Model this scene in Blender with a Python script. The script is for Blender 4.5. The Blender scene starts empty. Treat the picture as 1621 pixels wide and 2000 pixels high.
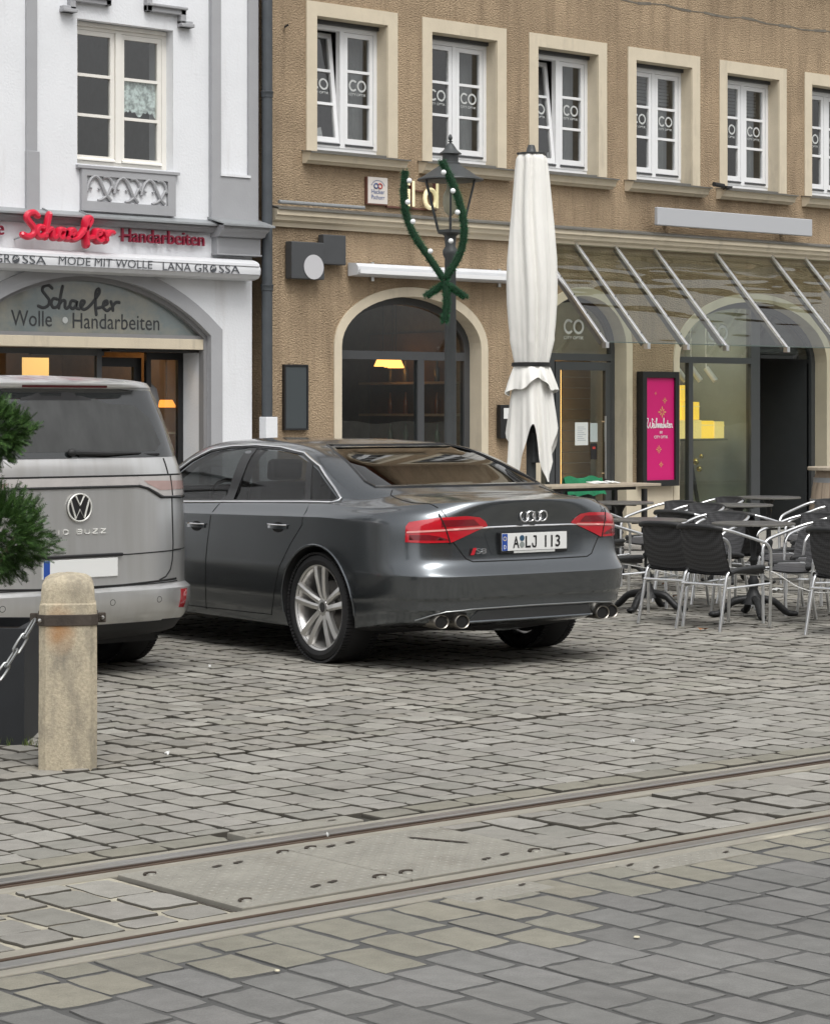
import bpy, bmesh, math, random
import numpy as np
from mathutils import Vector, Matrix, geometry
from mathutils.bvhtree import BVHTree

R = math.radians
rnd = random.Random(11)
scene = bpy.context.scene
COL = scene.collection

# ---------------------------------------------------------------- camera, sky, sun, exposure
CAM_H = 1.63
VIEW = R(49.2576)                      # angle between the tram rails (world X) and the view axis
cam_data = bpy.data.cameras.new('camera')
cam = bpy.data.objects.new('camera', cam_data)
COL.objects.link(cam)
cam.location = (0, 0, CAM_H)
cam.rotation_euler = (R(90), 0, VIEW - R(90))
cam_data.sensor_fit = 'HORIZONTAL'
cam_data.sensor_width = 36.0
cam_data.lens = 4600.0 / 1621.0 * 36.0
cam_data.shift_y = -200.0 / 1621.0
cam_data.clip_start = 0.1
cam_data.clip_end = 900.0
scene.camera = cam

SUN_EL, SUN_AZ = R(58), R(200)         # overcast: high, soft, from behind the camera
world = bpy.data.worlds.new('World')
scene.world = world
world.use_nodes = True
wn, wl = world.node_tree.nodes, world.node_tree.links
wn.clear()
w_out = wn.new('ShaderNodeOutputWorld')
w_bg = wn.new('ShaderNodeBackground')
w_sky = wn.new('ShaderNodeTexSky')
w_sky.sky_type = 'NISHITA'
w_sky.sun_disc = False
w_sky.sun_elevation = SUN_EL
w_sky.sun_rotation = SUN_AZ
w_sky.dust_density = 4.0
w_sky.air_density = 1.2
w_hs = wn.new('ShaderNodeHueSaturation')
w_hs.inputs['Saturation'].default_value = 0.07
wl.new(w_sky.outputs[0], w_hs.inputs['Color'])
wl.new(w_hs.outputs[0], w_bg.inputs[0])
w_bg.inputs[1].default_value = 0.13
wl.new(w_bg.outputs[0], w_out.inputs[0])

sun_data = bpy.data.lights.new('sun', 'SUN')
sun_data.energy = 0.9
sun_data.angle = R(30)
sun_data.color = (1.0, 0.965, 0.91)
sun = bpy.data.objects.new('sun', sun_data)
COL.objects.link(sun)
# sky sun_rotation: azimuth measured from +Y clockwise seen from above
sdir = Vector((math.sin(SUN_AZ) * math.cos(SUN_EL), math.cos(SUN_AZ) * math.cos(SUN_EL), math.sin(SUN_EL)))
sun.rotation_euler = sdir.to_track_quat('Z', 'Y').to_euler()
sun.location = sdir * 60

scene.view_settings.view_transform = 'Standard'
scene.view_settings.look = 'None'
scene.view_settings.gamma = 1.0
scene.view_settings.use_curve_mapping = False
scene.view_settings.exposure = 0.63
scene.render.engine = 'CYCLES'
scene.cycles.max_bounces = 8
scene.cycles.transparent_max_bounces = 16
scene.cycles.use_denoising = True

# ---------------------------------------------------------------- helpers
class MB:
    """collects geometry for one mesh"""
    def __init__(s):
        s.v, s.f, s.m = [], [], []
    def add(s, vs, fs, mi=0):
        o = len(s.v)
        s.v.extend([tuple(p) for p in vs])
        s.f.extend([tuple(o + i for i in f) for f in fs])
        s.m.extend([mi] * len(fs))
        return s
    def box(s, x0, x1, y0, y1, z0, z1, mi=0):
        vs = [(x, y, z) for z in (z0, z1) for y in (y0, y1) for x in (x0, x1)]
        return s.add(vs, [(0, 2, 3, 1), (4, 5, 7, 6), (0, 1, 5, 4), (2, 6, 7, 3), (0, 4, 6, 2), (1, 3, 7, 5)], mi)
    def obox(s, c, ax, ay, az, mi=0):
        c, ax, ay, az = Vector(c), Vector(ax), Vector(ay), Vector(az)
        vs = [c + sx * ax + sy * ay + sz * az for sz in (-1, 1) for sy in (-1, 1) for sx in (-1, 1)]
        return s.add(vs, [(0, 2, 3, 1), (4, 5, 7, 6), (0, 1, 5, 4), (2, 6, 7, 3), (0, 4, 6, 2), (1, 3, 7, 5)], mi)
    def bar(s, a, b, w, h, up=(0, 0, 1), mi=0):
        a, b, up = Vector(a), Vector(b), Vector(up)
        d = (b - a)
        side = d.cross(up).normalized()
        u2 = side.cross(d).normalized()
        return s.obox((a + b) / 2, d / 2, side * w / 2, u2 * h / 2, mi)
    def tube(s, path, r, n=8, closed=False, caps=True, sq=None, mi=0):
        P = [Vector(p) for p in path]
        k = len(P)
        rs = r if hasattr(r, '__len__') else [r] * k
        T = []
        for i in range(k):
            a = P[(i - 1) % k] if (closed or i > 0) else P[i]
            b = P[(i + 1) % k] if (closed or i < k - 1) else P[i]
            t = (b - a)
            T.append(t.normalized() if t.length > 1e-9 else Vector((0, 0, 1)))
        up = Vector((0, 0, 1)) if abs(T[0].z) < 0.9 else Vector((1, 0, 0))
        N = (up - T[0] * up.dot(T[0])).normalized()
        vs = []
        for i in range(k):
            N = (N - T[i] * N.dot(T[i]))
            N = N.normalized() if N.length > 1e-9 else T[i].orthogonal().normalized()
            B = T[i].cross(N)
            for j in range(n):
                a = 2 * math.pi * (j + .5) / n
                vs.append(P[i] + (N * math.cos(a) + B * math.sin(a)) * rs[i])
        fs = []
        for i in range(k if closed else k - 1):
            for j in range(n):
                i2 = (i + 1) % k
                fs.append((i * n + j, i * n + (j + 1) % n, i2 * n + (j + 1) % n, i2 * n + j))
        if caps and not closed:
            fs.append(tuple(range(n - 1, -1, -1)))
            fs.append(tuple((k - 1) * n + j for j in range(n)))
        return s.add(vs, fs, mi)
    def lathe(s, prof, n=24, c=(0, 0, 0), axis='z', mi=0, a0=0.0, caps=True):
        vs, fs = [], []
        k = len(prof)
        for (r, h) in prof:
            for j in range(n):
                a = a0 + 2 * math.pi * j / n
                p = (r * math.cos(a), r * math.sin(a), h)
                if axis == 'x': p = (p[2], p[0], p[1])
                if axis == 'y': p = (p[0], p[2], p[1])
                vs.append((p[0] + c[0], p[1] + c[1], p[2] + c[2]))
        for i in range(k - 1):
            for j in range(n):
                q = (i * n + j, i * n + (j + 1) % n, (i + 1) * n + (j + 1) % n, (i + 1) * n + j)
                fs.append(q if axis != 'y' else q[::-1])
        if caps and prof[0][0] > 1e-6: fs.append(tuple(range(n - 1, -1, -1)) if axis != 'y' else tuple(range(n)))
        if caps and prof[-1][0] > 1e-6:
            q = tuple((k - 1) * n + j for j in range(n))
            fs.append(q if axis != 'y' else q[::-1])
        return s.add(vs, fs, mi)
    def sphere(s, c, r, n=12, m=8, sx=1, sy=1, sz=1, mi=0):
        o = len(s.v)
        prof = [(max(1e-7, r * math.sin(math.pi * i / m)), -r * math.cos(math.pi * i / m)) for i in range(m + 1)]
        s.lathe(prof, n, (0, 0, 0), mi=mi)
        for i in range(o, len(s.v)):
            p = s.v[i]
            s.v[i] = (c[0] + p[0] * sx, c[1] + p[1] * sy, c[2] + p[2] * sz)
        return s
    def prism(s, poly, lo, hi, plane='xz', mi=0):
        """extrude a 2D polygon (ccw) along the missing axis from lo to hi"""
        def P(p, t):
            if plane == 'xz': return (p[0], t, p[1])
            if plane == 'yz': return (t, p[0], p[1])
            return (p[0], p[1], t)
        n = len(poly)
        vs = [P(p, lo) for p in poly] + [P(p, hi) for p in poly]
        tris = geometry.tessellate_polygon([[Vector((p[0], p[1], 0)) for p in poly]])
        fs = []
        for t in tris:
            fs.append(tuple(t)); fs.append(tuple(n + i for i in reversed(t)))
        for i in range(n):
            j = (i + 1) % n
            fs.append((i, n + i, n + j, j))
        return s.add(vs, fs, mi)
    def grid(s, rows, close_u=False, close_v=False, mi=0):
        a, b = len(rows), len(rows[0])
        vs = [p for r in rows for p in r]
        fs = []
        for i in range(a if close_v else a - 1):
            for j in range(b if close_u else b - 1):
                i2, j2 = (i + 1) % a, (j + 1) % b
                fs.append((i * b + j, i * b + j2, i2 * b + j2, i2 * b + j))
        return s.add(vs, fs, mi)
    def xform(s, M):
        s.v = [tuple(M @ Vector(p)) for p in s.v]
        return s
    def mesh(s, name, smooth=None, fix=True):
        me = bpy.data.meshes.new(name)
        me.from_pydata(s.v, [], s.f)
        if any(s.m): me.polygons.foreach_set('material_index', s.m)
        if fix:
            bm = bmesh.new(); bm.from_mesh(me)
            bmesh.ops.recalc_face_normals(bm, faces=bm.faces)
            bm.to_mesh(me); bm.free()
        if smooth is not None:
            me.polygons.foreach_set('use_smooth', [True] * len(me.polygons))
            me.set_sharp_from_angle(angle=R(smooth))
        me.update()
        return me

def place(o, parent, world_xf):
    if parent is not None:
        o.parent = parent
        if world_xf is not None:
            o.matrix_parent_inverse = world_xf
def inv_of(parent):
    """matrix that lets a child given in world coordinates hang under parent (and its own parent)"""
    M = Matrix.Identity(4)
    p = parent
    while p is not None:
        M = p.matrix_parent_inverse @ Matrix.LocRotScale(p.location, p.rotation_euler, p.scale) @ M
        p = p.parent
    return M.inverted()
def obj(name, mb, mat, parent=None, world=True, smooth=None, bevel=0.0, fix=True, label=None, category=None, group=None, kind=None):
    me = mb.mesh(name, smooth, fix) if isinstance(mb, MB) else mb
    o = bpy.data.objects.new(name, me)
    COL.objects.link(o)
    mats = mat if isinstance(mat, (list, tuple)) else [mat]
    if len(me.materials) == 0:
        for m in mats: me.materials.append(m)
    if parent is not None:
        o.parent = parent
        if world: o.matrix_parent_inverse = inv_of(parent)
    if bevel:
        b = o.modifiers.new('bevel', 'BEVEL'); b.width = bevel; b.segments = 2; b.limit_method = 'ANGLE'; b.angle_limit = R(40)
    return tag(o, label, category, group, kind)
def tag(o, label=None, category=None, group=None, kind=None):
    if label: o['label'] = label
    if category: o['category'] = category
    if group: o['group'] = group
    if kind: o['kind'] = kind
    return o
def empty(name, loc=(0, 0, 0), rz=0.0, label=None, category=None, group=None, kind=None, parent=None):
    o = bpy.data.objects.new(name, None)
    COL.objects.link(o)
    o.empty_display_size = 0.2
    o.location = loc; o.rotation_euler = (0, 0, rz)
    if parent is not None:
        o.parent = parent; o.matrix_parent_inverse = inv_of(parent)
    return tag(o, label, category, group, kind)
def copy_tree(o, parent=None):
    c = o.copy(); COL.objects.link(c); c.parent = parent
    for ch in list(o.children): copy_tree(ch, c)
    return c
def catmull(pts, n=6, closed=False):
    P = [Vector(p) for p in pts]
    out = []
    k = len(P)
    for i in range(k if closed else k - 1):
        p0 = P[(i - 1) % k] if (closed or i > 0) else P[i]
        p1, p2 = P[i], P[(i + 1) % k]
        p3 = P[(i + 2) % k] if (closed or i + 2 < k) else p2
        for j in range(n):
            t = j / n
            out.append(0.5 * ((2 * p1) + (p2 - p0) * t + (2 * p0 - 5 * p1 + 4 * p2 - p3) * t * t + (3 * p1 - p0 - 3 * p2 + p3) * t ** 3))
    if not closed: out.append(P[-1])
    return out
def interp(x, tab):
    """piecewise linear table [(x, y), ...]"""
    if x <= tab[0][0]: return tab[0][1]
    for (a, b), (c, d) in zip(tab, tab[1:]):
        if x <= c: return b + (d - b) * (x - a) / (c - a)
    return tab[-1][1]
def smoothtab(x, tab):
    if x <= tab[0][0]: return tab[0][1]
    if x >= tab[-1][0]: return tab[-1][1]
    n = len(tab)
    for i in range(n - 1):
        if x <= tab[i + 1][0]:
            x0, y0 = tab[i]; x1, y1 = tab[i + 1]
            m = lambda k: ((tab[min(k + 1, n - 1)][1] - tab[max(k - 1, 0)][1]) / (tab[min(k + 1, n - 1)][0] - tab[max(k - 1, 0)][0]))
            h = x1 - x0; t = (x - x0) / h
            return ((2 * t ** 3 - 3 * t * t + 1) * y0 + (t ** 3 - 2 * t * t + t) * h * m(i) + (-2 * t ** 3 + 3 * t * t) * y1 + (t ** 3 - t * t) * h * m(i + 1))
def inside(p, poly):
    x, y = p; c = False
    n = len(poly)
    for i in range(n):
        x0, y0 = poly[i]; x1, y1 = poly[i - 1]
        if (y0 > y) != (y1 > y) and x < (x1 - x0) * (y - y0) / (y1 - y0) + x0: c = not c
    return c
def arch(x0, x1, zb, zs, zt, n=24):
    cx, a = (x0 + x1) / 2, (x1 - x0) / 2
    pts = [(x0, zb), (x1, zb)]
    for i in range(n + 1):
        t = math.pi * i / n
        pts.append((cx + a * math.cos(t), zs + (zt - zs) * math.sin(t)))
    return pts
def offset_poly(poly, d):
    """grow (d>0) a ccw polygon"""
    n = len(poly); out = []
    for i in range(n):
        a, b, c = Vector(poly[i - 1]), Vector(poly[i]), Vector(poly[(i + 1) % n])
        e1, e2 = (b - a), (c - b)
        if e1.length < 1e-9 or e2.length < 1e-9: out.append(tuple(b)); continue
        n1 = Vector((e1.y, -e1.x)).normalized(); n2 = Vector((e2.y, -e2.x)).normalized()
        m = (n1 + n2)
        if m.length < 1e-6: m = n1
        m.normalize()
        out.append(tuple(b + m * d / max(0.4, m.dot(n1))))
    return out
def cdt(outer, holes=()):
    vs, es = [], []
    for poly in [outer] + list(holes):
        o = len(vs); n = len(poly)
        vs += [Vector(p) for p in poly]
        es += [(o + i, o + (i + 1) % n) for i in range(n)]
    r = geometry.delaunay_2d_cdt(vs, es, [], 0, 1e-6)
    V, F = r[0], r[2]
    out = []
    for f in F:
        c = sum((V[i] for i in f), Vector((0, 0))) / len(f)
        if inside(c, outer) and not any(inside(c, h) for h in holes): out.append(tuple(f))
    return [tuple(v) for v in V], out
def wall(mb, outer, holes, Y, depth):
    """wall sheet facing -Y with openings and reveals"""
    V, F = cdt(outer, holes)
    mb.add([(x, Y, z) for x, z in V], F)
    for h in holes:
        n = len(h)
        mb.add([(x, Y, z) for x, z in h] + [(x, Y + depth, z) for x, z in h],
               [(i, (i + 1) % n, n + (i + 1) % n, n + i) for i in range(n)])
    return mb
def ring(mb, poly_in, poly_out, y0, y1, mi=0):
    """band between two outlines of equal length, extruded from y0 (front) to y1"""
    n = len(poly_in)
    vs = [(x, y0, z) for x, z in poly_in] + [(x, y0, z) for x, z in poly_out] + [(x, y1, z) for x, z in poly_in] + [(x, y1, z) for x, z in poly_out]
    fs = []
    for i in range(n):
        j = (i + 1) % n
        fs += [(i, j, n + j, n + i), (2 * n + i, 3 * n + i, 3 * n + j, 2 * n + j), (i, 2 * n + i, 2 * n + j, j), (n + i, n + j, 3 * n + j, 3 * n + i)]
    return mb.add(vs, fs, mi)

# ---------------------------------------------------------------- materials
MATS = {}
def nodes(name):
    m = bpy.data.materials.new(name); m.use_nodes = True
    nt = m.node_tree
    return m, nt.nodes, nt.links, nt.nodes['Principled BSDF']
def mat(name, col, rough=0.6, metal=0.0, var=0.0, vscale=6.0, bump=0.0, bscale=60.0, bdist=0.01, coat=0.0, spec=0.5, rnd_obj=0.0, emit=None, estr=0.0, stretch=None, coat_rough=0.03, dirt=None, rvar=0.0, fine=None):
    m, N, L, b = nodes(name)
    b.inputs['Roughness'].default_value = rough
    b.inputs['Metallic'].default_value = metal
    b.inputs['Specular IOR Level'].default_value = spec
    if coat: b.inputs['Coat Weight'].default_value = coat; b.inputs['Coat Roughness'].default_value = coat_rough
    tc = N.new('ShaderNodeTexCoord'); src = tc.outputs['Object']
    if stretch:
        mp = N.new('ShaderNodeMapping'); mp.inputs['Scale'].default_value = stretch
        L.new(src, mp.inputs[0]); src = mp.outputs[0]
    rgb = N.new('ShaderNodeRGB'); rgb.outputs[0].default_value = (*col, 1); c = rgb.outputs[0]
    def mul(c, fac_socket, lo, hi):
        mr = N.new('ShaderNodeMapRange'); mr.inputs['From Min'].default_value = 0.25; mr.inputs['From Max'].default_value = 0.75
        mr.inputs['To Min'].default_value = lo; mr.inputs['To Max'].default_value = hi
        L.new(fac_socket, mr.inputs['Value'])
        mx = N.new('ShaderNodeVectorMath'); mx.operation = 'SCALE'
        L.new(c, mx.inputs[0]); L.new(mr.outputs[0], mx.inputs['Scale'])
        return mx.outputs[0]
    if var:
        t = N.new('ShaderNodeTexNoise'); t.inputs['Scale'].default_value = vscale; t.inputs['Detail'].default_value = 7; t.inputs['Roughness'].default_value = 0.62
        L.new(src, t.inputs['Vector']); c = mul(c, t.outputs[0], 1 - var, 1 + var)
        if rvar:
            mr = N.new('ShaderNodeMapRange'); mr.inputs['From Min'].default_value = 0.3; mr.inputs['From Max'].default_value = 0.7
            mr.inputs['To Min'].default_value = max(0.02, rough - rvar); mr.inputs['To Max'].default_value = min(1, rough + rvar)
            L.new(t.outputs[0], mr.inputs['Value']); L.new(mr.outputs[0], b.inputs['Roughness'])
    if fine:
        t = N.new('ShaderNodeTexNoise'); t.inputs['Scale'].default_value = fine[0]; t.inputs['Detail'].default_value = 4; t.inputs['Roughness'].default_value = 0.7
        L.new(src, t.inputs['Vector']); c = mul(c, t.outputs[0], 1 - fine[1], 1 + fine[1])
    if dirt:
        dcol, dscale, dlo, dhi, dst = dirt
        mp = N.new('ShaderNodeMapping'); mp.inputs['Scale'].default_value = dst; L.new(tc.outputs['Object'], mp.inputs[0])
        t = N.new('ShaderNodeTexNoise'); t.inputs['Scale'].default_value = dscale; t.inputs['Detail'].default_value = 8; t.inputs['Roughness'].default_value = 0.65
        L.new(mp.outputs[0], t.inputs['Vector'])
        mr = N.new('ShaderNodeMapRange'); mr.inputs['From Min'].default_value = dlo; mr.inputs['From Max'].default_value = dhi; L.new(t.outputs[0], mr.inputs['Value'])
        mx = N.new('ShaderNodeMix'); mx.data_type = 'RGBA'; L.new(mr.outputs[0], mx.inputs['Factor']); L.new(c, mx.inputs['A']); mx.inputs['B'].default_value = (*dcol, 1)
        c = mx.outputs['Result']
    if rnd_obj:
        oi = N.new('ShaderNodeObjectInfo')
        mr = N.new('ShaderNodeMapRange'); mr.inputs['To Min'].default_value = 1 - rnd_obj; mr.inputs['To Max'].default_value = 1 + rnd_obj
        L.new(oi.outputs['Random'], mr.inputs['Value'])
        mx = N.new('ShaderNodeVectorMath'); mx.operation = 'SCALE'; L.new(c, mx.inputs[0]); L.new(mr.outputs[0], mx.inputs['Scale']); c = mx.outputs[0]
    L.new(c, b.inputs['Base Color'])
    if bump:
        t = N.new('ShaderNodeTexNoise'); t.inputs['Scale'].default_value = bscale; t.inputs['Detail'].default_value = 5
        L.new(src, t.inputs['Vector'])
        bp = N.new('ShaderNodeBump'); bp.inputs['Strength'].default_value = bump; bp.inputs['Distance'].default_value = bdist
        L.new(t.outputs[0], bp.inputs['Height']); L.new(bp.outputs[0], b.inputs['Normal'])
    if emit:
        b.inputs['Emission Color'].default_value = (*emit, 1); b.inputs['Emission Strength'].default_value = estr
    MATS[name] = m
    return m
def glass(name, tint=(0.75, 0.78, 0.78), rough=0.0, ior=1.5, gain=1.0, wav=0.0, wscale=1.3, wst=(1, 1, 1)):
    """thin pane: see-through with a fresnel reflection"""
    m, N, L, b = nodes(name)
    N.remove(b)
    out = [n for n in N if n.type == 'OUTPUT_MATERIAL'][0]
    tr = N.new('ShaderNodeBsdfTransparent'); tr.inputs[0].default_value = (*tint, 1)
    gl = N.new('ShaderNodeBsdfGlossy'); gl.inputs['Roughness'].default_value = rough
    f0 = ((ior - 1) / (ior + 1)) ** 2
    g = N.new('ShaderNodeNewGeometry')
    dt = N.new('ShaderNodeVectorMath'); dt.operation = 'DOT_PRODUCT'
    L.new(g.outputs['Incoming'], dt.inputs[0]); L.new(g.outputs['Normal'], dt.inputs[1])
    def mth(op, a, b=None, clamp=False):
        n = N.new('ShaderNodeMath'); n.operation = op; n.use_clamp = clamp
        if isinstance(a, (int, float)): n.inputs[0].default_value = a
        else: L.new(a, n.inputs[0])
        if b is not None:
            if isinstance(b, (int, float)): n.inputs[1].default_value = b
            else: L.new(b, n.inputs[1])
        return n.outputs[0]
    ab = mth('ABSOLUTE', dt.outputs['Value'])
    sch = mth('ADD', mth('MULTIPLY', mth('POWER', mth('SUBTRACT', 1.0, ab, True), 5.0), 1 - f0), f0)
    if wav:
        tc = N.new('ShaderNodeTexCoord'); t = N.new('ShaderNodeTexNoise'); t.inputs['Scale'].default_value = wscale
        t.inputs['Detail'].default_value = 1
        wm_ = N.new('ShaderNodeMapping'); wm_.inputs['Scale'].default_value = wst
        L.new(tc.outputs['Object'], wm_.inputs[0]); L.new(wm_.outputs[0], t.inputs['Vector'])
        bp = N.new('ShaderNodeBump'); bp.inputs['Strength'].default_value = wav; bp.inputs['Distance'].default_value = 0.02
        L.new(t.outputs[0], bp.inputs['Height']); L.new(bp.outputs[0], gl.inputs['Normal'])
    mu = N.new('ShaderNodeMath'); mu.operation = 'MULTIPLY'; mu.inputs[1].default_value = gain; mu.use_clamp = True
    mx = N.new('ShaderNodeMixShader')
    L.new(sch, mu.inputs[0]); L.new(mu.outputs[0], mx.inputs[0]); L.new(tr.outputs[0], mx.inputs[1]); L.new(gl.outputs[0], mx.inputs[2])
    L.new(mx.outputs[0], out.inputs[0])
    MATS[name] = m
    return m
def stone_mat(name, ramp, island=False, speck=0.16, bump=0.35, rough=0.75, moss=0.0):
    """setts: each stone takes its own tone, with grain, blotches and pits"""
    m, N, L, b = nodes(name)
    b.inputs['Roughness'].default_value = rough
    b.inputs['Specular IOR Level'].default_value = 0.35
    if island: src = N.new('ShaderNodeNewGeometry').outputs['Random Per Island']
    else: src = N.new('ShaderNodeObjectInfo').outputs['Random']
    cr = N.new('ShaderNodeValToRGB'); cr.color_ramp.interpolation = 'CONSTANT'
    el = cr.color_ramp.elements
    while len(el) > 1: el.remove(el[-1])
    el[0].position = 0; el[0].color = (*ramp[0], 1)
    for i, c in enumerate(ramp[1:]):
        e = el.new((i + 1) / len(ramp)); e.color = (*c, 1)
    L.new(src, cr.inputs[0])
    geo = N.new('ShaderNodeNewGeometry')
    c = cr.outputs[0]
    for sc, lo, hi, det in ((260, 1 - speck, 1 + speck, 3), (14, 0.90, 1.09, 6), (1.1, 0.86, 1.12, 4)):
        t = N.new('ShaderNodeTexNoise'); t.inputs['Scale'].default_value = sc; t.inputs['Detail'].default_value = det
        L.new(geo.outputs['Position'], t.inputs['Vector'])
        mr = N.new('ShaderNodeMapRange'); mr.inputs['From Min'].default_value = 0.3; mr.inputs['From Max'].default_value = 0.7
        mr.inputs['To Min'].default_value = lo; mr.inputs['To Max'].default_value = hi
        L.new(t.outputs[0], mr.inputs['Value'])
        mx = N.new('ShaderNodeVectorMath'); mx.operation = 'SCALE'; L.new(c, mx.inputs[0]); L.new(mr.outputs[0], mx.inputs['Scale']); c = mx.outputs[0]
    L.new(c, b.inputs['Base Color'])
    t = N.new('ShaderNodeTexNoise'); t.inputs['Scale'].default_value = 70; t.inputs['Detail'].default_value = 6
    L.new(geo.outputs['Position'], t.inputs['Vector'])
    bp = N.new('ShaderNodeBump'); bp.inputs['Strength'].default_value = bump; bp.inputs['Distance'].default_value = 0.006
    L.new(t.outputs[0], bp.inputs['Height']); L.new(bp.outputs[0], b.inputs['Normal'])
    MATS[name] = m
    return m

M = {}
M['brown'] = mat('brown_stucco', (0.365, 0.275, 0.182), 0.95, var=0.22, vscale=0.9, bump=1.0, bscale=42, bdist=0.03, stretch=(0.85, 1, 1.35), fine=(48, .30), spec=0.2, dirt=((0.235, 0.175, 0.115), 2.0, 0.47, 0.74, (2.6, 1, 0.24)))
M['cream'] = mat('cream_trim', (0.585, 0.515, 0.395), 0.85, var=0.08, vscale=3, bump=0.2, bscale=70, dirt=((.40, .35, .27), 2.5, .56, .80, (2, 1, .35)))
M['white_wall'] = mat('white_render', (0.715, 0.73, 0.755), 0.9, var=0.05, vscale=1.5, bump=0.3, bscale=38, bdist=0.012, dirt=((0.60, 0.60, 0.61), 1.8, 0.56, 0.80, (2.2, 1, 0.3)))
M['grey_trim'] = mat('grey_trim', (0.34, 0.345, 0.36), 0.85, var=0.06, vscale=3, bump=0.15, bscale=60)
M['grey_dark_trim'] = mat('grey_moulding', (0.22, 0.22, 0.225), 0.8, var=0.06)
M['zinc'] = mat('zinc_sheet', (0.30, 0.315, 0.325), 0.5, metal=0.35, var=0.12, vscale=5)
M['lead'] = mat('lead_sheet', (0.17, 0.165, 0.15), 0.6, metal=0.3, var=0.2, vscale=4)
M['win_white'] = mat('window_paint', (0.76, 0.77, 0.78), 0.4, var=0.03)
M['awning_white'] = mat('awning_coating', (0.62, 0.63, 0.65), 0.4, var=0.05, vscale=3)
M['win_cream'] = mat('window_paint_cream', (0.76, 0.74, 0.69), 0.45, var=0.02)
M['glass'] = glass('window_glass', (0.80, 0.82, 0.82), wav=0.14, gain=3.0)
M['glass_shop'] = glass('shop_glass', (0.84, 0.88, 0.87), wav=0.05, gain=1.9)
M['glass_canopy'] = glass('canopy_glass', (0.72, 0.77, 0.72), wav=0.7, gain=2.6, wscale=1.6, wst=(.45, 3.2, 3.2))
M['room'] = mat('room_dark', (0.20, 0.19, 0.18), 0.9, var=0.2)
M['room_floor'] = mat('room_floor', (0.10, 0.08, 0.06), 0.7, var=0.2)
M['letter'] = mat('frosted_lettering', (0.50, 0.52, 0.51), 0.7)
M['letter_dark'] = mat('dark_lettering', (0.035, 0.035, 0.04), 0.6)
M['anthracite'] = mat('anthracite_frame', (0.055, 0.058, 0.062), 0.45, var=0.06)
M['black'] = mat('black_paint', (0.012, 0.012, 0.013), 0.45)
M['black_rough'] = mat('black_plastic', (0.02, 0.02, 0.021), 0.65, var=0.1, vscale=20)
M['steel'] = mat('brushed_steel', (0.62, 0.62, 0.61), 0.28, metal=1.0, var=0.08, vscale=30)
M['alu'] = mat('polished_aluminium', (0.86, 0.87, 0.88), 0.30, metal=1.0, var=0.05, vscale=20)
M['chrome'] = mat('chrome', (0.85, 0.85, 0.86), 0.08, metal=1.0)
M['iron'] = mat('cast_iron', (0.02, 0.021, 0.022), 0.5, metal=0.2, var=0.2, vscale=15, bump=0.2)
M['lamp_grey'] = mat('lantern_paint', (0.055, 0.06, 0.062), 0.5, metal=0.1, var=0.1, vscale=10)
# ---------------------------------------------------------------- ground, paving, tram rails
SETT_A = [(0.163, 0.161, 0.155), (0.153, 0.153, 0.146), (0.171, 0.170, 0.164), (0.148, 0.147, 0.141), (0.179, 0.178, 0.171), (0.157, 0.156, 0.149), (0.166, 0.166, 0.159)]
SETT_A2 = [(0.211, 0.202, 0.165), (0.202, 0.194, 0.158), (0.224, 0.212, 0.172), (0.194, 0.187, 0.158), (0.206, 0.200, 0.167)]
SETT_B = [(0.258, 0.248, 0.226), (0.240, 0.230, 0.207), (0.273, 0.264, 0.237), (0.221, 0.216, 0.192), (0.251, 0.243, 0.217), (0.286, 0.277, 0.252), (0.235, 0.227, 0.205)]
SETT_C = [(0.242, 0.235, 0.203), (0.226, 0.218, 0.190), (0.262, 0.252, 0.226), (0.214, 0.204, 0.178), (0.253, 0.240, 0.213), (0.233, 0.222, 0.199), (0.279, 0.266, 0.236), (0.217, 0.209, 0.187), (0.244, 0.231, 0.201), (0.249, 0.237, 0.211), (0.235, 0.226, 0.199), (0.208, 0.200, 0.178), (0.249, 0.239, 0.213), (0.306, 0.296, 0.264)]
for key, ramp in (('A', SETT_A), ('A2', SETT_A2), ('B', SETT_B), ('C', SETT_C)):
    M['sett' + key] = stone_mat('sett_' + key, ramp)
    M['sett' + key + 'i'] = stone_mat('sett_mass_' + key, ramp, island=True)
M['joint_tar'] = mat('tar_joint', (0.075, 0.075, 0.073), 0.8, var=0.22, vscale=9, bump=0.3, bscale=80)
M['joint_dark'] = mat('dark_joint', (0.045, 0.042, 0.036), 0.95, var=0.35, vscale=5, bump=0.4, bscale=120, dirt=((0.075, 0.085, 0.03), 3.0, 0.56, 0.72, (1, 1, 1)))
M['joint_moss'] = mat('mossy_joint', (0.06, 0.056, 0.042), 0.95, var=0.4, vscale=4, bump=0.4, bscale=120, dirt=((0.075, 0.09, 0.025), 1.6, 0.48, 0.66, (1, 1, 1)))
M['mortar'] = mat('pale_mortar', (0.36, 0.335, 0.265), 0.95, var=0.3, vscale=7, bump=0.5, bscale=60, dirt=((0.20, 0.185, 0.15), 5.0, 0.5, 0.7, (1, 3, 1)))
M['concrete'] = mat('rail_bedding', (0.26, 0.245, 0.205), 0.9, var=0.2, vscale=6, bump=0.35, bscale=50, stretch=(0.4, 1.6, 1), dirt=((0.43, 0.40, 0.32), 3.0, 0.58, 0.72, (0.5, 3, 1)))
M['ground'] = mat('ground_earth', (0.12, 0.115, 0.10), 0.95, var=0.3, vscale=1.0)
M['slab'] = mat('pavement_slab', (0.27, 0.26, 0.24), 0.9, var=0.15, vscale=2.0, bump=0.2)

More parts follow.
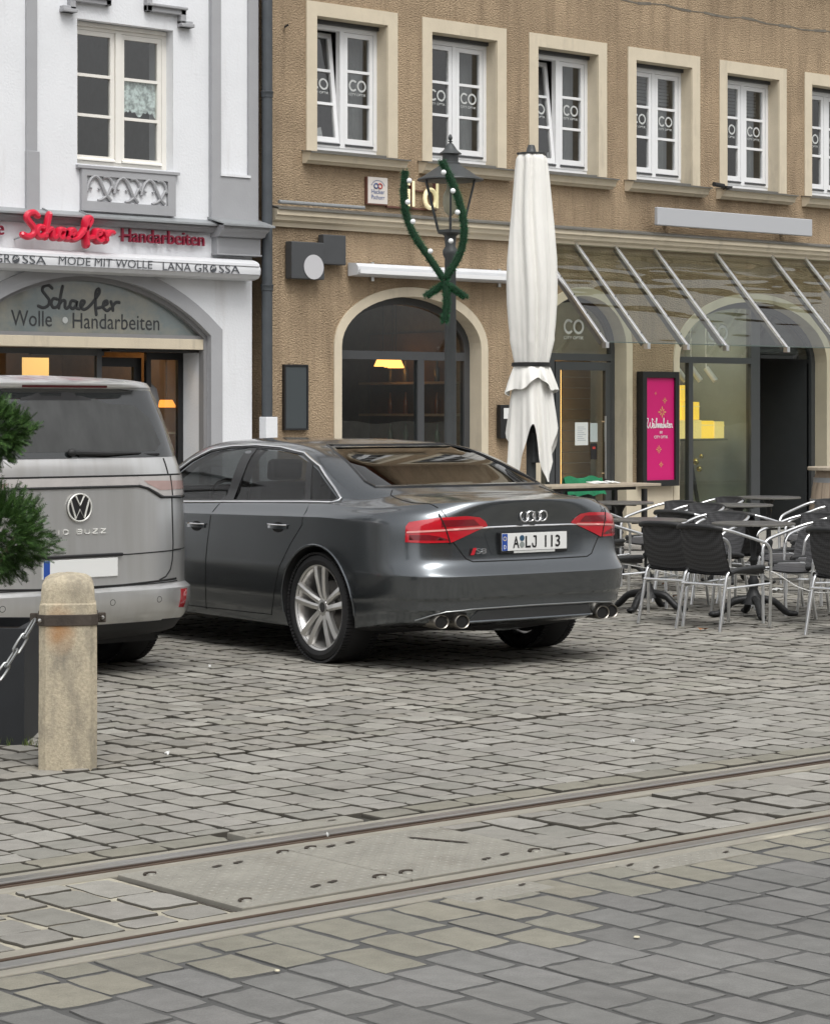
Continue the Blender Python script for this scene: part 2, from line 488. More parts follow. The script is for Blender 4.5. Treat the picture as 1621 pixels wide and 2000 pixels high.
M['soil'] = mat('joint_soil_shade', (0.058, 0.053, 0.043), 0.95, var=0.3, vscale=30)  # stone flanks: joint soil, with the shade of the gaps put into the colour
obj('ground', MB().add([(-220, -220, -0.08), (220, -220, -0.08), (220, 220, -0.08), (-220, 220, -0.08)], [(0, 1, 2, 3)]), M['ground'], kind='structure')

def proj(x, y, z=0.0):
    c, s = math.cos(VIEW), math.sin(VIEW)
    d = x * c + y * s; l = x * s - y * c
    if d < 0.5: return None
    return 810 + 4600 * l / d, 800 - 4600 * (z - CAM_H) / d, 4600 / d

def unit_stone(seed, jit, dome, inset, split=False):
    r = random.Random(seed)
    base = []
    k = 3
    for (ax, ay, bx, by) in ((-.5, -.5, .5, -.5), (.5, -.5, .5, .5), (.5, .5, -.5, .5), (-.5, .5, -.5, -.5)):
        for i in range(k):
            t = i / k
            base.append([ax + (bx - ax) * t, ay + (by - ay) * t])
    for i, p in enumerate(base):
        a = jit if i % k == 0 else jit * 0.7
        p[0] += r.uniform(-a, a); p[1] += r.uniform(-a, a)
        if i % k == 0: p[0] *= 1 - jit * 0.6; p[1] *= 1 - jit * 0.6
    n = len(base)
    vs = [(p[0], p[1], -1.0) for p in base]
    vs += [(p[0], p[1], -0.16 + r.uniform(-.03, .03)) for p in base]
    vs += [(p[0] * (1 - inset * .45), p[1] * (1 - inset * .45), -0.035 + r.uniform(-.015, .015)) for p in base]
    tilt = (r.uniform(-.05, .05), r.uniform(-.05, .05))
    vs += [(p[0] * (1 - inset * 1.7), p[1] * (1 - inset * 1.7), r.uniform(-.03, .03) + tilt[0] * p[0] + tilt[1] * p[1]) for p in base]
    vs.append((r.uniform(-.1, .1), r.uniform(-.1, .1), dome))
    fs = []
    for l in range(3):
        for i in range(n):
            j = (i + 1) % n
            fs.append((l * n + i, l * n + j, (l + 1) * n + j, (l + 1) * n + i))
    for i in range(n): fs.append((3 * n + i, 3 * n + (i + 1) % n, 4 * n))
    return vs, fs
def stone_set(tag_, count, jit, dome, inset):
    return [unit_stone(hash((tag_, i)) % 9999 if False else (len(tag_) * 131 + i * 17 + ord(tag_[0])), jit, dome, inset) for i in range(count)]

def pave(name, parent, stones, variants, mkey, thick, limit=300, side='soil'):
    """stones: list of (x, y, sx, sy, rz, z, mat_suffix). the largest in view become parts, the rest one mass"""
    scored = []
    for st in stones:
        p = proj(st[0], st[1])
        vis = p is not None and -40 < p[0] < 1660 and 1080 < p[1] < 2040
        scored.append(((p[2] ** 2 * st[2] * st[3]) if vis else -1.0, st))
    scored.sort(key=lambda t: -t[0])
    single = [s for sc, s in scored[:limit] if sc > 0]
    rest = [s for sc, s in scored if sc <= 0] + [s for sc, s in scored[limit:] if sc > 0]
    meshes = {}
    def variant_mesh(i, key):
        if (i, key) not in meshes:
            me = bpy.data.meshes.new(name)
            vs, fs = variants[i]
            me.from_pydata(vs, [], fs)
            me.polygons.foreach_set('use_smooth', [True] * len(me.polygons))
            me.set_sharp_from_angle(angle=R(50))
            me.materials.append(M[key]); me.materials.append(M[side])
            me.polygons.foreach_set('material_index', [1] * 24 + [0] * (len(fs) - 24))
            meshes[(i, key)] = me
        return meshes[(i, key)]
    inv = inv_of(parent)
    for (x, y, sx, sy, rz, z, key) in single:
        o = bpy.data.objects.new(name, variant_mesh(rnd.randrange(len(variants)), key or mkey))
        COL.objects.link(o)
        o.parent = parent; o.matrix_parent_inverse = inv
        o.location = (x, y, z); o.rotation_euler = (0, 0, rz + (math.pi if rnd.random() < .5 else 0)); o.scale = (sx, sy, thick)
    groups = {}
    for s in rest: groups.setdefault(s[6] or mkey, []).append(s)
    for key, lst in groups.items():
        VV, FF, o = [], [], 0
        for (x, y, sx, sy, rz, z, _) in lst:
            vs, fs = variants[rnd.randrange(len(variants))]
            A = np.array(vs); c, s_ = math.cos(rz), math.sin(rz)
            B = np.empty_like(A)
            B[:, 0] = x + A[:, 0] * sx * c - A[:, 1] * sy * s_
            B[:, 1] = y + A[:, 0] * sx * s_ + A[:, 1] * sy * c
            B[:, 2] = z + A[:, 2] * thick
            VV.append(B)
            FF.extend([tuple(o + i for i in f) for f in fs]); o += len(A)
        me = bpy.data.meshes.new(name + '_mass')
        me.from_pydata(np.vstack(VV).tolist(), [], FF)
        me.polygons.foreach_set('use_smooth', [True] * len(me.polygons))
        me.set_sharp_from_angle(angle=R(50))
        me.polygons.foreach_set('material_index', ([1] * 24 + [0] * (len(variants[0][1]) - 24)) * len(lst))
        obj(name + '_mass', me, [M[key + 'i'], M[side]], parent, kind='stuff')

def rows(x0, x1, y0, y1, rw, lmin, lmax, joint, zj, wob=0.0, pick=None, jrot=0.01, wj=0.07):
    """rows that run along Y (across the tracks); returns stones"""
    out = []
    x = x0
    while x < x1:
        w = rw * rnd.uniform(1 - wj, 1 + wj)
        y = y0
        first = True
        while y < y1 - 1e-6:
            l = rnd.uniform(lmin, lmax) * (rnd.uniform(.45, 1.0) if first else 1.0)
            first = False
            b = min(y + l, y1)
            if y1 - b < lmin * .5: b = y1
            cy_ = (y + b) / 2
            cx = x + w / 2 + wob * math.sin(cy_ * 1.1 + x * .7) + rnd.uniform(-.1, .1) * wob
            out.append((cx, cy_, w - joint * rnd.uniform(.75, 1.35), (b - y) - joint * rnd.uniform(.75, 1.35), rnd.uniform(-jrot, jrot), rnd.uniform(-zj, zj), pick(cx, cy_) if pick else None))
            y = b
        x += w
    return out

def sheet(name, x0, x1, y0, y1, z, m, parent=None, kind='structure', zb=None):
    if zb is None:
        mb = MB().add([(x0, y0, z), (x1, y0, z), (x1, y1, z), (x0, y1, z)], [(0, 1, 2, 3)])
    else:
        mb = MB().box(x0, x1, y0, y1, zb, z)
    return obj(name, mb, m, parent, kind=kind)

# street in the foreground, with tar-filled joints
street = sheet('street', -60, 90, -8.2, 5.90, -0.0045, M['joint_tar'])
vA = stone_set('A', 14, 0.045, 0.03, 0.035)
def pickA(x, y):
    edge = 5.42 + 0.16 * math.sin(x * 2.3) + 0.07 * math.sin(x * 7.1)
    return 'settA2' if y > edge else 'settA'
stA = rows(-1.5, 16, 2.2, 5.89, 0.186, 0.24, 0.32, 0.018, 0.002, 0.008, pickA, 0.012)
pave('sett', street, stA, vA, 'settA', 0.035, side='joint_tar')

# track bed between the rails
track_bed = sheet('track_bed', -60, 90, 5.90, 7.20, -0.03, M['joint_dark'])
sheet('mortar_bed', -60, 4.56, 6.16, 6.925, -0.007, M['mortar'], track_bed, kind=None)
vT = stone_set('T', 12, 0.05, 0.04, 0.05)
stT = rows(4.55 - .2 * 36, 4.5, 6.17, 6.915, 0.20, 0.19, 0.29, 0.022, 0.004, 0.0, None, 0.015, wj=0.0)
stT += rows(6.07, 18, 6.17, 6.915, 0.20, 0.19, 0.29, 0.020, 0.004, 0.004, None, 0.015)
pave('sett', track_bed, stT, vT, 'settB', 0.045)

# strip of regular setts behind the track
strip = sheet('paved_strip', -60, 90, 7.20, 9.02, -0.022, M['joint_dark'])
vB = stone_set('B', 14, 0.05, 0.03, 0.04)
stB = rows(-1, 26, 7.36, 9.0, 0.178, 0.15, 0.25, 0.0155, 0.002, 0.012, None, 0.02)
x = -1.0
while x < 26:                                   # one course laid along the rail
    l = rnd.uniform(.22, .30)
    if not (5.35 < x + l / 2 < 5.95): stB.append((x + l / 2, 7.285, l - .014, .135, rnd.uniform(-.01, .01), rnd.uniform(-.004, .004), 'settA2'))
    x += l
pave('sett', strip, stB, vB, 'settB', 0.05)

# old square of worn uneven cobbles
square = sheet('cobbled_square', -60, 90, 9.02, 17.6, -0.034, M['joint_moss'])
vC = stone_set('C', 18, 0.09, 0.06, 0.07)
stC = rows(2.5, 25, 9.03, 17.6, 0.166, 0.14, 0.245, 0.018, 0.0035, 0.03, None, 0.05)
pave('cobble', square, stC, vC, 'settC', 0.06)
sheet('pavement', -60, 90, 17.6, 21.6, 0.0, M['slab'])

# tram rails: running head, groove, guard lip, bedding on both sides
M['rail_head'] = mat('rail_head_steel', (0.46, 0.45, 0.43), 0.34, metal=0.85, var=0.16, vscale=8, stretch=(0.3, 6, 1))
M['rail_rust'] = mat('rail_rust', (0.050, 0.032, 0.022), 0.85, metal=0.1, var=0.35, vscale=10, stretch=(0.3, 4, 1), bump=0.3)
M['rail_lip'] = mat('rail_lip', (0.095, 0.066, 0.047), 0.6, metal=0.4, var=0.3, vscale=9, stretch=(0.3, 4, 1))
def rail(y_in, sgn, label):
    """y_in: gauge face; sgn +1 when the head lies towards +Y of the groove"""
    r = empty('tram_rail', (6, y_in, 0), label=label, category='rail', group='tram rails set in the paving')
    def strip_(name, a, b, z0, z1, m):
        lo, hi = sorted((y_in + sgn * a, y_in + sgn * b))
        obj(name, MB().box(-60, 90, lo, hi, z0, z1), m, r, bevel=0.004 if name != 'groove' else 0)
    strip_('rail_head', 0.0, 0.068, -0.03, 0.004, M['rail_head'])
    strip_('groove', -0.034, 0.0, -0.03, -0.018, M['rail_rust'])
    strip_('rail_flank', -0.007, -0.0005, -0.029, -0.0015, M['rail_rust'])
    strip_('guard_lip', -0.052, -0.034, -0.03, 0.0, M['rail_lip'])
    strip_('bedding', 0.0705, 0.135, -0.03, -0.002, M['concrete'])
    strip_('bedding', -0.132, -0.0545, -0.03, -0.003, M['concrete'])
rail(7.055, 1, 'rusty grooved tram rail farther from the viewer')
rail(6.045, -1, 'rusty grooved tram rail nearer to the viewer')

# steel cover plates
M['plate'] = mat('tread_plate', (0.30, 0.288, 0.25), 0.62, metal=0.35, var=0.18, vscale=5, bump=0.1, dirt=((0.20, 0.18, 0.145), 4.0, 0.55, 0.8, (1, 1, 1)))
M['plate_lug'] = mat('tread_lug', (0.37, 0.36, 0.32), 0.5, metal=0.5, var=0.12)
M['hole'] = mat('dark_slot', (0.045, 0.036, 0.028), 0.9)
M['rust'] = mat('rust_brown', (0.10, 0.055, 0.03), 0.9, var=0.4, vscale=20)
def lugs(x0, x1, y0, y1, p, z, rim=0.015):
    mb = MB()
    i = 0; x = x0 + rim
    while x < x1 - rim:
        j = 0; y = y0 + rim
        while y < y1 - rim:
            a = R(40) if (i + j) % 2 else R(-50)
            dx, dy = math.cos(a), math.sin(a)
            l, w, h = p * .36, p * .11, 0.0022
            vs = [(x + dx * l, y + dy * l, z), (x - dy * w, y + dx * w, z), (x - dx * l, y - dy * l, z), (x + dy * w, y - dx * w, z), (x, y, z + h)]
            mb.add(vs, [(0, 1, 4), (1, 2, 4), (2, 3, 4), (3, 0, 4)])
            y += p; j += 1
        x += p; i += 1
    return mb
def plate(x0, x1, y0, y1, z, label, p=0.034, slots=(), arcs=(), group=None):
    t = empty('cover_plate', ((x0 + x1) / 2, (y0 + y1) / 2, 0), label=label, category='metal plate', group=group)
    obj('plate', MB().box(x0, x1, y0, y1, -0.03, z), M['plate'], t, bevel=0.003)
    obj('tread_pattern', lugs(x0, x1, y0, y1, p, z + 0.0004), M['plate_lug'], t, kind='stuff')
    for (x, y, l, a, w) in slots:
        mb = MB(); n = 10
        pts = [(x + math.cos(a) * l * (i / n - .5), y + math.sin(a) * l * (i / n - .5)) for i in range(n + 1)]
        vs = []
        for i, q in enumerate(pts):
            ww = w * (0.25 if i in (0, n) else 1)
            vs += [(q[0] - math.sin(a) * ww, q[1] + math.cos(a) * ww, z + .0035), (q[0] + math.sin(a) * ww, q[1] - math.cos(a) * ww, z + .0035)]
        mb.add(vs, [(2 * i, 2 * i + 1, 2 * i + 3, 2 * i + 2) for i in range(n)])
        obj('slot', mb, M['hole'], t)
    for (x, y, r) in arcs:
        pts = [(x + r * math.cos(R(a)), y + r * math.sin(R(a)), z + .003) for a in range(20, 181, 20)]
        e_ = obj('lifting_eye', MB().tube(pts, 0.005, 6), M['hole'], t, smooth=40)
        obj('eye_stud', MB().lathe([(r * .55, z), (r * .5, z + .004), (.0001, z + .005)], 12, (x, y, 0)), M['plate_lug'], e_, smooth=50)
    return t
plate(4.585, 5.312, 6.185, 6.915, 0.004, 'left half of the large checkered steel plate between the rails', slots=[(4.98, 6.30, .05, 0.3, .010), (5.07, 6.32, .05, 0.3, .010), (4.93, 6.80, .05, 0.3, .010), (5.03, 6.81, .05, 0.3, .010)], arcs=[(4.66, 6.26, .026), (4.67, 6.83, .026), (5.25, 6.27, .03), (5.27, 6.85, .026)], group='checkered plates between the rails')
plate(5.318, 6.055, 6.185, 6.915, 0.004, 'right half of the large checkered steel plate with a long curved slot', slots=[(5.75, 6.28, .05, 0.3, .010), (5.86, 6.30, .05, 0.3, .010), (5.48, 6.84, .05, 0.3, .010), (5.58, 6.85, .05, 0.3, .010), (5.86, 6.67, .26, -1.18, .011)], arcs=[(5.37, 6.27, .03), (5.99, 6.27, .028), (5.40, 6.85, .026)], group='checkered plates between the rails')
obj('mud_gap', MB().add([(4.545, 6.19, -.004), (4.583, 6.20, -.012), (4.583, 6.91, -.012), (4.56, 6.90, -.004)], [(0, 1, 2, 3)]), M['hole'], track_bed)
plate(5.36, 5.94, 7.205, 7.33, 0.003, 'narrow checkered plate on the far side of the far rail', slots=[(5.45, 7.24, .04, 0, .006), (5.83, 7.27, .04, 0, .006)])
plate(5.20, 5.60, 5.76, 5.895, 0.003, 'small worn checkered plate by the near rail, left of its twin', slots=[(5.27, 5.79, .04, .3, .007), (5.53, 5.86, .04, .3, .007)], group='small plates beside the near rail')
plate(6.02, 6.58, 5.74, 5.895, 0.004, 'small bright checkered plate by the near rail, right of its twin', slots=[(6.10, 5.77, .04, .3, .007), (6.06, 5.86, .05, .3, .007), (6.5, 5.80, .04, .3, .007)], group='small plates beside the near rail')
# ---------------------------------------------------------------- lettering
_text_cache = {}
def text_mesh(s, size=1.0, bold=0.0, depth=0.0, align='CENTER', space=1.0):
    cu = bpy.data.curves.new('lettering', 'FONT')
    cu.body = s; cu.size = size; cu.align_x = align; cu.align_y = 'TOP_BASELINE'
    cu.offset = bold; cu.extrude = depth; cu.space_character = space; cu.resolution_u = 3
    o = bpy.data.objects.new('lettering', cu); COL.objects.link(o)
    dg = bpy.context.evaluated_depsgraph_get()
    me = bpy.data.meshes.new_from_object(o.evaluated_get(dg))
    COL.objects.unlink(o); bpy.data.objects.remove(o); bpy.data.curves.remove(cu)
    return me
def text(name, s, x, y, z, h, m, parent, w=None, bold=0.0, depth=0.002, align='CENTER', space=1.0, rot=None, label=None):
    """flat lettering facing -Y; h: capital height; w: total width"""
    me = text_mesh(s, 1.0, bold, 0.0, align, space)
    co = np.array([v.co[:] for v in me.vertices])
    mnx, mxx, mny, mxy = co[:, 0].min(), co[:, 0].max(), co[:, 1].min(), co[:, 1].max()
    sy = h / 0.70
    sx = (w / (mxx - mnx)) if w else sy
    cx = (mnx + mxx) / 2 if align == 'CENTER' else mnx
    cyy = 0.35 if True else (mny + mxy) / 2
    mb = MB()
    n = len(co)
    fr = [((c[0] - cx) * sx, -depth, (c[1] - 0.0) * sy) for c in co]
    bk = [(p[0], 0.0, p[2]) for p in fr]
    fs = [tuple(p.vertices) for p in me.polygons]
    mb.add(fr, fs)
    if depth > 0.004:
        cnt = {}
        for f in fs:
            for i in range(len(f)):
                e = (f[i], f[(i + 1) % len(f)]); cnt[tuple(sorted(e))] = cnt.get(tuple(sorted(e)), 0) + 1
        o = len(mb.v); mb.v.extend(bk)
        for (a, b), k in cnt.items():
            if k == 1: mb.f.append((a, b, o + b, o + a)); mb.m.append(1 if isinstance(m, (list, tuple)) else 0)
    bpy.data.meshes.remove(me)
    T = Matrix.Translation((x, y, z))
    if rot is not None: T = T @ rot
    mb.xform(T)
    return obj(name, mb, m, parent, fix=depth > 0.004, label=label)
def strokes(name, lines, r, x, y, z, sx, sz, depth, m, parent, label=None):
    """hand lettering from pen strokes: points (u, v) -> x + u*sx, z + v*sz; tube flattened to depth"""
    mb = MB()
    for li, ln in enumerate(lines):
        n0 = len(mb.v)
        pts = catmull([(u * sx, 0, v * sz) for u, v in ln], 5) if len(ln) > 2 else [Vector((u * sx, 0, v * sz)) for u, v in ln]
        mb.tube(pts, r, 8)
        for e in (pts[0], pts[-1]): mb.sphere(tuple(e), r * .985, 8, 4)
        for q in range(n0, len(mb.v)): p_ = mb.v[q]; mb.v[q] = (p_[0], p_[1] * (1 + .13 * li) , p_[2])
    mb.v = [(x + p[0], y + p[1] * depth / r, z + p[2]) for p in mb.v]
    return obj(name, mb, m, parent, smooth=40, label=label)
def co_logo(x, y, z, w, parent, m=None, words=True):
    """two big rounded letters over a line of small ones; w: width of the pair"""
    m = m or M['letter']
    mb = MB()
    ro, th = w * 0.262, w * 0.085
    for k, (cx, a0, a1) in enumerate(((-w * 0.245, 42, 318), (w * 0.238, 0, 360))):
        n = 26
        vs = []
        for i in range(n + 1):
            a = R(a0 + (a1 - a0) * i / n)
            for rr in (ro - th, ro):
                vs.append((x + cx + math.cos(a) * rr * (0.93 if k == 0 else 1), y, z + math.sin(a) * rr))
        mb.add(vs, [(2 * i, 2 * i + 1, 2 * i + 3, 2 * i + 2) for i in range(n)])
    o = obj('lettering', mb, m, parent, fix=False)
    return [o, text('lettering', 'CITY OPTIK', x, y, z - ro - w * .18, w * 0.105, m, parent, w=w * 0.98, bold=0.012, depth=0.0)]

# ---------------------------------------------------------------- tan building (right)
FY = 21.0
brown = empty('tan_building', (21, FY, 0), label='tan rough-plastered building with white six-pane windows and arched shop openings', category='building')
BX0, BX1, BTOP = 15.93, 33.2, 10.2
win_x = [16.46 + 1.735 * i for i in range(10)]
WT, WB_, WW = 6.27, 4.57, 1.35
TR = 0.15
holes = []
for zoff in (0, 3.05):
    for wx in win_x:
        if wx + WW < BX1: holes.append([(wx + TR, WB_ + zoff), (wx + WW - TR, WB_ + zoff), (wx + WW - TR, WT - .16 + zoff), (wx + TR, WT - .16 + zoff)])
A1 = arch(16.97, 19.13, 0, 2.36, 2.96)
A2 = arch(20.12, 21.63, 0, 2.42, 3.06)
A3 = arch(22.62, 25.60, 0, 2.28, 3.08)
A4 = arch(26.9, 29.8, 0, 2.28, 3.08)
holes += [A1, A2, A3, A4]
mb = wall(MB(), [(BX0, -0.05), (BX1, -0.05), (BX1, BTOP), (BX0, BTOP)], holes, FY, 0.34)
mb.add([(BX0, FY, -.05), (BX0, FY + 9, -.05), (BX0, FY + 9, BTOP), (BX0, FY, BTOP)], [(0, 1, 2, 3)])
mb.add([(BX1, FY, -.05), (BX1, FY + 9, -.05), (BX1, FY + 9, BTOP), (BX1, FY, BTOP)], [(3, 2, 1, 0)])
mb.add([(BX0, FY + 9, -.05), (BX1, FY + 9, -.05), (BX1, FY + 9, BTOP), (BX0, FY + 9, BTOP)], [(0, 1, 2, 3)])
obj('wall', mb, M['brown'], brown, fix=False)
M['tile'] = mat('roof_tile', (0.22, 0.10, 0.06), 0.85, var=0.2)
obj('roof', MB().add([(BX0 - .2, FY - .35, BTOP), (BX1 + .2, FY - .35, BTOP), (BX1 + .2, FY + 4.5, BTOP + 4), (BX0 - .2, FY + 4.5, BTOP + 4), (BX1 + .2, FY + 9.3, BTOP), (BX0 - .2, FY + 9.3, BTOP)], [(0, 1, 2, 3), (3, 2, 4, 5), (0, 3, 5), (1, 4, 2), (0, 5, 4, 1)]), M['tile'], brown)
# repaired crack line high on the plaster
pts = [(19.6 + i * .25, FY - .004, 6.86 + 0.012 * math.sin(i * 1.9) + .01 * math.sin(i * 5.3) - .0 * i) for i in range(50)]
mbc = MB()
for (a, b) in zip(pts, pts[1:]):
    w0 = .012 + .006 * math.sin(a[0] * 9)
    mbc.add([(a[0], a[1], a[2] - w0), (b[0], b[1], b[2] - w0), (b[0], b[1], b[2] + w0), (a[0], a[1], a[2] + w0)], [(0, 1, 2, 3)])
M['crack'] = mat('cement_patch', (0.15, 0.135, 0.11), 0.95, var=0.4, vscale=9)
obj('plaster_seam', mbc, M['crack'], brown, fix=False)
# rooms behind the glass
def room(name, x0, x1, z0, z1, y0, y1, parent, m=None):
    mb = MB()
    mb.add([(x0, y0, z0), (x1, y0, z0), (x1, y1, z0), (x0, y1, z0), (x0, y0, z1), (x1, y0, z1), (x1, y1, z1), (x0, y1, z1)], [(0, 1, 2, 3), (4, 7, 6, 5), (0, 4, 5, 1), (3, 2, 6, 7), (0, 3, 7, 4), (1, 5, 6, 2)][:2] + [(3, 2, 6, 7), (0, 3, 7, 4), (1, 5, 6, 2)])
    return obj(name, mb, m or M['room'], parent, fix=False)
for zoff in (0, 3.05):
    for i, wx in enumerate(win_x):
        if wx + WW < BX1: room('room', wx - .17, wx + WW + .17, WB_ - .1 + zoff, WT + .1 + zoff, FY + .345, FY + 2.2, brown)

GLZ = FY + 0.20
def casement(x0, x1, z0, z1, y, fr, n, tilt=0.0, m=None):
    """frame with glazing bars: returns (mesh builder, list of pane rects)"""
    mb = MB()
    d = .045
    mb.box(x0, x0 + fr, y, y + d, z0, z1); mb.box(x1 - fr, x1, y, y + d, z0, z1)
    mb.box(x0 + fr, x1 - fr, y + .001, y + d - .001, z1 - fr, z1); mb.box(x0 + fr, x1 - fr, y + .001, y + d - .001, z0, z0 + fr * 1.15)
    panes = []
    h = (z1 - z0 - fr * 2.15)
    for k in range(n):
        a = z0 + fr * 1.15 + h * k / n; b = z0 + fr * 1.15 + h * (k + 1) / n
        if k: mb.box(x0 + fr, x1 - fr, y - .002, y + d - .004, a - .016, a + .016)
        panes.append((x0 + fr, x1 - fr, a + (.016 if k else 0), b - (.016 if k < n - 1 else 0)))
    return mb, panes
def tan_window(wx, zoff, tilt, logos):
    x0, x1, z0, z1 = wx + TR, wx + WW - TR, WB_ + zoff, WT - .16 + zoff
    y = GLZ
    fb = MB()                                        # fixed frame
    f = .055
    zb = z0 + .085
    fb.box(x0, x0 + f, y - .02, y + .07, zb, z1 - .05); fb.box(x1 - f, x1, y - .02, y + .07, zb, z1 - .05)
    fb.box(x0 + f, x1 - f, y - .019, y + .069, z1 - .05 - f, z1 - .05); fb.box(x0 + f, x1 - f, y - .019, y + .069, zb, zb + f); fb.box(x0 + .002, x1 - .002, y - .012, y + .069, z0 + .018, zb)
    xm = (x0 + x1) / 2
    fb.box(xm - .03, xm + .03, y - .015, y + .06, zb + f, z1 - .05 - f)
    w = obj('window', fb, M['win_white'], brown)
    tb = MB()                                        # cream surround, a little proud of the plaster
    t = .018
    tb.box(wx, x0 + .0, FY - t, FY + .006, z0, z1); tb.box(x1, wx + WW, FY - t, FY + .006, z0, z1)
    tb.box(wx, wx + WW, FY - t, FY + .006, z1, WT + zoff)
    for (a, b, c, d) in ((x0 - .0, x0 + .004, z0, z1), (x1 - .004, x1, z0, z1)): tb.box(a, b, FY, FY + .34, c, d)
    tb.box(x0, x1, FY, FY + .34, z1 - .004, z1)
    obj('surround', tb, M['cream'], w)
    dk = MB().box(x0 + .004, x1 - .004, FY + .14, FY + .26, z1 - .05, z1 - .005)
    obj('blind_box', dk, M['anthracite'], w)
    sb = MB()                                        # moulded sill under a metal sheet
    a, b = wx - .05, wx + WW + .05
    prof = [(FY + .005, z0 - .005), (FY - .17, z0 - .035), (FY - .17, z0 - .05), (FY - .15, z0 - .055), (FY - .13, z0 - .085), (FY - .12, z0 - .12), (FY - .09, z0 - .125), (FY - .07, z0 - .15), (FY + .005, z0 - .15)]
    sb.prism(prof, a, b, 'yz')
    obj('sill', sb, M['cream'], w)
    obj('sill_sheet', MB().prism([(FY + .18, z0 + .02), (FY - .185, z0 - .028), (FY - .185, z0 - .042), (FY - .178, z0 - .042), (FY - .178, z0 - .032), (FY + .18, z0 + .012)], a - .015, b + .015, 'yz'), M['lead'], w)
    obj('sill_board', MB().box(x0 + .005, x1 - .005, FY + .0, GLZ - .021, z0 - .004, z0 + .02), M['lead'], w)
    for k, (ca, cb) in enumerate(((x0 + f, xm - .03), (xm + .03, x1 - f))):
        mb, panes = casement(ca + .004, cb - .004, zb + f + .004, z1 - .05 - f - .004, y - .012, .052, 3)
        T = None
        if k == 0 and tilt:
            piv = Vector((0, y, zb + f))
            T = Matrix.Translation(piv) @ Matrix.Rotation(-tilt, 4, 'X') @ Matrix.Translation(-piv)
            mb.xform(T)
        obj('casement', mb, M['win_white'], w)
        # weather bar
        obj('weather_bar', MB().box(ca + .01, cb - .01, y - .032, y - .02, zb + f - .028, zb + f - .006), M['anthracite'], w)
        for (a_, b_, c_, d_) in panes:
            pb = MB().add([(a_, y + .012, c_), (b_, y + .012, c_), (b_, y + .012, d_), (a_, y + .012, d_)], [(0, 1, 2, 3)])
            if T: pb.xform(T)
            obj('pane', pb, M['glass'], w, fix=False)
        if logos:
            a_, b_, c_, d_ = panes[1]
            o1 = (a_ + b_) / 2
            lw = (b_ - a_) * .80
            for ch in co_logo(o1, y + .008, (c_ + d_) / 2 + .04, lw, w):
                if T: ch.data.transform(T)
    return w
for zoff in (0, 3.05):
    for i, wx in enumerate(win_x):
        if wx + WW < BX1: tan_window(wx, zoff, R(7) if (zoff == 0 and i in (0, 2)) else 0.0, zoff == 0 and i < 8)
# pale things on the inner sills
M['paper'] = mat('white_paper', (0.72, 0.73, 0.72), 0.8)
M['bust'] = mat('white_bust', (0.62, 0.62, 0.60), 0.5)
bust = MB().lathe([(.06, 0), (.075, .02), (.035, .06), (.03, .14), (.055, .2), (.085, .26), (.09, .33), (.065, .40), (.02, .43), (.0001, .435)], 16, (19.17, FY + .55, WB_ + .02))
obj('mannequin_bust', bust, M['bust'], smooth=50, label='white display head on the inner sill of the second window', category='mannequin')
M['fairy'] = mat('fairy_light', (1, .7, .3), 0.5, emit=(1, .62, .22), estr=2.0)
fl = MB()
for i in range(16): fl.sphere((19.02 + .05 * math.sin(i * 2.1) + .012 * i, FY + .46, WB_ + .12 + .022 * i), .008, 6, 4)
obj('fairy_lights', fl, M['fairy'], label='string of tiny warm lights around the white display head', category='fairy lights')
obj('price_card', MB().obox((16.98, FY + .45, WB_ + .26), (.07, 0, .02), (0, .002, 0), (-.01, .01, .07)), M['paper'], label='tilted white card on the inner sill of the first window', category='card')
obj('price_card', MB().obox((20.72, FY + .45, WB_ + .25), (.05, 0, .015), (0, .002, 0), (.02, .01, .08)), M['paper'], label='tilted white card on the inner sill of the third window', category='card')

# string course over the ground floor
def moulding(name, prof, x0, x1, m, parent): return obj(name, MB().prism(prof, x0, x1, 'yz'), m, parent)
cz = 3.92
moulding('string_course', [(FY + .005, cz - .02), (FY - .14, cz - .05), (FY - .14, cz - .11), (FY - .11, cz - .125), (FY - .10, cz - .165), (FY - .05, cz - .19), (FY - .04, cz - .235), (FY + .005, cz - .235)], BX0 + .02, BX1, M['cream'], brown)
moulding('course_sheet', [(FY + .005, cz + .005), (FY - .165, cz - .03), (FY - .165, cz - .052), (FY - .155, cz - .052), (FY - .155, cz - .04), (FY + .005, cz - .008)], BX0 + .02, BX1, M['lead'], brown)
obj('cable_duct', MB().tube([(15.97, FY - .14, 3.95), (17.2, FY - .14, 3.95)], .022, 8), M['zinc'], brown, smooth=40)

# arch surrounds and their fillings
for A in (A1, A2, A3, A4):
    mb = MB()
    inner = A[2:]; outer = offset_poly(A, .11)[2:]
    inner = [A[1]] + inner + [A[0]]
    outer = [(A[1][0] + .11, A[1][1])] + outer + [(A[0][0] - .11, A[0][1])]
    n = len(inner)
    vs = [(x, FY - .02, z) for x, z in inner] + [(x, FY - .02, z) for x, z in outer] + [(x, FY + .34, z) for x, z in inner] + [(x, FY + .004, z) for x, z in outer]
    fs = []
    for i in range(n - 1):
        fs += [(i, i + 1, n + i + 1, n + i), (i, 2 * n + i, 2 * n + i + 1, i + 1), (n + i, n + i + 1, 3 * n + i + 1, 3 * n + i)]
    mb.add([(v[0] + (.001 if v[0] < (A[0][0] + A[1][0]) / 2 else -.001) if k >= 2 * n and k < 3 * n else v[0], v[1], v[2]) for k, v in enumerate(vs)], fs)
    obj('arch_surround', mb, M['cream'], brown, fix=False)
obj('pier_base', MB().box(21.745, 22.505, FY - .014, FY + .005, -.04, .70), M['cream'], brown)

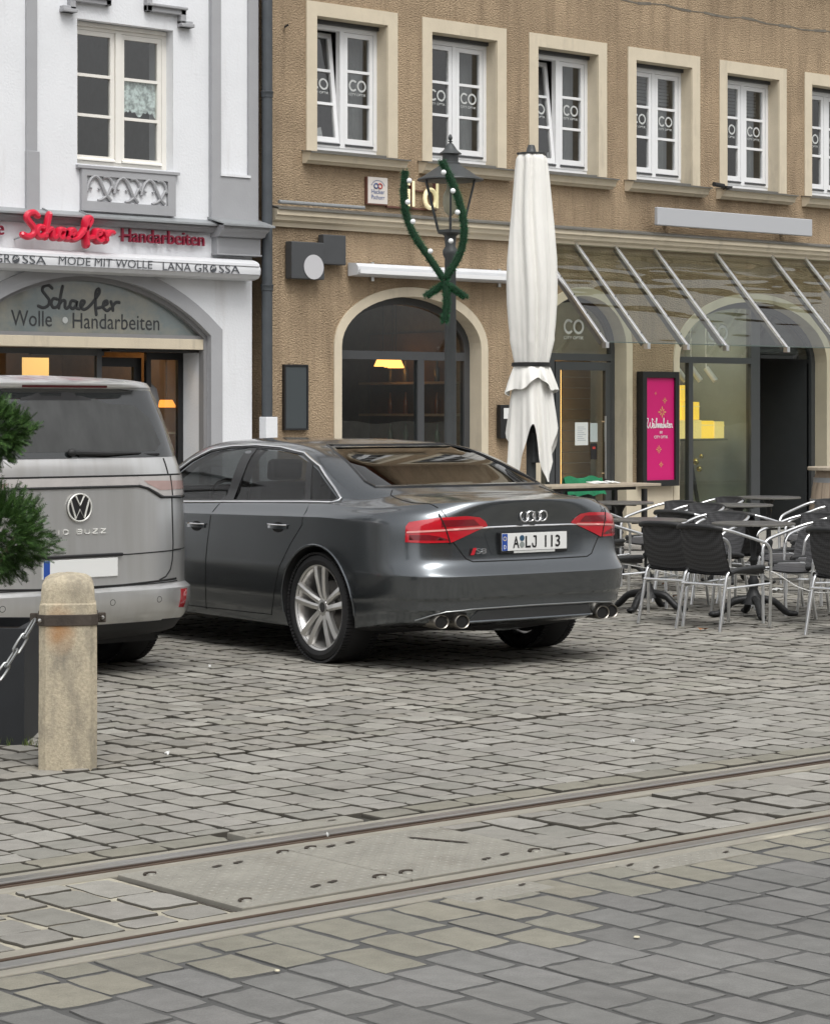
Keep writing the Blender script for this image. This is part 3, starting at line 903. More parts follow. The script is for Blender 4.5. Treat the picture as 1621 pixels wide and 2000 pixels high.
def arch_band(mb, A, w, y0, y1):
    """frame of width w just inside an arched opening"""
    outer = A[1:] + [A[0]]
    cx = (A[0][0] + A[1][0]) / 2
    inn = offset_poly(A, -w)
    inner = [(A[1][0] - w, A[1][1])] + inn[2:] + [(A[0][0] + w, A[0][1])]
    n = len(inner)
    vs = [(x, y0, z) for x, z in inner] + [(x, y0, z) for x, z in outer] + [(x, y1, z) for x, z in inner] + [(x, y1, z) for x, z in outer]
    fs = []
    for i in range(n - 1):
        fs += [(i, i + 1, n + i + 1, n + i), (i, 2 * n + i, 2 * n + i + 1, i + 1), (2 * n + i, 3 * n + i, 3 * n + i + 1, 2 * n + i + 1)]
    return mb.add(vs, fs)
def lunette(A, zt, w):
    """glass above a transom"""
    inn = offset_poly(A, -w)[2:]
    pts = [p for p in inn if p[1] > zt]
    return [(pts[-1][0], zt), (pts[0][0], zt)] + pts
SY = FY + .22
# spectacle shop: door arch
df = MB()
arch_band(df, A2, .07, SY - .03, SY + .05)
df.box(20.19, 21.56, SY - .029, SY + .049, 2.25, 2.34)
df.box(20.19, 20.47, SY - .02, SY + .04, 2.17, 2.25); df.box(20.47, 20.56, SY - .028, SY + .045, .0, 2.25)
df.box(20.19, 20.25, SY - .02, SY + .04, .0, 2.17)
dframe = obj('shop_door', df, M['anthracite'], brown)
lv = lunette(A2, 2.34, .07)
obj('pane', MB().prism(lv, SY + .005, SY + .012), M['glass_shop'], dframe)
co_logo(20.92, SY - .004, 2.68, .36, dframe)
leaf = MB()
for b in ((20.575, 20.66, .01, 2.235), (21.46, 21.55, .01, 2.235)): leaf.box(b[0], b[1], SY - .035, SY + .02, b[2], b[3])
leaf.box(20.66, 21.46, SY - .034, SY + .019, 2.13, 2.235); leaf.box(20.66, 21.46, SY - .034, SY + .019, .01, .16)
obj('door_leaf', leaf, M['anthracite'], dframe)
obj('pane', MB().box(20.66, 21.46, SY - .012, SY - .004, .16, 2.13), M['glass_shop'], dframe)
obj('pane', MB().box(20.25, 20.47, SY - .012, SY - .004, .03, 2.17), M['glass_shop'], dframe)
obj('door_handle', MB().tube([(21.40, SY - .09, .75), (21.40, SY - .09, 1.55)], .014, 8).tube([(21.40, SY - .09, .82), (21.40, SY - .03, .82)], .009, 6).tube([(21.40, SY - .09, 1.48), (21.40, SY - .03, 1.48)], .009, 6), M['steel'], dframe, smooth=40)
nb = obj('notice', MB().box(20.93, 21.16, SY - .018, SY - .014, 1.18, 1.47), M['paper'], dframe)
M['notice_print'] = mat('grey_print', (0.35, 0.38, 0.42), 0.8)
ln = MB()
for k in range(8): ln.box(20.97, 21.12 - .03 * (k % 3), SY - .0195, SY - .0185, 1.24 + .024 * k, 1.246 + .024 * k)
obj('notice_print', ln, M['notice_print'], dframe)
obj('opening_hours', MB().box(21.20, 21.33, SY - .018, SY - .014, 1.22, 1.46), mat('pale_sticker', (.45, .5, .5), .7), dframe)
obj('sticker', MB().box(21.21, 21.32, SY - .018, SY - .014, 1.00, 1.20), M['black'], dframe)
obj('sticker_mark', MB().box(21.24, 21.29, SY - .020, SY - .0185, 1.13, 1.16), mat('red_mark', (.5, .04, .03), .6), dframe)
# spectacle shop: show window and recessed entrance
sf = MB()
arch_band(sf, A3, .08, SY - .03, SY + .05)
sf.box(22.70, 24.26, SY - .029, SY + .049, 2.25, 2.33)
sf.box(24.26, 24.44, SY - .031, SY + .06, -.02, 3.0)
sf.box(22.70, 24.26, SY - .029, SY + .049, -.02, .09)
sf.box(23.03, 23.11, SY - .028, SY + .045, .09, 2.25)
show = obj('shop_window', sf, M['anthracite'], brown)
obj('pane', MB().box(22.70, 23.03, SY, SY + .008, .09, 2.25), M['glass_shop'], show)
obj('pane', MB().box(23.11, 24.26, SY, SY + .008, .09, 2.25), M['glass_shop'], show)
obj('pane', MB().prism([p for p in lunette(A3, 2.33, .08)], SY + .003, SY + .010), M['glass_shop'], show)
co_logo(23.62, SY - .004, 2.66, .40, show)
obj('recess_wall', MB().box(24.44, 24.50, SY + .06, SY + 1.3, 0, 3.0).box(25.52, 25.60, SY + .02, SY + 1.3, 0, 2.4), M['anthracite'], show)
ed = MB()
ed.box(24.50, 24.60, SY + 1.1, SY + 1.16, 0, 2.3); ed.box(25.42, 25.52, SY + 1.1, SY + 1.16, 0, 2.3); ed.box(24.60, 25.42, SY + 1.1, SY + 1.16, 2.18, 2.3); ed.box(24.60, 25.42, SY + 1.1, SY + 1.16, 0, .12)
obj('entrance_frame', ed, M['anthracite'], show)
obj('pane', MB().box(24.60, 25.42, SY + 1.12, SY + 1.13, .12, 2.18), M['glass_shop'], show)
obj('door_handle', MB().tube([(25.34, SY + 1.04, .55), (25.34, SY + 1.04, 2.0)], .014, 8), M['steel'], show, smooth=40)
obj('recess_ceiling', MB().box(24.44, 25.60, SY + .06, SY + 1.3, 2.42, 2.46), M['black'], show)
# arch beyond the right edge
qf = MB(); arch_band(qf, A4, .08, SY - .03, SY + .05); qf.box(26.98, 29.72, SY - .029, SY + .049, 2.25, 2.33); qf.box(28.3, 28.4, SY - .028, SY + .048, 0, 2.25)
qw = obj('shop_window', qf, M['anthracite'], brown)
obj('pane', MB().box(26.98, 29.72, SY, SY + .008, .0, 2.25), M['glass_shop'], qw)
obj('pane', MB().prism(lunette(A4, 2.33, .08), SY + .003, SY + .010), M['glass_shop'], qw)
# dark arched bar entrance
ef = MB(); arch_band(ef, A1, .09, SY - .03, SY + .05); ef.box(17.06, 19.04, SY - .029, SY + .049, 2.22, 2.32); ef.box(18.30, 18.40, SY - .028, SY + .048, 0, 2.22); ef.box(17.06, 18.30, SY - .027, SY + .047, 0, .5)
bar = obj('bar_front', ef, M['anthracite'], brown)
obj('pane', MB().box(17.06, 18.30, SY, SY + .008, .5, 2.22), M['glass_shop'], bar)
obj('pane', MB().box(18.40, 19.04, SY, SY + .008, .06, 2.22), M['glass_shop'], bar)
obj('pane', MB().prism(lunette(A1, 2.32, .09), SY + .003, SY + .010), M['glass_shop'], bar)
M['glow_amber'] = mat('amber_glow', (1, .5, .15), .5, emit=(1, .42, .10), estr=2.5)
M['room_warm'] = mat('room_warm_wall', (0.16, 0.105, 0.06), 0.9, var=0.2)
M['room_shop'] = mat('room_shop_wall', (0.50, 0.49, 0.45), 0.9, var=0.1)
room('room', 16.6, 19.5, 0.0, 3.3, FY + .345, FY + 4.0, brown)
room('room', 19.9, 22.1, 0.0, 3.3, FY + .345, FY + 3.2, brown, M['room_shop'])
room('room', 22.3, 25.9, 0.0, 3.3, FY + 1.6, FY + 3.6, brown, M['room_shop'])
obj('room_side', MB().add([(22.3, FY + .345, 0), (22.3, FY + 1.6, 0), (22.3, FY + 1.6, 3.3), (22.3, FY + .345, 3.3), (24.44, FY + .345, 0.01), (24.44, FY + 1.6, 0.01), (24.44, FY + .345, 3.2), (24.44, FY + 1.6, 3.2)], [(0, 1, 2, 3), (0, 4, 5, 1), (3, 2, 7, 6)]), M['room_shop'], brown, fix=False)
room('room', 26.6, 30.1, 0.0, 3.3, FY + .345, FY + 3.0, brown)

# things in the spectacle shop
M['led'] = mat('warm_led', (1, .6, .25), 0.5, emit=(1.0, 0.50, 0.14), estr=3.2)
obj('light_strip', MB().box(21.14, 21.19, FY + .72, FY + .75, .15, 2.2), M['led'], label='upright warm orange light strip behind the glass door', category='light strip')
M['display_wood'] = mat('display_board', (0.42, 0.33, 0.22), 0.6, var=0.1)
dw = empty('display_wall', (21.62, FY + 1.0, 0), label='beige slatted display wall inside the glass shop door', category='display wall')
for k in range(16): obj('slat', MB().box(21.30, 21.95, FY + .95, FY + .98, .1 + .14 * k, .232 + .14 * k), M['display_wood'], dw)
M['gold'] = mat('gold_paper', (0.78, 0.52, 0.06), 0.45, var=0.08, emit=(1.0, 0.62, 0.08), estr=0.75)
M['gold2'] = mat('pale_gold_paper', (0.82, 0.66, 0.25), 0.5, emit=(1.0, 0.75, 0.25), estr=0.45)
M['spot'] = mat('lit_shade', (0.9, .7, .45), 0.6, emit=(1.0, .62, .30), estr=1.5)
gy = FY + .75
def gift(x, z, w, h, d, m, label):
    t = empty('gift_box', (x, gy, z), label=label, category='gift box', group='lit gold gift boxes in the shop window')
    obj('box', MB().box(x - w / 2, x + w / 2, gy - d / 2, gy + d / 2, z, z + h), m, t, bevel=.004)
    obj('lid', MB().box(x - w / 2 - .004, x + w / 2 + .004, gy - d / 2 - .004, gy + d / 2 + .004, z + h * .72, z + h * .78), M['gold2'], t)
stand = empty('display_stand', (23.4, gy, 0), label='slim black stand carrying the gold gift boxes', category='stand')
obj('shelf', MB().box(22.75, 24.24, gy - .16, gy + .16, 1.21, 1.235), M['glass_shop'], stand)
obj('leg', MB().tube([(23.0, gy, 0), (23.25, gy, 1.21)], .03, 6), M['black'], stand)
obj('leg', MB().tube([(23.9, gy, 0), (23.6, gy, 1.21)], .03, 6), M['black'], stand)
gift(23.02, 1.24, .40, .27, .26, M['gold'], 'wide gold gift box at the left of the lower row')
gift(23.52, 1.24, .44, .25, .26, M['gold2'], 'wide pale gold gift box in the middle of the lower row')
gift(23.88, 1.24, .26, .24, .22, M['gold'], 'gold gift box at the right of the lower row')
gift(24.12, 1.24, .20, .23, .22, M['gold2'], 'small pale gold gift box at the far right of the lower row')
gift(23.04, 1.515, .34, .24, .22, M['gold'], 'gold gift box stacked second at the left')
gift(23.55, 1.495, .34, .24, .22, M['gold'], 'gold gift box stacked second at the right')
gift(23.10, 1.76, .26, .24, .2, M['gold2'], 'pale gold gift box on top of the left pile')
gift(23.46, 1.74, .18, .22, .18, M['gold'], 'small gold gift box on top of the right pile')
for k, (x, z, r) in enumerate(((23.55, .93, .045), (23.62, .83, .04), (23.66, 1.0, .03))):
    obj('bauble', MB().sphere((x, gy - .2, z), r, 12, 8), mat('brass_bauble%d' % k, (.55, .42, .14), .25, metal=.9), smooth=60, label=('largest', 'lowest', 'smallest')[k] + ' brass bauble hanging below the gift boxes', category='bauble', group='brass baubles under the gifts')
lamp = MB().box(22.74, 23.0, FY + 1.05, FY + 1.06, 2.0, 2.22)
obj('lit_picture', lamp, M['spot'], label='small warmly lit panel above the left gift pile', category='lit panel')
for k, x in enumerate((23.32, 23.62, 23.92)):
    t = empty('spotlight', (x, FY + .7, 2.24), label='white spotlight under the shop ceiling, ' + ('left', 'middle', 'right')[k] + ' one', category='spotlight', group='white ceiling spotlights')
    obj('lamp_body', MB().tube([(x, FY + .7, 2.20), (x + .06, FY + .58, 2.02)], .04, 10), M['win_white'], t, smooth=40)
    obj('arm', MB().tube([(x, FY + .7, 3.28), (x, FY + .7, 2.2)], .008, 6), M['win_white'], t)

# added unseen lamps that brighten the shop rooms, and fittings inside
M['mint_grey'] = mat('mint_partition', (.30, .33, .32), .4, var=.14, vscale=2)
M['fill_lamp'] = mat('fill_lamp_lit', (1, .9, .75), .5, emit=(1.0, .86, .66), estr=26.0)
M['warm_fill_lamp'] = mat('warm_fill_lamp_lit', (1, .7, .4), .5, emit=(1.0, .58, .25), estr=24.0)
def fill_lamp(x, y, z, m, lab, r_=.24):  # added lamp, out of view, that brightens a shop room
    t = empty('fill_lamp', (x, y, z), label=lab, category='ceiling lamp', group='lit lamps inside the shops')
    obj('diffuser', MB().lathe([(r_, z), (r_, z + .03), (.0001, z + .03)], 16, (x, y, 0)), m, t)
    obj('rim', MB().lathe([(r_ + .001, z + .01), (r_ + .015, z + .01), (r_ + .015, z + .045), (r_ + .001, z + .045)], 16, (x, y, 0), caps=False), M['win_white'], t)
fill_lamp(21.0, FY + 1.9, 3.2, M['fill_lamp'], 'lit round ceiling lamp behind the arched shop door', .13)
fill_lamp(23.35, FY + 1.05, 3.15, M['fill_lamp'], 'lit round ceiling lamp at the left of the show window')
obj('partition', MB().box(24.41, 24.436, FY + .35, FY + 1.55, 0, 3.2), M['mint_grey'], show)
fill_lamp(24.9, FY + 2.6, 3.2, M['fill_lamp'], 'lit round ceiling lamp behind the shop entrance', .12)
fill_lamp(28.2, FY + 1.8, 3.2, M['fill_lamp'], 'lit round ceiling lamp in the farthest shop arch')
M['mint'] = mat('mint_pillar', (.46, .54, .47), .6, var=.05)
obj('display_pillar', MB().box(23.78, 24.02, FY + 1.35, FY + 1.55, 0, 3.3), M['mint'], label='pale mint pillar inside the show window', category='pillar')
sh_ = empty('eyewear_shelf', (23.4, FY + 3.4, 0), label='wall shelf of dark spectacle cases deep in the shop', category='shelf')
for k in range(6): obj('board', MB().box(22.45, 25.4, FY + 3.3, FY + 3.55, .4 + .42 * k, .43 + .42 * k), M['display_wood'], sh_)
for k in range(6):
    for j in range(9): obj('case', MB().box(22.6 + .31 * j, 22.78 + .31 * j, FY + 3.36, FY + 3.5, .431 + .42 * k, .52 + .42 * k + .03 * ((j * 7 + k) % 3)), (M['black'], M['anthracite'], M['paper'])[(j * 5 + k) % 3], sh_)
# bar behind the dark arch
bt = empty('bar_counter', (18.0, FY + 2.6, 0), label='dark wooden bar counter behind the arched entrance', category='counter')
obj('counter_front', MB().box(17.0, 19.2, FY + 2.4, FY + 2.9, 0, 1.05), M['room_warm'], bt)
obj('counter_top', MB().box(16.95, 19.25, FY + 2.32, FY + 2.95, 1.05, 1.10), M['display_wood'], bt)
for k, (x, py_) in enumerate(((18.35, FY + .9), (18.8, FY + 1.25), (19.15, FY + 1.6))):
    t = empty('pendant_lamp', (x, py_, 2.1), label='small amber pendant lamp over the bar, ' + ('left', 'middle', 'right')[k] + ' of three', category='lamp', group='amber pendant lamps')
    obj('lamp_shade', MB().lathe([(.03, 2.34), (.11, 2.16), (.10, 2.155), (.0001, 2.2)], 14, (x, py_, 0)), M['glow_amber'], t, smooth=50)
    obj('cord', MB().tube([(x, py_, 2.34), (x, py_, 3.29)], .006, 5), M['black'], t)
bs = empty('bottle_shelf', (19.35, FY + 1.5, 0), label='wooden bottle shelf on the side wall of the dark bar', category='shelf')
for z_ in (1.15, 1.55, 1.95): obj('board', MB().box(19.20, 19.48, FY + .6, FY + 2.4, z_, z_ + .03), M['display_wood'], bs)
obj('back_panel', MB().box(19.47, 19.49, FY + .5, FY + 2.5, 0.2, 2.6), M['room_warm'], bs)
M['bottle'] = [mat('bottle%d' % k, c, .12, coat=.6) for k, c in enumerate(((.05, .09, .03), (.16, .06, .02), (.10, .10, .09)))]
for k in range(15):
    z_ = (1.18, 1.58, 1.98)[k % 3]; y_ = FY + .72 + .3 * (k // 3)
    obj('bottle', MB().lathe([(.035, z_), (.036, z_ + .16), (.014, z_ + .20), (.013, z_ + .27), (.0001, z_ + .272)], 10, (19.33, y_, 0)), M['bottle'][k % 3], smooth=50, label='glass bottle on the %s board of the bar shelf, %s from the window' % (('lowest', 'middle', 'top')[k % 3], ('first', 'second', 'third', 'fourth', 'fifth')[k // 3]), category='bottle', group='bottles on the bar shelf')
obj('bench_cushion', MB().box(18.0, 18.9, FY + .75, FY + 1.15, .55, .95), mat('red_cushion', (.28, .03, .03), .9), bevel=.06, label='red padded bench behind the dark bar window', category='bench')
# curtains and blinds behind the upper windows
M['drape'] = mat('grey_drape', (.30, .31, .31), .9, var=.1)
for i, wx in enumerate(win_x[:8]):
    a_, b_ = wx + WW - TR - .26, wx + WW - TR - .03
    rows_ = [[(a_ + (b_ - a_) * j / 10, FY + .42 + .02 * math.sin(j * 2.2), z_) for j in range(11)] for z_ in (WB_ + .05, WT - .1)]
    obj('curtain', MB().grid(rows_), M['drape'], fix=False, smooth=60, label='grey curtain drawn to the right inside upper window number %s from the left' % ('one', 'two', 'three', 'four', 'five', 'six', 'seven', 'eight')[i], category='curtain', group='grey curtains in the tan building')
    if i in (3, 4):
        bl_ = empty('roller_blind', (wx + .6, FY + .4, WT - .5), label='grey slatted blind half down in the %s upper window' % ('fourth' if i == 3 else 'fifth'), category='blind')
        for k in range(9): obj('slat', MB().box(wx + TR + .02, wx + WW - TR - .02, FY + .385, FY + .395, WT - .27 - .045 * k, WT - .235 - .045 * k), M['drape'], bl_)
# things on the tan wall
M['pink'] = mat('magenta_print', (0.62, 0.004, 0.16), 0.5)
M['gold_print'] = mat('gold_print', (0.72, 0.42, 0.14), 0.5)
M['white_print'] = mat('white_print', (0.85, 0.80, 0.82), 0.5)
po = empty('poster_case', (22.22, FY - .05, .645), label='magenta poster in a black frame between the shop arches', category='poster')
fb = MB(); px0, px1, pz0, pz1 = 21.82, 22.50, .645, 2.12
for b in ((px0, px0 + .075, pz0, pz1), (px1 - .075, px1, pz0, pz1)): fb.box(b[0], b[1], FY - .13, FY - .015, b[2], b[3])
fb.box(px0 + .075, px1 - .075, FY - .129, FY - .016, pz1 - .08, pz1); fb.box(px0 + .075, px1 - .075, FY - .129, FY - .016, pz0, pz0 + .08)
obj('frame', fb, M['black'], po, bevel=.004)
obj('poster', MB().box(px0 + .075, px1 - .075, FY - .10, FY - .03, pz0 + .08, pz1 - .08), M['pink'], po)
pc = (px0 + px1) / 2
WEI0 = [[(0, .62), (.02, .95), (.10, .98), (.05, .3), (.10, .0), (.16, .35), (.19, .62), (.19, .2), (.24, 0), (.29, .35), (.27, .98), (.33, .85)],
       [(.29, .12), (.35, .3), (.34, .5), (.30, .3), (.33, .02), (.38, .1), (.40, .45), (.40, .08), (.43, .05), (.46, .3), (.50, .95), (.47, .95), (.46, .02), (.50, .42), (.53, .35), (.53, .05), (.56, .1)],
       [(.56, .45), (.56, .02), (.59, .42), (.62, .38), (.62, .05), (.66, .15), (.70, .45), (.66, .4), (.66, .06), (.70, .1), (.71, .45), (.71, .06), (.74, .1)],
       [(.79, .4), (.75, .35), (.76, .05), (.80, .1), (.83, .98), (.81, .9), (.82, .03), (.85, .4), (.88, .05), (.91, .2), (.92, .45), (.90, .3), (.92, .04), (.97, .2)],
       [(.40, .68), (.405, .70)]]
WEI = [[(u * .80, v) for u, v in ln] for ln in WEI0] + [[(.80, .80), (.795, .30), (.80, .05), (.83, .06)], [(.77, .50), (.83, .50)], [(.84, .18), (.875, .30), (.87, .44), (.845, .38), (.845, .10), (.87, .03), (.895, .10)], [(.91, .44), (.91, .03)], [(.91, .28), (.935, .43), (.96, .36), (.96, .06), (.985, .08)]]
strokes('lettering', WEI, .0062, px0 + .082, FY - .104, 1.395, .50, .12, .002, M['white_print'], po)
text('lettering', 'BEI', pc + .02, FY - .103, 1.325, .03, M['white_print'], po, bold=.01, depth=0)
text('lettering', 'CITY OPTIK', pc + .02, FY - .103, 1.262, .034, M['white_print'], po, bold=.01, depth=0)
def star(x, z, r, parent):
    mb = MB()
    for k in range(8):
        a = math.pi * k / 4
        d = Vector((math.cos(a), 0, math.sin(a))); p = Vector((-d.z, 0, d.x))
        c = Vector((x, FY - .1035, z))
        l = r * (1 if k % 2 == 0 else .72)
        mb.add([c + d * r * .12, c + d * l * .75 + p * r * .13, c + d * l, c + d * l * .75 - p * r * .13], [(0, 1, 2, 3)])
    obj('star', mb, M['gold_print'], parent, fix=False)
for (dx, z, r) in ((-.08, 1.84, .022), (.09, 1.75, .042), (.04, 1.60, .078), (-.02, 1.12, .055), (.02, .925, .04)): star(pc + dx, z, r, po)

pq = empty('beer_plaque', (17.48, FY - .05, 4.02), label='small white enamel plaque with old-style lettering under the first window', category='plaque')
M['brown_edge'] = mat('brown_edge', (0.12, 0.05, 0.035), 0.6)
obj('plate', MB().box(17.335, 17.63, FY - .045, FY - .004, 4.02, 4.325), mat('plaque_white', (.66, .62, .58), .4), pq)
obj('edge', MB().box(17.318, 17.335, FY - .045, FY - .004, 4.005, 4.325).box(17.335, 17.63, FY - .044, FY - .005, 4.005, 4.02), M['brown_edge'], pq)
M['blue_print'] = mat('blue_print', (.08, .12, .26), .5)
M['red_print'] = mat('red_print', (.42, .06, .05), .5)
text('lettering', 'Hacker', 17.485, FY - .048, 4.135, .05, M['blue_print'], pq, w=.20, bold=.01, depth=0)
text('lettering', 'Pschorr', 17.485, FY - .048, 4.07, .05, M['blue_print'], pq, w=.20, bold=.01, depth=0)
for k, (dx, m_) in enumerate(((-.03, M['blue_print']), (.03, M['red_print']))):
    pts = [(17.485 + dx + .03 * math.cos(R(a)), FY - .048, 4.225 + .028 * math.sin(R(a))) for a in range(0, 361, 24)]
    obj('emblem', MB().tube(pts, .008, 6, caps=False), m_, pq)
arc = MB()
for a in range(20, 161, 10): arc.obox((17.485 + .10 * math.cos(R(a)), FY - .047, 4.205 + .085 * math.sin(R(a))), (.004, 0, 0), (0, .001, 0), (0, 0, .006))
obj('arc_print', arc, M['blue_print'], pq)

# lit letters on a backing bar
sl = empty('letter_sign', (18.0, FY - .05, 4.0), label='pale lit letters with red sides on the tan wall behind the lantern', category='sign')
M['lit_face'] = mat('lit_face', (.85, .78, .5), .5, emit=(1, .86, .52), estr=.2)
M['red_side'] = mat('red_return', (.13, .035, .025), .5)
def slab(parts):
    f_, s_ = MB(), MB()
    for (x0, x1, z0, z1) in parts:
        s_.box(x0 - .005, x1, FY - .09, FY - .035, z0, z1); f_.box(x0 + .003, x1 + .002, FY - .094, FY - .0905, z0 + .002, z1 - .002)
    obj('letter_side', s_, M['red_side'], sl); obj('letter_face', f_, M['lit_face'], sl)
slab([(17.893, 17.935, 4.01, 4.215)]); slab([(17.893, 17.935, 4.255, 4.315)])
slab([(17.965, 18.005, 4.01, 4.315)])
dpts = [(18.265 + .085 * math.cos(R(a)), FY - .075, 4.12 + .11 * math.sin(R(a))) for a in range(0, 360, 20)]
obj('letter_face', MB().tube(dpts, .026, 6, closed=True), M['lit_face'], sl, smooth=50)
slab([(18.335, 18.375, 4.01, 4.315)])
obj('backing_bar', MB().box(17.63, 18.40, FY - .036, FY - .004, 3.985, 4.005).box(17.88, 18.40, FY - .034, FY - .004, 4.20, 4.215), M['brown_edge'], sl)

# roller awning and small signs round the bar entrance
aw = empty('awning_case', (18.2, FY - .15, 3.2), label='closed white roller awning above the dark arched entrance', category='awning')
ap = [(FY - .03, 3.32), (FY - .17, 3.31), (FY - .21, 3.27), (FY - .215, 3.22), (FY - .19, 3.175), (FY - .03, 3.165)]
obj('case', MB().prism(ap, 17.05, 19.85, 'yz'), M['awning_white'], aw, smooth=35)
obj('front_bar', MB().box(17.07, 19.83, FY - .235, FY - .217, 3.19, 3.235), M['win_white'], aw)
obj('bracket', MB().box(17.4, 17.44, FY - .03, FY, 3.12, 3.34).box(19.4, 19.44, FY - .03, FY, 3.12, 3.34), M['steel'], aw)
ns = empty('bracket_sign', (16.45, FY - .3, 3.1), label='dark projecting box sign with a pale disc above the menu board', category='sign')
obj('sign_box', MB().box(16.15, 16.62, FY - .14, FY - .02, 3.10, 3.52).box(16.62, 16.95, FY - .12, FY - .02, 3.28, 3.62), M['anthracite'], ns, bevel=.01)
obj('sign_disc', MB().lathe([(.14, FY - .148), (.14, FY - .141)], 24, (16.46, 0, 3.24), axis='y'), mat('disc_pale', (.5, .5, .52), .5), ns)
mbn = empty('menu_board', (16.3, FY - .03, 1.4), label='narrow dark menu board on the tan wall left of the entrance', category='menu board')
obj('board', MB().box(16.14, 16.44, FY - .04, FY - .002, 1.42, 2.12), mat('slate', (.045, .055, .06), .6), mbn)
obj('frame', MB().box(16.12, 16.14, FY - .05, FY - .002, 1.40, 2.14).box(16.44, 16.46, FY - .05, FY - .002, 1.40, 2.14).box(16.14, 16.44, FY - .05, FY - .002, 2.12, 2.14).box(16.14, 16.44, FY - .05, FY - .002, 1.40, 1.42), M['black'], mbn)
mc = empty('menu_case', (19.55, FY - .06, 1.3), label='black wall case with a white sheet half hidden by the parasol', category='menu case')
obj('case', MB().box(19.38, 19.78, FY - .09, FY - .02, 1.28, 1.69), M['black'], mc, bevel=.004)
obj('sheet', MB().box(19.43, 19.73, FY - .094, FY - .0905, 1.52, 1.65), M['paper'], mc)
cs = empty('wall_camera', (22.95, FY - .2, 4.6), label='small black camera on a bracket under the fifth window', category='camera')
obj('camera_arm', MB().tube([(23.42, FY - .03, 4.52), (23.3, FY - .2, 4.56), (23.15, FY - .26, 4.56)], .012, 6), M['black'], cs)
obj('camera_body', MB().tube([(23.2, FY - .26, 4.565), (22.99, FY - .28, 4.575)], .03, 8), M['black'], cs, smooth=40)
obj('camera_hood', MB().box(23.28, 23.40, FY - .24, FY - .14, 4.545, 4.575), M['black'], cs)
cl = MB(); cl.tube([(16.155, FY - .01, 5.93), (16.13, FY - .05, 5.93), (16.15, FY - .08, 5.95)], .012, 6)
obj('wall_hook', cl, M['iron'], label='small rusty hook in the plaster left of the first window', category='hook')

# shop name board of the spectacle shop, seen only as a blur in the photograph: pale grey board
nb_ = empty('fascia_board', (25.5, FY - .06, 3.95), label='plain pale grey fascia board above the glass canopy', category='sign')
obj('board', MB().box(21.95, 25.0, FY - .26, FY - .20, 3.99, 4.22), mat('fascia_grey', (.42, .43, .45), .5), nb_, bevel=.01)
obj('bracket', MB().box(22.3, 22.36, FY - .20, FY - .0, 4.06, 4.12).box(24.6, 24.66, FY - .20, FY - .0, 4.06, 4.12), M['lead'], nb_)

# ---------------------------------------------------------------- glass canopy
cn = empty('glass_canopy', (24, FY - .6, 2.44), label='sloping glass canopy on steel bars above the spectacle shop', category='canopy')
barx = [19.99, 20.70, 21.40, 22.12, 23.28, 24.41, 25.11, 25.85, 27.0, 28.1]
yt, zt, yb, zb = FY - .03, 3.715, FY - 1.25, 2.44
for i, x in enumerate(barx):
    mb = MB().bar((x, yt, zt), (x, yb - .02, zb - .02), .045, .035, (0, 0, 1))
    b = obj('glazing_bar', mb, M['alu'], cn, bevel=.004)
    bl = MB()
    for t in (.05, .2, .38, .56, .74, .92): bl.sphere((x, yt + (yb - yt) * t - .022, zt + (zb - zt) * t + .022), .009, 6, 4)
    obj('screw', bl, M['iron'], b)
    obj('end_clip', MB().box(x - .026, x + .026, yb - .05, yb + .02, zb - .075, zb - .005), M['alu'], b, bevel=.004)
    obj('rafter', MB().bar((x, yt, zt - .05), (x, yb + .06, zb - .02), .012, .06, (0, 0, 1)), M['lead'], b)
M['glass_edge'] = mat('glass_edge', (.10, .13, .12), .2)
for a, b in zip(barx, barx[1:]):
    d = Vector((0, yb - yt, zb - zt)); nrm = Vector((0, d.z, -d.y)).normalized() * -.004
    p = MB().add([(a + .02, yt, zt + .004), (b - .02, yt, zt + .004), (b - .02, yb, zb + .004), (a + .02, yb, zb + .004)], [(0, 1, 2, 3)])
    obj('glass_pane', p, M['glass_canopy'], cn, fix=False)
    obj('pane_edge', MB().box(a + .02, b - .02, yb - .012, yb + .0, zb - .008, zb + .003), M['glass_edge'], cn)
obj('wall_rail', MB().box(barx[0] - .05, barx[-1] + .05, FY - .05, FY - .001, zt - .02, zt + .03), M['cream'], cn)
# ---------------------------------------------------------------- white building (left)
white = empty('white_building', (13, FY, 0), label='white rendered building with grey pilasters, tracery panel and arched yarn shop', category='building')
WX0, WX1, WTOP = 5.0, 15.70, 10.6
def seg_arch(x0, x1, zb, zs, zt, n=20):
    c, a = (x0 + x1) / 2, (x1 - x0) / 2
    h = zt - zs; r = (a * a + h * h) / (2 * h); th = math.asin(a / r)
    pts = [(x0, zb), (x1, zb)]
    for i in range(n + 1):
        t = th - 2 * th * i / n
        pts.append((c + r * math.sin(t), zt - r + r * math.cos(t)))
    return pts
SA = seg_arch(12.02, 15.13, 0, 2.44, 3.04)
wins = [13.42 - 2.0 * 1.32 - .0, 13.42]                # left edges of window openings
wh = []
wl_ = [(10.72, 11.94), (13.42, 14.64)]
for (a, b) in wl_: wh.append([(a, 4.215), (b, 4.215), (b, 5.735), (a, 5.735)])
for (a, b) in wl_: wh.append([(a, 7.4), (b, 7.4), (b, 8.9), (a, 8.9)])
mb = wall(MB(), [(WX0, -.05), (WX1, -.05), (WX1, WTOP), (WX0, WTOP)], wh + [SA], FY, .46)
mb.add([(WX1, FY, -.05), (WX1, FY + 9, -.05), (WX1, FY + 9, WTOP), (WX1, FY, WTOP)], [(0, 1, 2, 3)])
mb.add([(WX0, FY, -.05), (WX0, FY + 9, -.05), (WX0, FY + 9, WTOP), (WX0, FY, WTOP)], [(3, 2, 1, 0)])
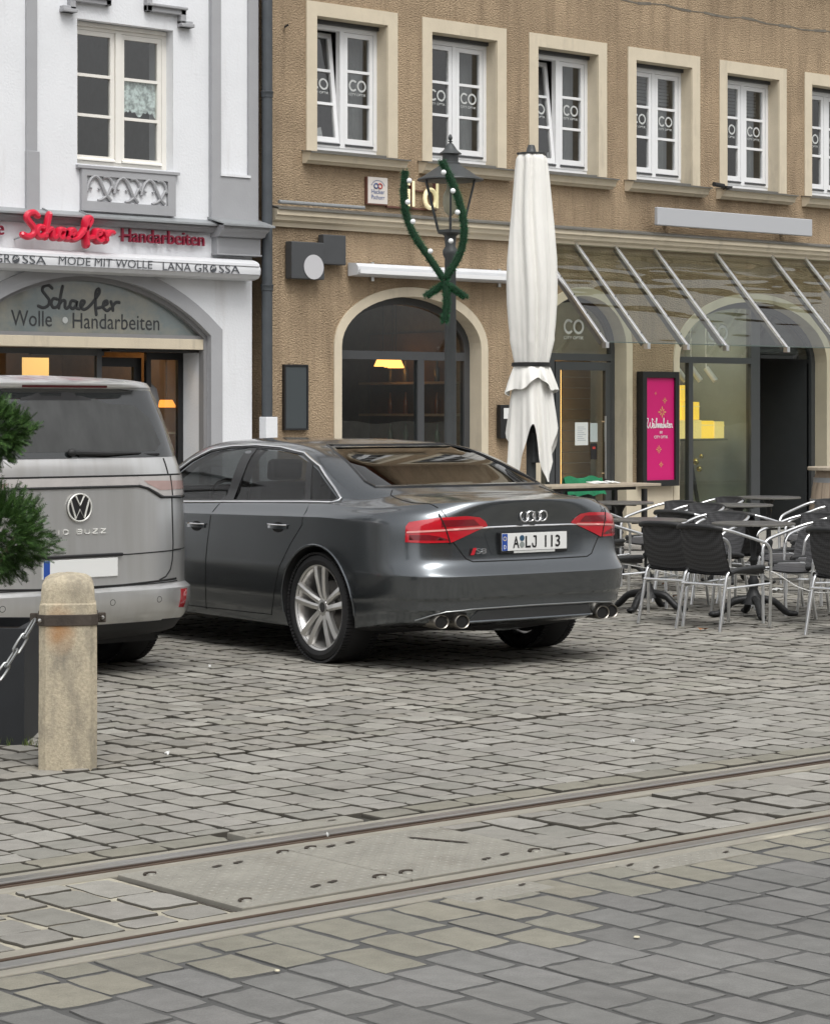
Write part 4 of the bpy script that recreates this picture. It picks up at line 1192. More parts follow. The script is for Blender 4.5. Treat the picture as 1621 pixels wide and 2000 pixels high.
mb.add([(WX0, FY + 9, -.05), (WX1, FY + 9, -.05), (WX1, FY + 9, WTOP), (WX0, FY + 9, WTOP)], [(0, 1, 2, 3)])
obj('wall', mb, M['white_wall'], white, fix=False)
obj('roof', MB().add([(WX0 - .2, FY - .4, WTOP), (WX1 + .1, FY - .4, WTOP), (WX1 + .1, FY + 4.5, WTOP + 4), (WX0 - .2, FY + 4.5, WTOP + 4), (WX1 + .1, FY + 9.3, WTOP), (WX0 - .2, FY + 9.3, WTOP)], [(0, 1, 2, 3), (3, 2, 4, 5), (0, 3, 5), (1, 4, 2), (0, 5, 4, 1)]), M['tile'], white)
M['curtain'] = None
def white_window(x0, x1, zlo, zhi, lace):
    y = FY + .13
    fb = MB()
    f = .06
    fb.box(x0, x0 + f * .6, y, y + .07, zlo, zhi); fb.box(x1 - f, x1, y, y + .07, zlo, zhi)
    fb.box(x0 + f * .6, x1 - f, y + .001, y + .069, zhi - .085, zhi); fb.box(x0 + f * .6, x1 - f, y + .001, y + .069, zlo, zlo + .05)
    xm = (x0 + x1) / 2 - .02
    fb.box(xm - .035, xm + .035, y - .02, y + .07, zlo + .05, zhi - .085)
    w = obj('window', fb, M['win_cream'], white)
    obj('frame_hood', MB().box(x0 + .02, x1 - .02, y - .03, y, zhi - .05, zhi - .005), M['win_cream'], w, bevel=.006)
    for k, (a, b) in enumerate(((x0 + f * .6, xm - .035), (xm + .035, x1 - f))):
        m_, panes = casement(a + .003, b - .003, zlo + .053, zhi - .088, y + .005, .05, 3)
        obj('casement', m_, M['win_cream'], w)
        obj('weather_bar', MB().prism([(y + .004, zlo + .09), (y - .035, zlo + .07), (y - .035, zlo + .055), (y + .004, zlo + .055)], a + .01, b - .01, 'yz'), M['win_cream'], w)
        for j, (pa, pb, pc_, pd) in enumerate(panes):
            obj('pane', MB().add([(pa, y + .03, pc_), (pb, y + .03, pc_), (pb, y + .03, pd), (pa, y + .03, pd)], [(0, 1, 2, 3)]), M['glass'], w, fix=False)
            if lace and k == 1 and j == 1:
                mbL = MB(); nx, nz = 36, 10
                rows_ = []
                for iz in range(nz + 1):
                    r_ = []
                    for ix in range(nx + 1):
                        u = ix / nx
                        edge = pc_ + .02 + .075 * abs(math.sin(u * math.pi * 2.0)) ** .7 - .03 * abs(math.sin(u * math.pi * 8))
                        zz = pd + .02 - (pd + .02 - edge) * iz / nz
                        r_.append((pa - .01 + (pb - pa + .02) * u, y + .045 + .008 * math.sin(u * 26), zz))
                    rows_.append(r_)
                mbL.grid(rows_)
                obj('lace_curtain', mbL, M['lace'], w, fix=False, smooth=60)
    sb = MB().prism([(FY + .13, zlo + .005), (FY - .06, zlo - .02), (FY - .06, zlo - .05), (FY + .13, zlo - .05)], x0 - .02, x1 + .05, 'yz')
    obj('sill', sb, M['grey_trim'], w)
    room('room', x0 - .3, x1 + .3, zlo - .2, zhi + .2, FY + .47, FY + 2.6, white, M['room_grey'])
    return w
M['room_grey'] = mat('room_grey_wall', (0.26, 0.27, 0.275), 0.9, var=0.15)
def lace_material():
    m, N, L, b = nodes('lace')
    b.inputs['Base Color'].default_value = (.80, .90, .87, 1); b.inputs['Roughness'].default_value = .9
    out = [n for n in N if n.type == 'OUTPUT_MATERIAL'][0]
    tc = N.new('ShaderNodeTexCoord'); t = N.new('ShaderNodeTexNoise'); t.inputs['Scale'].default_value = 26; t.inputs['Detail'].default_value = 6
    L.new(tc.outputs['Object'], t.inputs['Vector'])
    mr = N.new('ShaderNodeMapRange'); mr.inputs['From Min'].default_value = .38; mr.inputs['From Max'].default_value = .62; mr.inputs['To Min'].default_value = .45; mr.inputs['To Max'].default_value = 1.0
    L.new(t.outputs[0], mr.inputs['Value'])
    tr = N.new('ShaderNodeBsdfTransparent'); mx = N.new('ShaderNodeMixShader')
    L.new(mr.outputs[0], mx.inputs[0]); L.new(tr.outputs[0], mx.inputs[1]); L.new(b.outputs[0], mx.inputs[2]); L.new(mx.outputs[0], out.inputs[0])
    return m
M['lace'] = lace_material()
for (a, b) in wl_: white_window(a, b, 4.215, 5.735, a > 13)
for (a, b) in wl_: white_window(a, b, 7.4, 8.9, False)
# stepped hood mouldings round the window heads
def hood(xc, w2):
    mb = MB()
    T_ = .035
    def run(pts):
        for (p, q) in zip(pts, pts[1:]):
            x0, x1 = sorted((p[0], q[0])); z0, z1 = sorted((p[1], q[1]))
            mb.box(x0 - T_, x1 + T_, FY - .07, FY + .004, z0 - T_, z1 + T_)
    for s in (-1, 1):
        run([(xc + s * .26, 6.3), (xc + s * .26, 5.935), (xc + s * .70, 5.935), (xc + s * .70, 5.81), (xc + s * .79, 5.81)])
        mb.box(xc + s * .745 - .085, xc + s * .745 + .085, FY - .095, FY + .004, 5.775, 5.815)
        mb.box(min(xc + s * .26, xc + s * .72) - .02, max(xc + s * .26, xc + s * .72) + .02, FY - .10, FY - .06, 5.955, 5.985)
    run([(xc - .26, 6.3), (xc + .26, 6.3)])
    obj('hood_moulding', mb, M['grey_trim'], white, bevel=.008)
for (a, b) in wl_: hood((a + b) / 2, .6)
# tracery panel under the window
def tracery(x0, x1):
    t = obj('tracery_panel', MB().box(x0, x1, FY - .012, FY + .004, 3.72, 4.165), M['grey_trim'], white)
    obj('panel_field', MB().box(x0 + .06, x1 - .10, FY - .016, FY - .011, 3.82, 4.10), M['white_wall'], t)
    mb = MB()
    mb.box(x0, x0 + .06, FY - .05, FY - .011, 3.72, 4.165); mb.box(x1 - .10, x1, FY - .05, FY - .011, 3.72, 4.165)
    mb.box(x0 + .06, x1 - .10, FY - .049, FY - .012, 4.09, 4.165); mb.box(x0 + .06, x1 - .10, FY - .049, FY - .012, 3.72, 3.825)
    n = 3
    W = (x1 - .10 - x0 - .06) / n
    def pt(a, u, v): return (a + W * u, FY - .035, 3.83 + .265 * v)
    for k in range(n + 1):
        a = x0 + .06 + W * k
        if k < n:
            mb.tube([pt(a, *p[:2]) for p in catmull([(.02, .34, 0), (.06, .60, 0), (.17, .86, 0), (.32, .98, 0), (.47, .86, 0), (.58, .60, 0), (.72, .28, 0), (.90, .04, 0)], 4)], .020, 6)
            for (u, v) in ((.13, .52), (.50, .52)):
                sg = 1 if u < .3 else -1
                mb.tube([pt(a, u, v), pt(a, u + sg * .07, v - .04)], .012, 6)
        if k:
            b0 = a - W
            mb.tube([pt(b0, *p[:2]) for p in catmull([(.42, .02, 0), (.60, .10, 0), (.78, .30, 0), (.92, .58, 0), (1.02 if k < n else .97, .34, 0)], 4)][:-3], .016, 6)
            mb.tube([pt(b0, *p[:2]) for p in catmull([(.60, .95, 0), (.78, .97, 0), (.92, .80, 0), (.97, .50, 0)], 4)], .016, 6)
    obj('tracery', mb, M['grey_trim'], t, smooth=45)
for (a, b) in wl_: tracery(a + .03, b)
# pilasters
for px_ in (12.79, 10.0):
    mbp = MB().box(px_, px_ + .13, FY - .03, FY + .004, 3.68, WTOP); mbp.box(px_ - .004, px_ + .15, FY - .045, FY + .003, 3.68, 4.30)
    obj('pilaster', mbp, M['grey_trim'], white, bevel=.006)
pb_ = MB()
wall(pb_, [(15.11, 3.68), (15.745, 3.68), (15.745, WTOP), (15.11, WTOP)], [[(15.235, 4.22), (15.61, 4.22), (15.61, WTOP - .3), (15.235, WTOP - .3)]], FY - .06, .03)
pb_.add([(15.11, FY - .06, 3.68), (15.11, FY, 3.68), (15.11, FY, WTOP), (15.11, FY - .06, WTOP)], [(0, 3, 2, 1)])
pb_.add([(15.745, FY - .06, 3.68), (15.745, FY + .1, 3.68), (15.745, FY + .1, WTOP), (15.745, FY - .06, WTOP)], [(0, 1, 2, 3)])
pl_ = obj('pilaster', pb_, M['grey_trim'], white, fix=False)
obj('pilaster_panel', MB().add([(15.235, FY - .031, 4.22), (15.61, FY - .031, 4.22), (15.61, FY - .031, WTOP - .3), (15.235, FY - .031, WTOP - .3)], [(0, 1, 2, 3)]), M['white_wall'], pl_, fix=False)
obj('panel_ledge', MB().box(15.225, 15.63, FY - .075, FY - .061, 4.195, 4.222), M['white_wall'], pl_)
# cornice
moulding('cornice', [(FY + .004, 3.66), (FY - .13, 3.64), (FY - .13, 3.615), (FY - .10, 3.60), (FY - .08, 3.57), (FY - .03, 3.56), (FY + .004, 3.56)], WX0, 15.13, M['grey_dark_trim'], white)
moulding('cornice_sheet', [(FY + .004, 3.71), (FY - .16, 3.655), (FY - .16, 3.635), (FY - .15, 3.635), (FY - .15, 3.65), (FY + .004, 3.69)], WX0, 15.13, M['zinc'], white)
moulding('cornice', [(FY + .004, 3.67), (FY - .26, 3.64), (FY - .26, 3.60), (FY - .20, 3.575), (FY - .17, 3.535), (FY - .09, 3.52), (FY + .004, 3.52)], 15.13, 15.75, M['grey_trim'], white)
moulding('cornice_sheet', [(FY + .004, 3.745), (FY - .31, 3.655), (FY - .31, 3.635), (FY - .30, 3.635), (FY - .30, 3.65), (FY + .004, 3.725)], 15.09, 15.79, M['zinc'], white)
obj('cornice_block', MB().box(15.15, 15.74, FY - .11, FY + .003, 3.345, 3.52).box(15.14, 15.745, FY - .13, FY + .002, 3.325, 3.345), M['grey_trim'], white, bevel=.005)
for sx in (13.0, 13.45, 12.1): obj('sheet_seam', MB().bar((sx, FY - .0, 3.715), (sx, FY - .16, 3.662), .02, .02), M['zinc'], white)
# ground floor arch surround and glazing
inner_ = offset_poly(SA, -.003)
inner = [(SA[1][0] - .003, SA[1][1])] + inner_[2:] + [(SA[0][0] + .003, SA[0][1])]
o_ = offset_poly(SA, .15)
outer = [(SA[1][0] + .15, SA[1][1])] + o_[2:] + [(SA[0][0] - .15, SA[0][1])]
n = len(inner)
mb = MB().add([(x, FY - .025, z) for x, z in inner] + [(x, FY - .025, z) for x, z in outer] + [(x, FY + .12, z) for x, z in inner] + [(x, FY + .004, z) for x, z in outer],
              [f for i in range(n - 1) for f in ((i, i + 1, n + i + 1, n + i), (i, 2 * n + i, 2 * n + i + 1, i + 1), (n + i, n + i + 1, 3 * n + i + 1, 3 * n + i))])
obj('arch_surround', mb, M['grey_trim'], white, fix=False)
inn2 = offset_poly(SA, -.05)
inner2 = [(SA[1][0] - .05, SA[1][1])] + inn2[2:] + [(SA[0][0] + .05, SA[0][1])]
mb = MB().grid([[(x, FY + .05, z) for x, z in inner], [(x, FY + .05, z) for x, z in inner2], [(x, FY + .14, z) for x, z in inner2]])
obj('arch_frame', mb, M['grey_dark_trim'], white, fix=False)
SGY = FY + .12
lun = [p for p in offset_poly(SA, -.05)[2:] if p[1] > 2.44]
lp = [(12.07, 2.44), (15.08, 2.44)] + lun
M['etched'] = mat('etched_glass', (0.165, 0.195, 0.195), 0.12, var=0.22, vscale=1.6, spec=0.8, coat=.6, stretch=(1, 1, .6), dirt=((.27, .26, .21), 0.9, .46, .62, (1, 1, 1.2)))
lu = obj('lunette_pane', MB().prism(lp, SGY, SGY + .01), M['etched'], white)
M['etch_letter'] = mat('etched_lettering', (0.035, 0.037, 0.04), 0.5)
SCHAEFER = [[(.165, .90), (.12, 1.0), (.065, .95), (.05, .80), (.09, .63), (.13, .46), (.12, .27), (.06, .17), (.0, .23)],
            [(.225, .50), (.18, .52), (.155, .36), (.175, .20), (.22, .22), (.245, .32)],
            [(.29, .98), (.265, .60), (.245, .18)], [(.25, .32), (.285, .45), (.32, .44), (.32, .22), (.345, .18), (.375, .28)],
            [(.455, .44), (.40, .46), (.38, .28), (.41, .17), (.45, .28), (.465, .46), (.455, .22), (.49, .17)],
            [(.49, .17), (.545, .36), (.555, .46), (.52, .46), (.505, .27), (.545, .16), (.60, .24), (.66, .44)],
            [(.66, .44), (.735, .78), (.73, .94), (.695, .80), (.69, .30), (.70, -.02)], [(.695, .22), (.76, .26), (.80, .36)],
            [(.79, .33), (.835, .40), (.83, .50), (.795, .46), (.785, .26), (.83, .14), (.87, .22)],
            [(.88, .48), (.90, .30), (.905, .16)], [(.90, .30), (.94, .46), (.985, .46)]]
strokes('lettering', SCHAEFER, .018, 13.02, SGY - .003, 2.645, 1.02, .285, .003, M['etch_letter'], lu)
text('lettering', 'Wolle', 12.94, SGY - .004, 2.50, .165, M['etch_letter'], lu, w=.49, depth=0)
text('lettering', 'Handarbeiten', 13.99, SGY - .004, 2.49, .165, M['etch_letter'], lu, w=1.10, depth=0)
obj('dot', MB().lathe([(.034, SGY - .006), (.034, SGY - .002)], 16, (13.345, 0, 2.57), axis='y'), M['letter'], lu)
obj('lunette_bar', MB().box(12.03, 15.118, SGY - .04, SGY + .05, 2.40, 2.44), M['grey_dark_trim'], white)
obj('lintel', MB().box(12.03, 15.120, SGY - .06, SGY + .25, 2.286, 2.40), M['cream'], white, bevel=.005)
obj('jamb', MB().box(15.085, 15.122, FY + .123, FY + .445, 0, 2.285), M['white_wall'], white)
# shop front, glazing and room
sw = MB()
wy = FY + .30
sw.box(12.05, 13.05, wy, wy + .05, 2.22, 2.28); sw.box(13.05, 13.95, wy - .001, wy + .06, 2.21, 2.285)
sw.box(13.86, 13.92, wy - .002, wy + .05, 0, 2.21); sw.box(12.05, 12.12, wy, wy + .05, 0, 2.22)
sw.box(12.12, 13.86, wy + .002, wy + .05, 0, .35)
shopf = obj('shop_window', sw, M['anthracite'], white)
obj('pane', MB().box(12.12, 13.86, wy + .02, wy + .028, .35, 2.22), M['glass_shop'], shopf)
wy -= .30
dk = MB()                                              # door set back, side light on the right
dk.box(14.02, 14.08, wy + .55, wy + .60, 0, 2.2); dk.box(14.50, 14.60, wy + .55, wy + .60, 0, 2.2); dk.box(14.08, 14.50, wy + .551, wy + .60, 2.1, 2.2)
dk.box(14.60, 15.09, wy + .449, wy + .50, 2.18, 2.285); dk.box(15.02, 15.09, wy + .45, wy + .50, 0, 2.18); dk.box(14.60, 14.66, wy + .45, wy + .50, 0, 2.18); dk.box(13.92, 15.09, wy + .14, wy + .55, 2.255, 2.28)
obj('door_frame', dk, M['black'], shopf)
obj('pane', MB().box(14.66, 15.02, wy + .47, wy + .478, .05, 2.18), M['glass_shop'], shopf)
obj('pane', MB().box(14.08, 14.50, wy + .57, wy + .578, .05, 2.1), M['glass_shop'], shopf)
room('room', 11.6, 15.5, 0, 2.9, FY + .46, FY + 3.6, white, M['room_warm'])
# red script sign and lettering on the frieze, awning with lettering
rs = empty('script_sign', (13.27, FY - .1, 3.4), label='raised bright red handwritten-style sign on the white frieze', category='sign')
M['sign_red'] = mat('sign_red', (0.62, 0.012, 0.045), 0.35, coat=.3)
strokes('lettering', SCHAEFER, .036, 12.62, FY - .225, 3.345, 1.09, .30, .04, M['sign_red'], rs)
obj('underline', MB().box(12.68, 13.64, FY - .20, FY - .165, 3.40, 3.425), M['sign_red'], rs)
obj('wall_fixing', MB().tube([(12.66, FY - .0, 3.38), (12.66, FY - .24, 3.41)], .008, 5).tube([(13.5, FY, 3.36), (13.5, FY - .24, 3.41)], .008, 5), M['zinc'], rs)
hs = empty('letter_sign', (14.5, FY - .05, 3.4), label='dark red raised letters to the right of the red script sign', category='sign')
M['sign_maroon'] = mat('sign_maroon', (0.22, 0.008, 0.03), 0.4)
text('lettering', 'Handarbeiten', 14.47, FY - .04, 3.415, .145, M['sign_maroon'], hs, w=1.07, depth=.035)
obj('carrier_bar', MB().box(13.93, 15.0, FY - .04, FY - .012, 3.465, 3.477), M['sign_maroon'], hs)
es = empty('letter_sign', (12.3, FY - .05, 3.4), label='dark red raised letters at the left picture edge', category='sign')
text('lettering', 'Wolle', 12.28, FY - .04, 3.415, .145, M['sign_maroon'], es, w=.44, depth=.035)
wa = empty('awning_case', (12.5, FY - .2, 3.1), label='closed white awning with dark lettering over the yarn shop arch', category='awning')
wp = [(FY - .02, 3.285), (FY - .15, 3.28), (FY - .205, 3.265), (FY - .245, 3.235), (FY - .25, 3.205), (FY - .262, 3.20), (FY - .27, 3.165), (FY - .262, 3.11), (FY - .23, 3.07), (FY - .17, 3.055), (FY - .02, 3.055)]
obj('case', MB().prism(wp, 9.6, 15.60, 'yz'), M['awning_white'], wa, smooth=30)
obj('end_cap', MB().prism([(p[0] - .0, p[1]) for p in offset_poly(wp[::-1], .008)][::-1], 15.601, 15.625, 'yz'), M['awning_white'], wa)
obj('seam', MB().box(9.6, 15.60, FY - .268, FY - .25, 3.198, 3.206), M['grey_dark_trim'], wa)
obj('lower_seam', MB().box(9.6, 15.60, FY - .272, FY - .26, 3.112, 3.117), M['grey_trim'], wa)
M['valance_print'] = mat('valance_print', (0.06, 0.065, 0.075), 0.6)
tilt = Matrix.Rotation(R(-8), 4, 'X')
text('lettering', 'MODE MIT WOLLE', 13.60, FY - .276, 3.125, .086, M['valance_print'], wa, w=1.16, depth=0, rot=Matrix.Rotation(R(4), 4, 'X'))
for (x, s_) in ((14.82, 1), (12.36, 1)):
    text('lettering', 'LANA GR', x - .205, FY - .276, 3.118, .088, M['valance_print'], wa, w=.60, depth=0)
    text('lettering', 'SSA', x + .37, FY - .276, 3.118, .088, M['valance_print'], wa, w=.28, depth=0)
    em = MB().lathe([(.042, FY - .278), (.042, FY - .275)], 14, (x + .155, 0, 3.16), axis='y')
    obj('emblem', em, M['valance_print'], wa)
    em2 = MB()
    for q in range(3): em2.bar((x + .125 + .02 * q, FY - .2795, 3.145 + .008 * q), (x + .15 + .02 * q, FY - .2795, 3.185), .004, .002, (0, -1, 0))
    obj('emblem_line', em2, M['win_white'], wa)
# downpipes
M['pipe'] = mat('pipe_zinc_dark', (0.075, 0.085, 0.095), 0.5, metal=.3, var=.15)
dp = empty('downpipe', (15.85, FY - .1, 0), label='dark zinc downpipe between the white and the tan building', category='pipe')
obj('pipe', MB().tube([(15.835, FY - .10, .0), (15.835, FY - .10, 10.2)], .06, 14), M['pipe'], dp, smooth=40)
for z in (5.15, 3.0, 7.4, 1.2): obj('pipe_joint', MB().lathe([(.061, z - .05), (.068, z - .045), (.068, z + .0), (.072, z + .005), (.072, z + .02), (.061, z + .025)], 14, (15.835, FY - .10, 0)), M['pipe'], dp, smooth=40)
obj('cable', MB().tube([(15.925, FY - .03, .3), (15.925, FY - .03, 9.8)], .011, 6), mat('cable_brown', (.09, .065, .045), .7), dp)
for z in (4.2, 5.4, 2.8): obj('cable_clip', MB().box(15.90, 15.945, FY - .045, FY, z, z + .02), M['iron'], dp)
obj('pipe_box', MB().box(15.77, 15.93, FY - .17, FY - .04, 0, 1.55).box(15.79, 15.91, FY - .18, FY - .17, .6, 1.0), M['white_wall'], dp, bevel=.006)

# yarn shop interior
fill_lamp(14.55, FY + 1.6, 2.8, M['warm_fill_lamp'], 'lit warm ceiling lamp inside the yarn shop by the door', .2)
fill_lamp(13.2, FY + 2.2, 2.8, M['warm_fill_lamp'], 'lit warm ceiling lamp inside the yarn shop window', .2)
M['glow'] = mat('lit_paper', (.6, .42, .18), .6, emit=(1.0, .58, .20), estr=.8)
M['glow_or'] = mat('orange_shade', (1, .45, .1), .6, emit=(1.0, .30, .04), estr=1.3)
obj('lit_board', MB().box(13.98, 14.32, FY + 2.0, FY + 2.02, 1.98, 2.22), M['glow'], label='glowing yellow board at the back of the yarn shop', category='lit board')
dl = empty('hanging_lamp', (15.02, FY + .68, 1.7), label='small orange lamp shade behind the yarn shop side window', category='lamp')
obj('lamp_shade', MB().lathe([(.07, 1.74), (.115, 1.66), (.11, 1.655), (.0001, 1.68)], 14, (15.02, FY + .68, 0)), M['glow_or'], dl, smooth=40)
obj('cord', MB().tube([(15.02, FY + .68, 1.74), (15.02, FY + .68, 2.85)], .005, 5), M['black'], dl)
gr = empty('garment_rail', (14.4, FY + 2.3, 0), label='rail of dark garments under warm light inside the yarn shop', category='garment rail')
obj('rail', MB().tube([(13.6, FY + 1.9, 1.88), (15.3, FY + 1.9, 1.93)], .014, 6), M['gold2'], gr)
cols = [(.05, .03, .02), (.10, .05, .02), (.03, .02, .03), (.14, .08, .04), (.04, .02, .015)]
for k in range(12):
    x = 13.7 + k * .125
    obj('garment', MB().box(x, x + .09, FY + 1.75, FY + 2.05, 1.1 + .1 * math.sin(k * 2), 1.86), mat('garment%d' % k, cols[k % 5], .9), gr, bevel=.02)
M['yarns'] = [mat('yarn%d' % k, c, .95, bump=.4, bscale=120) for k, c in enumerate([(.10, .02, .09), (.22, .02, .03), (.16, .03, .12), (.06, .02, .10), (.25, .04, .02)])]
shf = empty('yarn_shelf', (14.85, FY + 1.1, 0), label='narrow shelf inside the yarn shop side window', category='shelf')
for z in (.25, .62, 1.0, 1.36): obj('board', MB().box(14.80, 15.35, FY + .60, FY + .86, z, z + .02), M['display_wood'], shf)
obj('upright', MB().box(15.35, 15.38, FY + .60, FY + .86, 0, 1.7), M['display_wood'], shf)
k = 0
for zi, z in enumerate((.27, .64, 1.02)):
    for xi, x in enumerate((14.90, 15.06, 15.22)):
        mbs = MB().sphere((x, FY + .71, z + .085), .085, 12, 8, 1, 1, .95)
        obj('yarn_ball', mbs, M['yarns'][(zi * 2 + xi) % 5], smooth=60, label='%s ball of yarn on the %s shelf board' % (('left', 'middle', 'right')[xi], ('lowest', 'second', 'third')[zi]), category='yarn', group='balls of yarn on the shelf')
mq = empty('mannequin', (14.35, FY + .7, 0), label='grey knitted hat and scarf on a stand in the shop doorway', category='mannequin')
obj('knit', MB().lathe([(.17, 1.25), (.19, 1.4), (.11, 1.55), (.13, 1.62), (.145, 1.74), (.12, 1.86), (.05, 1.93), (.0001, 1.94)], 18, (14.66, FY + .55, 0)), mat('grey_knit', (.16, .16, .165), .95, bump=.6, bscale=90), mq, smooth=60)
obj('stand', MB().tube([(14.66, FY + .55, 0), (14.66, FY + .55, 1.3)], .02, 8).lathe([(.16, 0), (.16, .02), (.02, .03)], 16, (14.66, FY + .55, 0)), M['black'], mq)

# ---------------------------------------------------------------- houses across the street, behind the viewer
M['opp'] = mat('opposite_render', (0.42, 0.37, 0.29), 0.9, var=0.1, vscale=1)
M['opp_glass'] = mat('opposite_glass', (0.03, 0.035, 0.04), 0.08, spec=.8)
def opposite(x0, x1, top, col, label):
    t = empty('town_house', ((x0 + x1) / 2, -9, 0), label=label, category='building', group='houses across the street')
    OY = -9.0
    hl = []
    nx = int((x1 - x0) / 2.0)
    for zi in range(1, int(top / 3.1)):
        for k in range(nx):
            xa = x0 + (x1 - x0) * (k + .5) / nx - .5
            hl.append([(xa, .9 + 3.1 * zi), (xa + 1.0, .9 + 3.1 * zi), (xa + 1.0, 2.5 + 3.1 * zi), (xa, 2.5 + 3.1 * zi)])
    V, F = cdt([(x0, -.05), (x1, -.05), (x1, top), (x0, top)], hl)
    mb = MB().add([(x, OY, z) for x, z in V], F)
    mb.add([(x0, OY - 8, -.05), (x1, OY - 8, -.05), (x1, OY - 8, top), (x0, OY - 8, top), (x0, OY, -.05), (x1, OY, -.05), (x1, OY, top), (x0, OY, top)], [(0, 1, 2, 3), (0, 4, 7, 3), (1, 2, 6, 5)])
    obj('wall', mb, mat('opp_wall', col, .9, var=.08, vscale=1), t, fix=False)
    for h in hl:
        w = obj('window', MB().box(h[0][0], h[1][0], OY - .2, OY - .15, h[0][1], h[2][1]), M['opp_glass'], t)
        xm = (h[0][0] + h[1][0]) / 2
        obj('frame', MB().box(xm - .04, xm + .04, OY - .15, OY - .11, h[0][1], h[2][1]).box(h[0][0], h[1][0], OY - .15, OY - .112, h[2][1] - .6, h[2][1] - .53), M['win_white'], w)
    obj('roof', MB().add([(x0, OY + .4, top), (x1, OY + .4, top), (x1, OY - 4, top + 4), (x0, OY - 4, top + 4), (x1, OY - 8.3, top), (x0, OY - 8.3, top)], [(0, 1, 2, 3), (3, 2, 4, 5), (0, 3, 5), (1, 4, 2)]), M['tile'], t)
opposite(-14, 0, 10.5, (.45, .42, .36), 'pale beige house across the street, leftmost seen from the square')
opposite(0, 13, 9.4, (.40, .30, .20), 'ochre house across the street behind the viewer')
opposite(13, 27, 11.0, (.50, .50, .48), 'light grey house across the street, rightmost of three')
sheet('far_pavement', -60, 90, -9.0, -8.2, 0.02, M['slab'])
# ---------------------------------------------------------------- car body tools
def plan_ring(W, yr, yf, z3, nr, nf, ycr, ycf, NR=14, NS=26, NF=12, zslope=0.0, droop=0.0, taper=0.0):
    """closed ring round a car: superellipse rear, straight side, superellipse front. z3 = heights at rear, side, front"""
    half = []
    for i in range(NR):
        t = math.pi / 2 * i / NR
        ct = math.cos(t) ** (2 / nr)
        half.append((W * math.sin(t) ** (2 / nr) * (1 - taper * ct ** 2), ycr - (ycr - yr) * ct))
    for i in range(NS):
        half.append((W, ycr + (ycf - ycr) * i / NS))
    for i in range(NF + 1):
        t = math.pi / 2 * i / NF
        half.append((W * max(0.0, math.cos(t)) ** (2 / nf), ycf + (yf - ycf) * math.sin(t) ** (2 / nf)))
    def z(y):
        a = min(1, max(0, (y - (-0.95)) / 0.75)); a = a * a * (3 - 2 * a)
        b = min(1, max(0, (y - 2.4) / 1.2)); b = b * b * (3 - 2 * b)
        v = z3[0] + (z3[1] - z3[0]) * a
        v = v + (z3[2] - z3[1]) * b
        return v - zslope * min(2.4, max(-.2, y)) * a * (1 - b)
    zz = z
    def zd(x, y):
        v = zz(y)
        if droop and y < ycr: v -= droop * min(1.0, (x / W)) ** 3 * min(1, (ycr - y) / .5)
        return v
    ring_ = [(x, y, zd(x, y)) for x, y in half]
    left = [(-x, y, zd(x, y)) for x, y in half[1:-1]]
    return ring_ + left[::-1]
def loft(rings, top_z, bot_z, creases=()):
    bm = bmesh.new()
    cl = bm.edges.layers.float.new('crease_edge')
    rv = [[bm.verts.new(p) for p in r] for r in rings]
    n = len(rings[0])
    for a, b in zip(rv, rv[1:]):
        for j in range(n):
            bm.faces.new((a[j], a[(j + 1) % n], b[(j + 1) % n], b[j]))
    for rr, zz, flip in ((rv[0], bot_z, True), (rv[-1], top_z, False)):
        ys = [v.co.y for v in rr]
        # cap: strips between mirrored points
        h = n // 2
        mids = []
        for j in range(1, h):
            a, b = rr[j], rr[n - j]
            m = bm.verts.new(((a.co.x + b.co.x) / 2, (a.co.y + b.co.y) / 2, zz if True else a.co.z)); mids.append(m)
        for j in range(len(mids) - 1):
            a0, a1, b0, b1 = rr[j + 1], rr[j + 2], rr[n - j - 1], rr[n - j - 2]
            f1 = (a0, a1, mids[j + 1], mids[j]); f2 = (mids[j], mids[j + 1], b1, b0)
            bm.faces.new(f1); bm.faces.new(f2)
        bm.faces.new((rr[0], rr[1], mids[0])); bm.faces.new((rr[0], mids[0], rr[n - 1]))
        bm.faces.new((rr[h - 1], rr[h], mids[-1])); bm.faces.new((rr[h], rr[h + 1], mids[-1]))
    bm.normal_update()
    for k, amt in creases:
        for j in range(n):
            e = bm.edges.get((rv[k][j], rv[k][(j + 1) % n]))
            if e: e[cl] = amt
    bmesh.ops.recalc_face_normals(bm, faces=bm.faces)
    me = bpy.data.meshes.new('body'); bm.to_mesh(me); bm.free()
    return me
def evaluated(me, mods):
    """apply modifiers [(type, settings)] and return a new mesh"""
    o = bpy.data.objects.new('tmp', me); COL.objects.link(o)
    for ty, st in mods:
        m = o.modifiers.new(ty, ty)
        for k, v in st.items(): setattr(m, k, v)
    dg = bpy.context.evaluated_depsgraph_get(); dg.update()
    r = bpy.data.meshes.new_from_object(o.evaluated_get(dg))
    COL.objects.unlink(o); bpy.data.objects.remove(o)
    return r
def cut(me, cutters):
    """subtract cutter MBs from mesh"""
    objs = []
    for c in cutters:
        m_ = c.mesh('cutter') if isinstance(c, MB) else c
        co_ = bpy.data.objects.new('cutter', m_); COL.objects.link(co_); objs.append(co_)
    r = evaluated(me, [('BOOLEAN', dict(operation='DIFFERENCE', solver='EXACT', object=c)) for c in objs])
    for c in objs:
        COL.objects.unlink(c); bpy.data.objects.remove(c)
    return r
def bvh_of(me):
    return BVHTree.FromPolygons([v.co[:] for v in me.vertices], [tuple(p.vertices) for p in me.polygons])
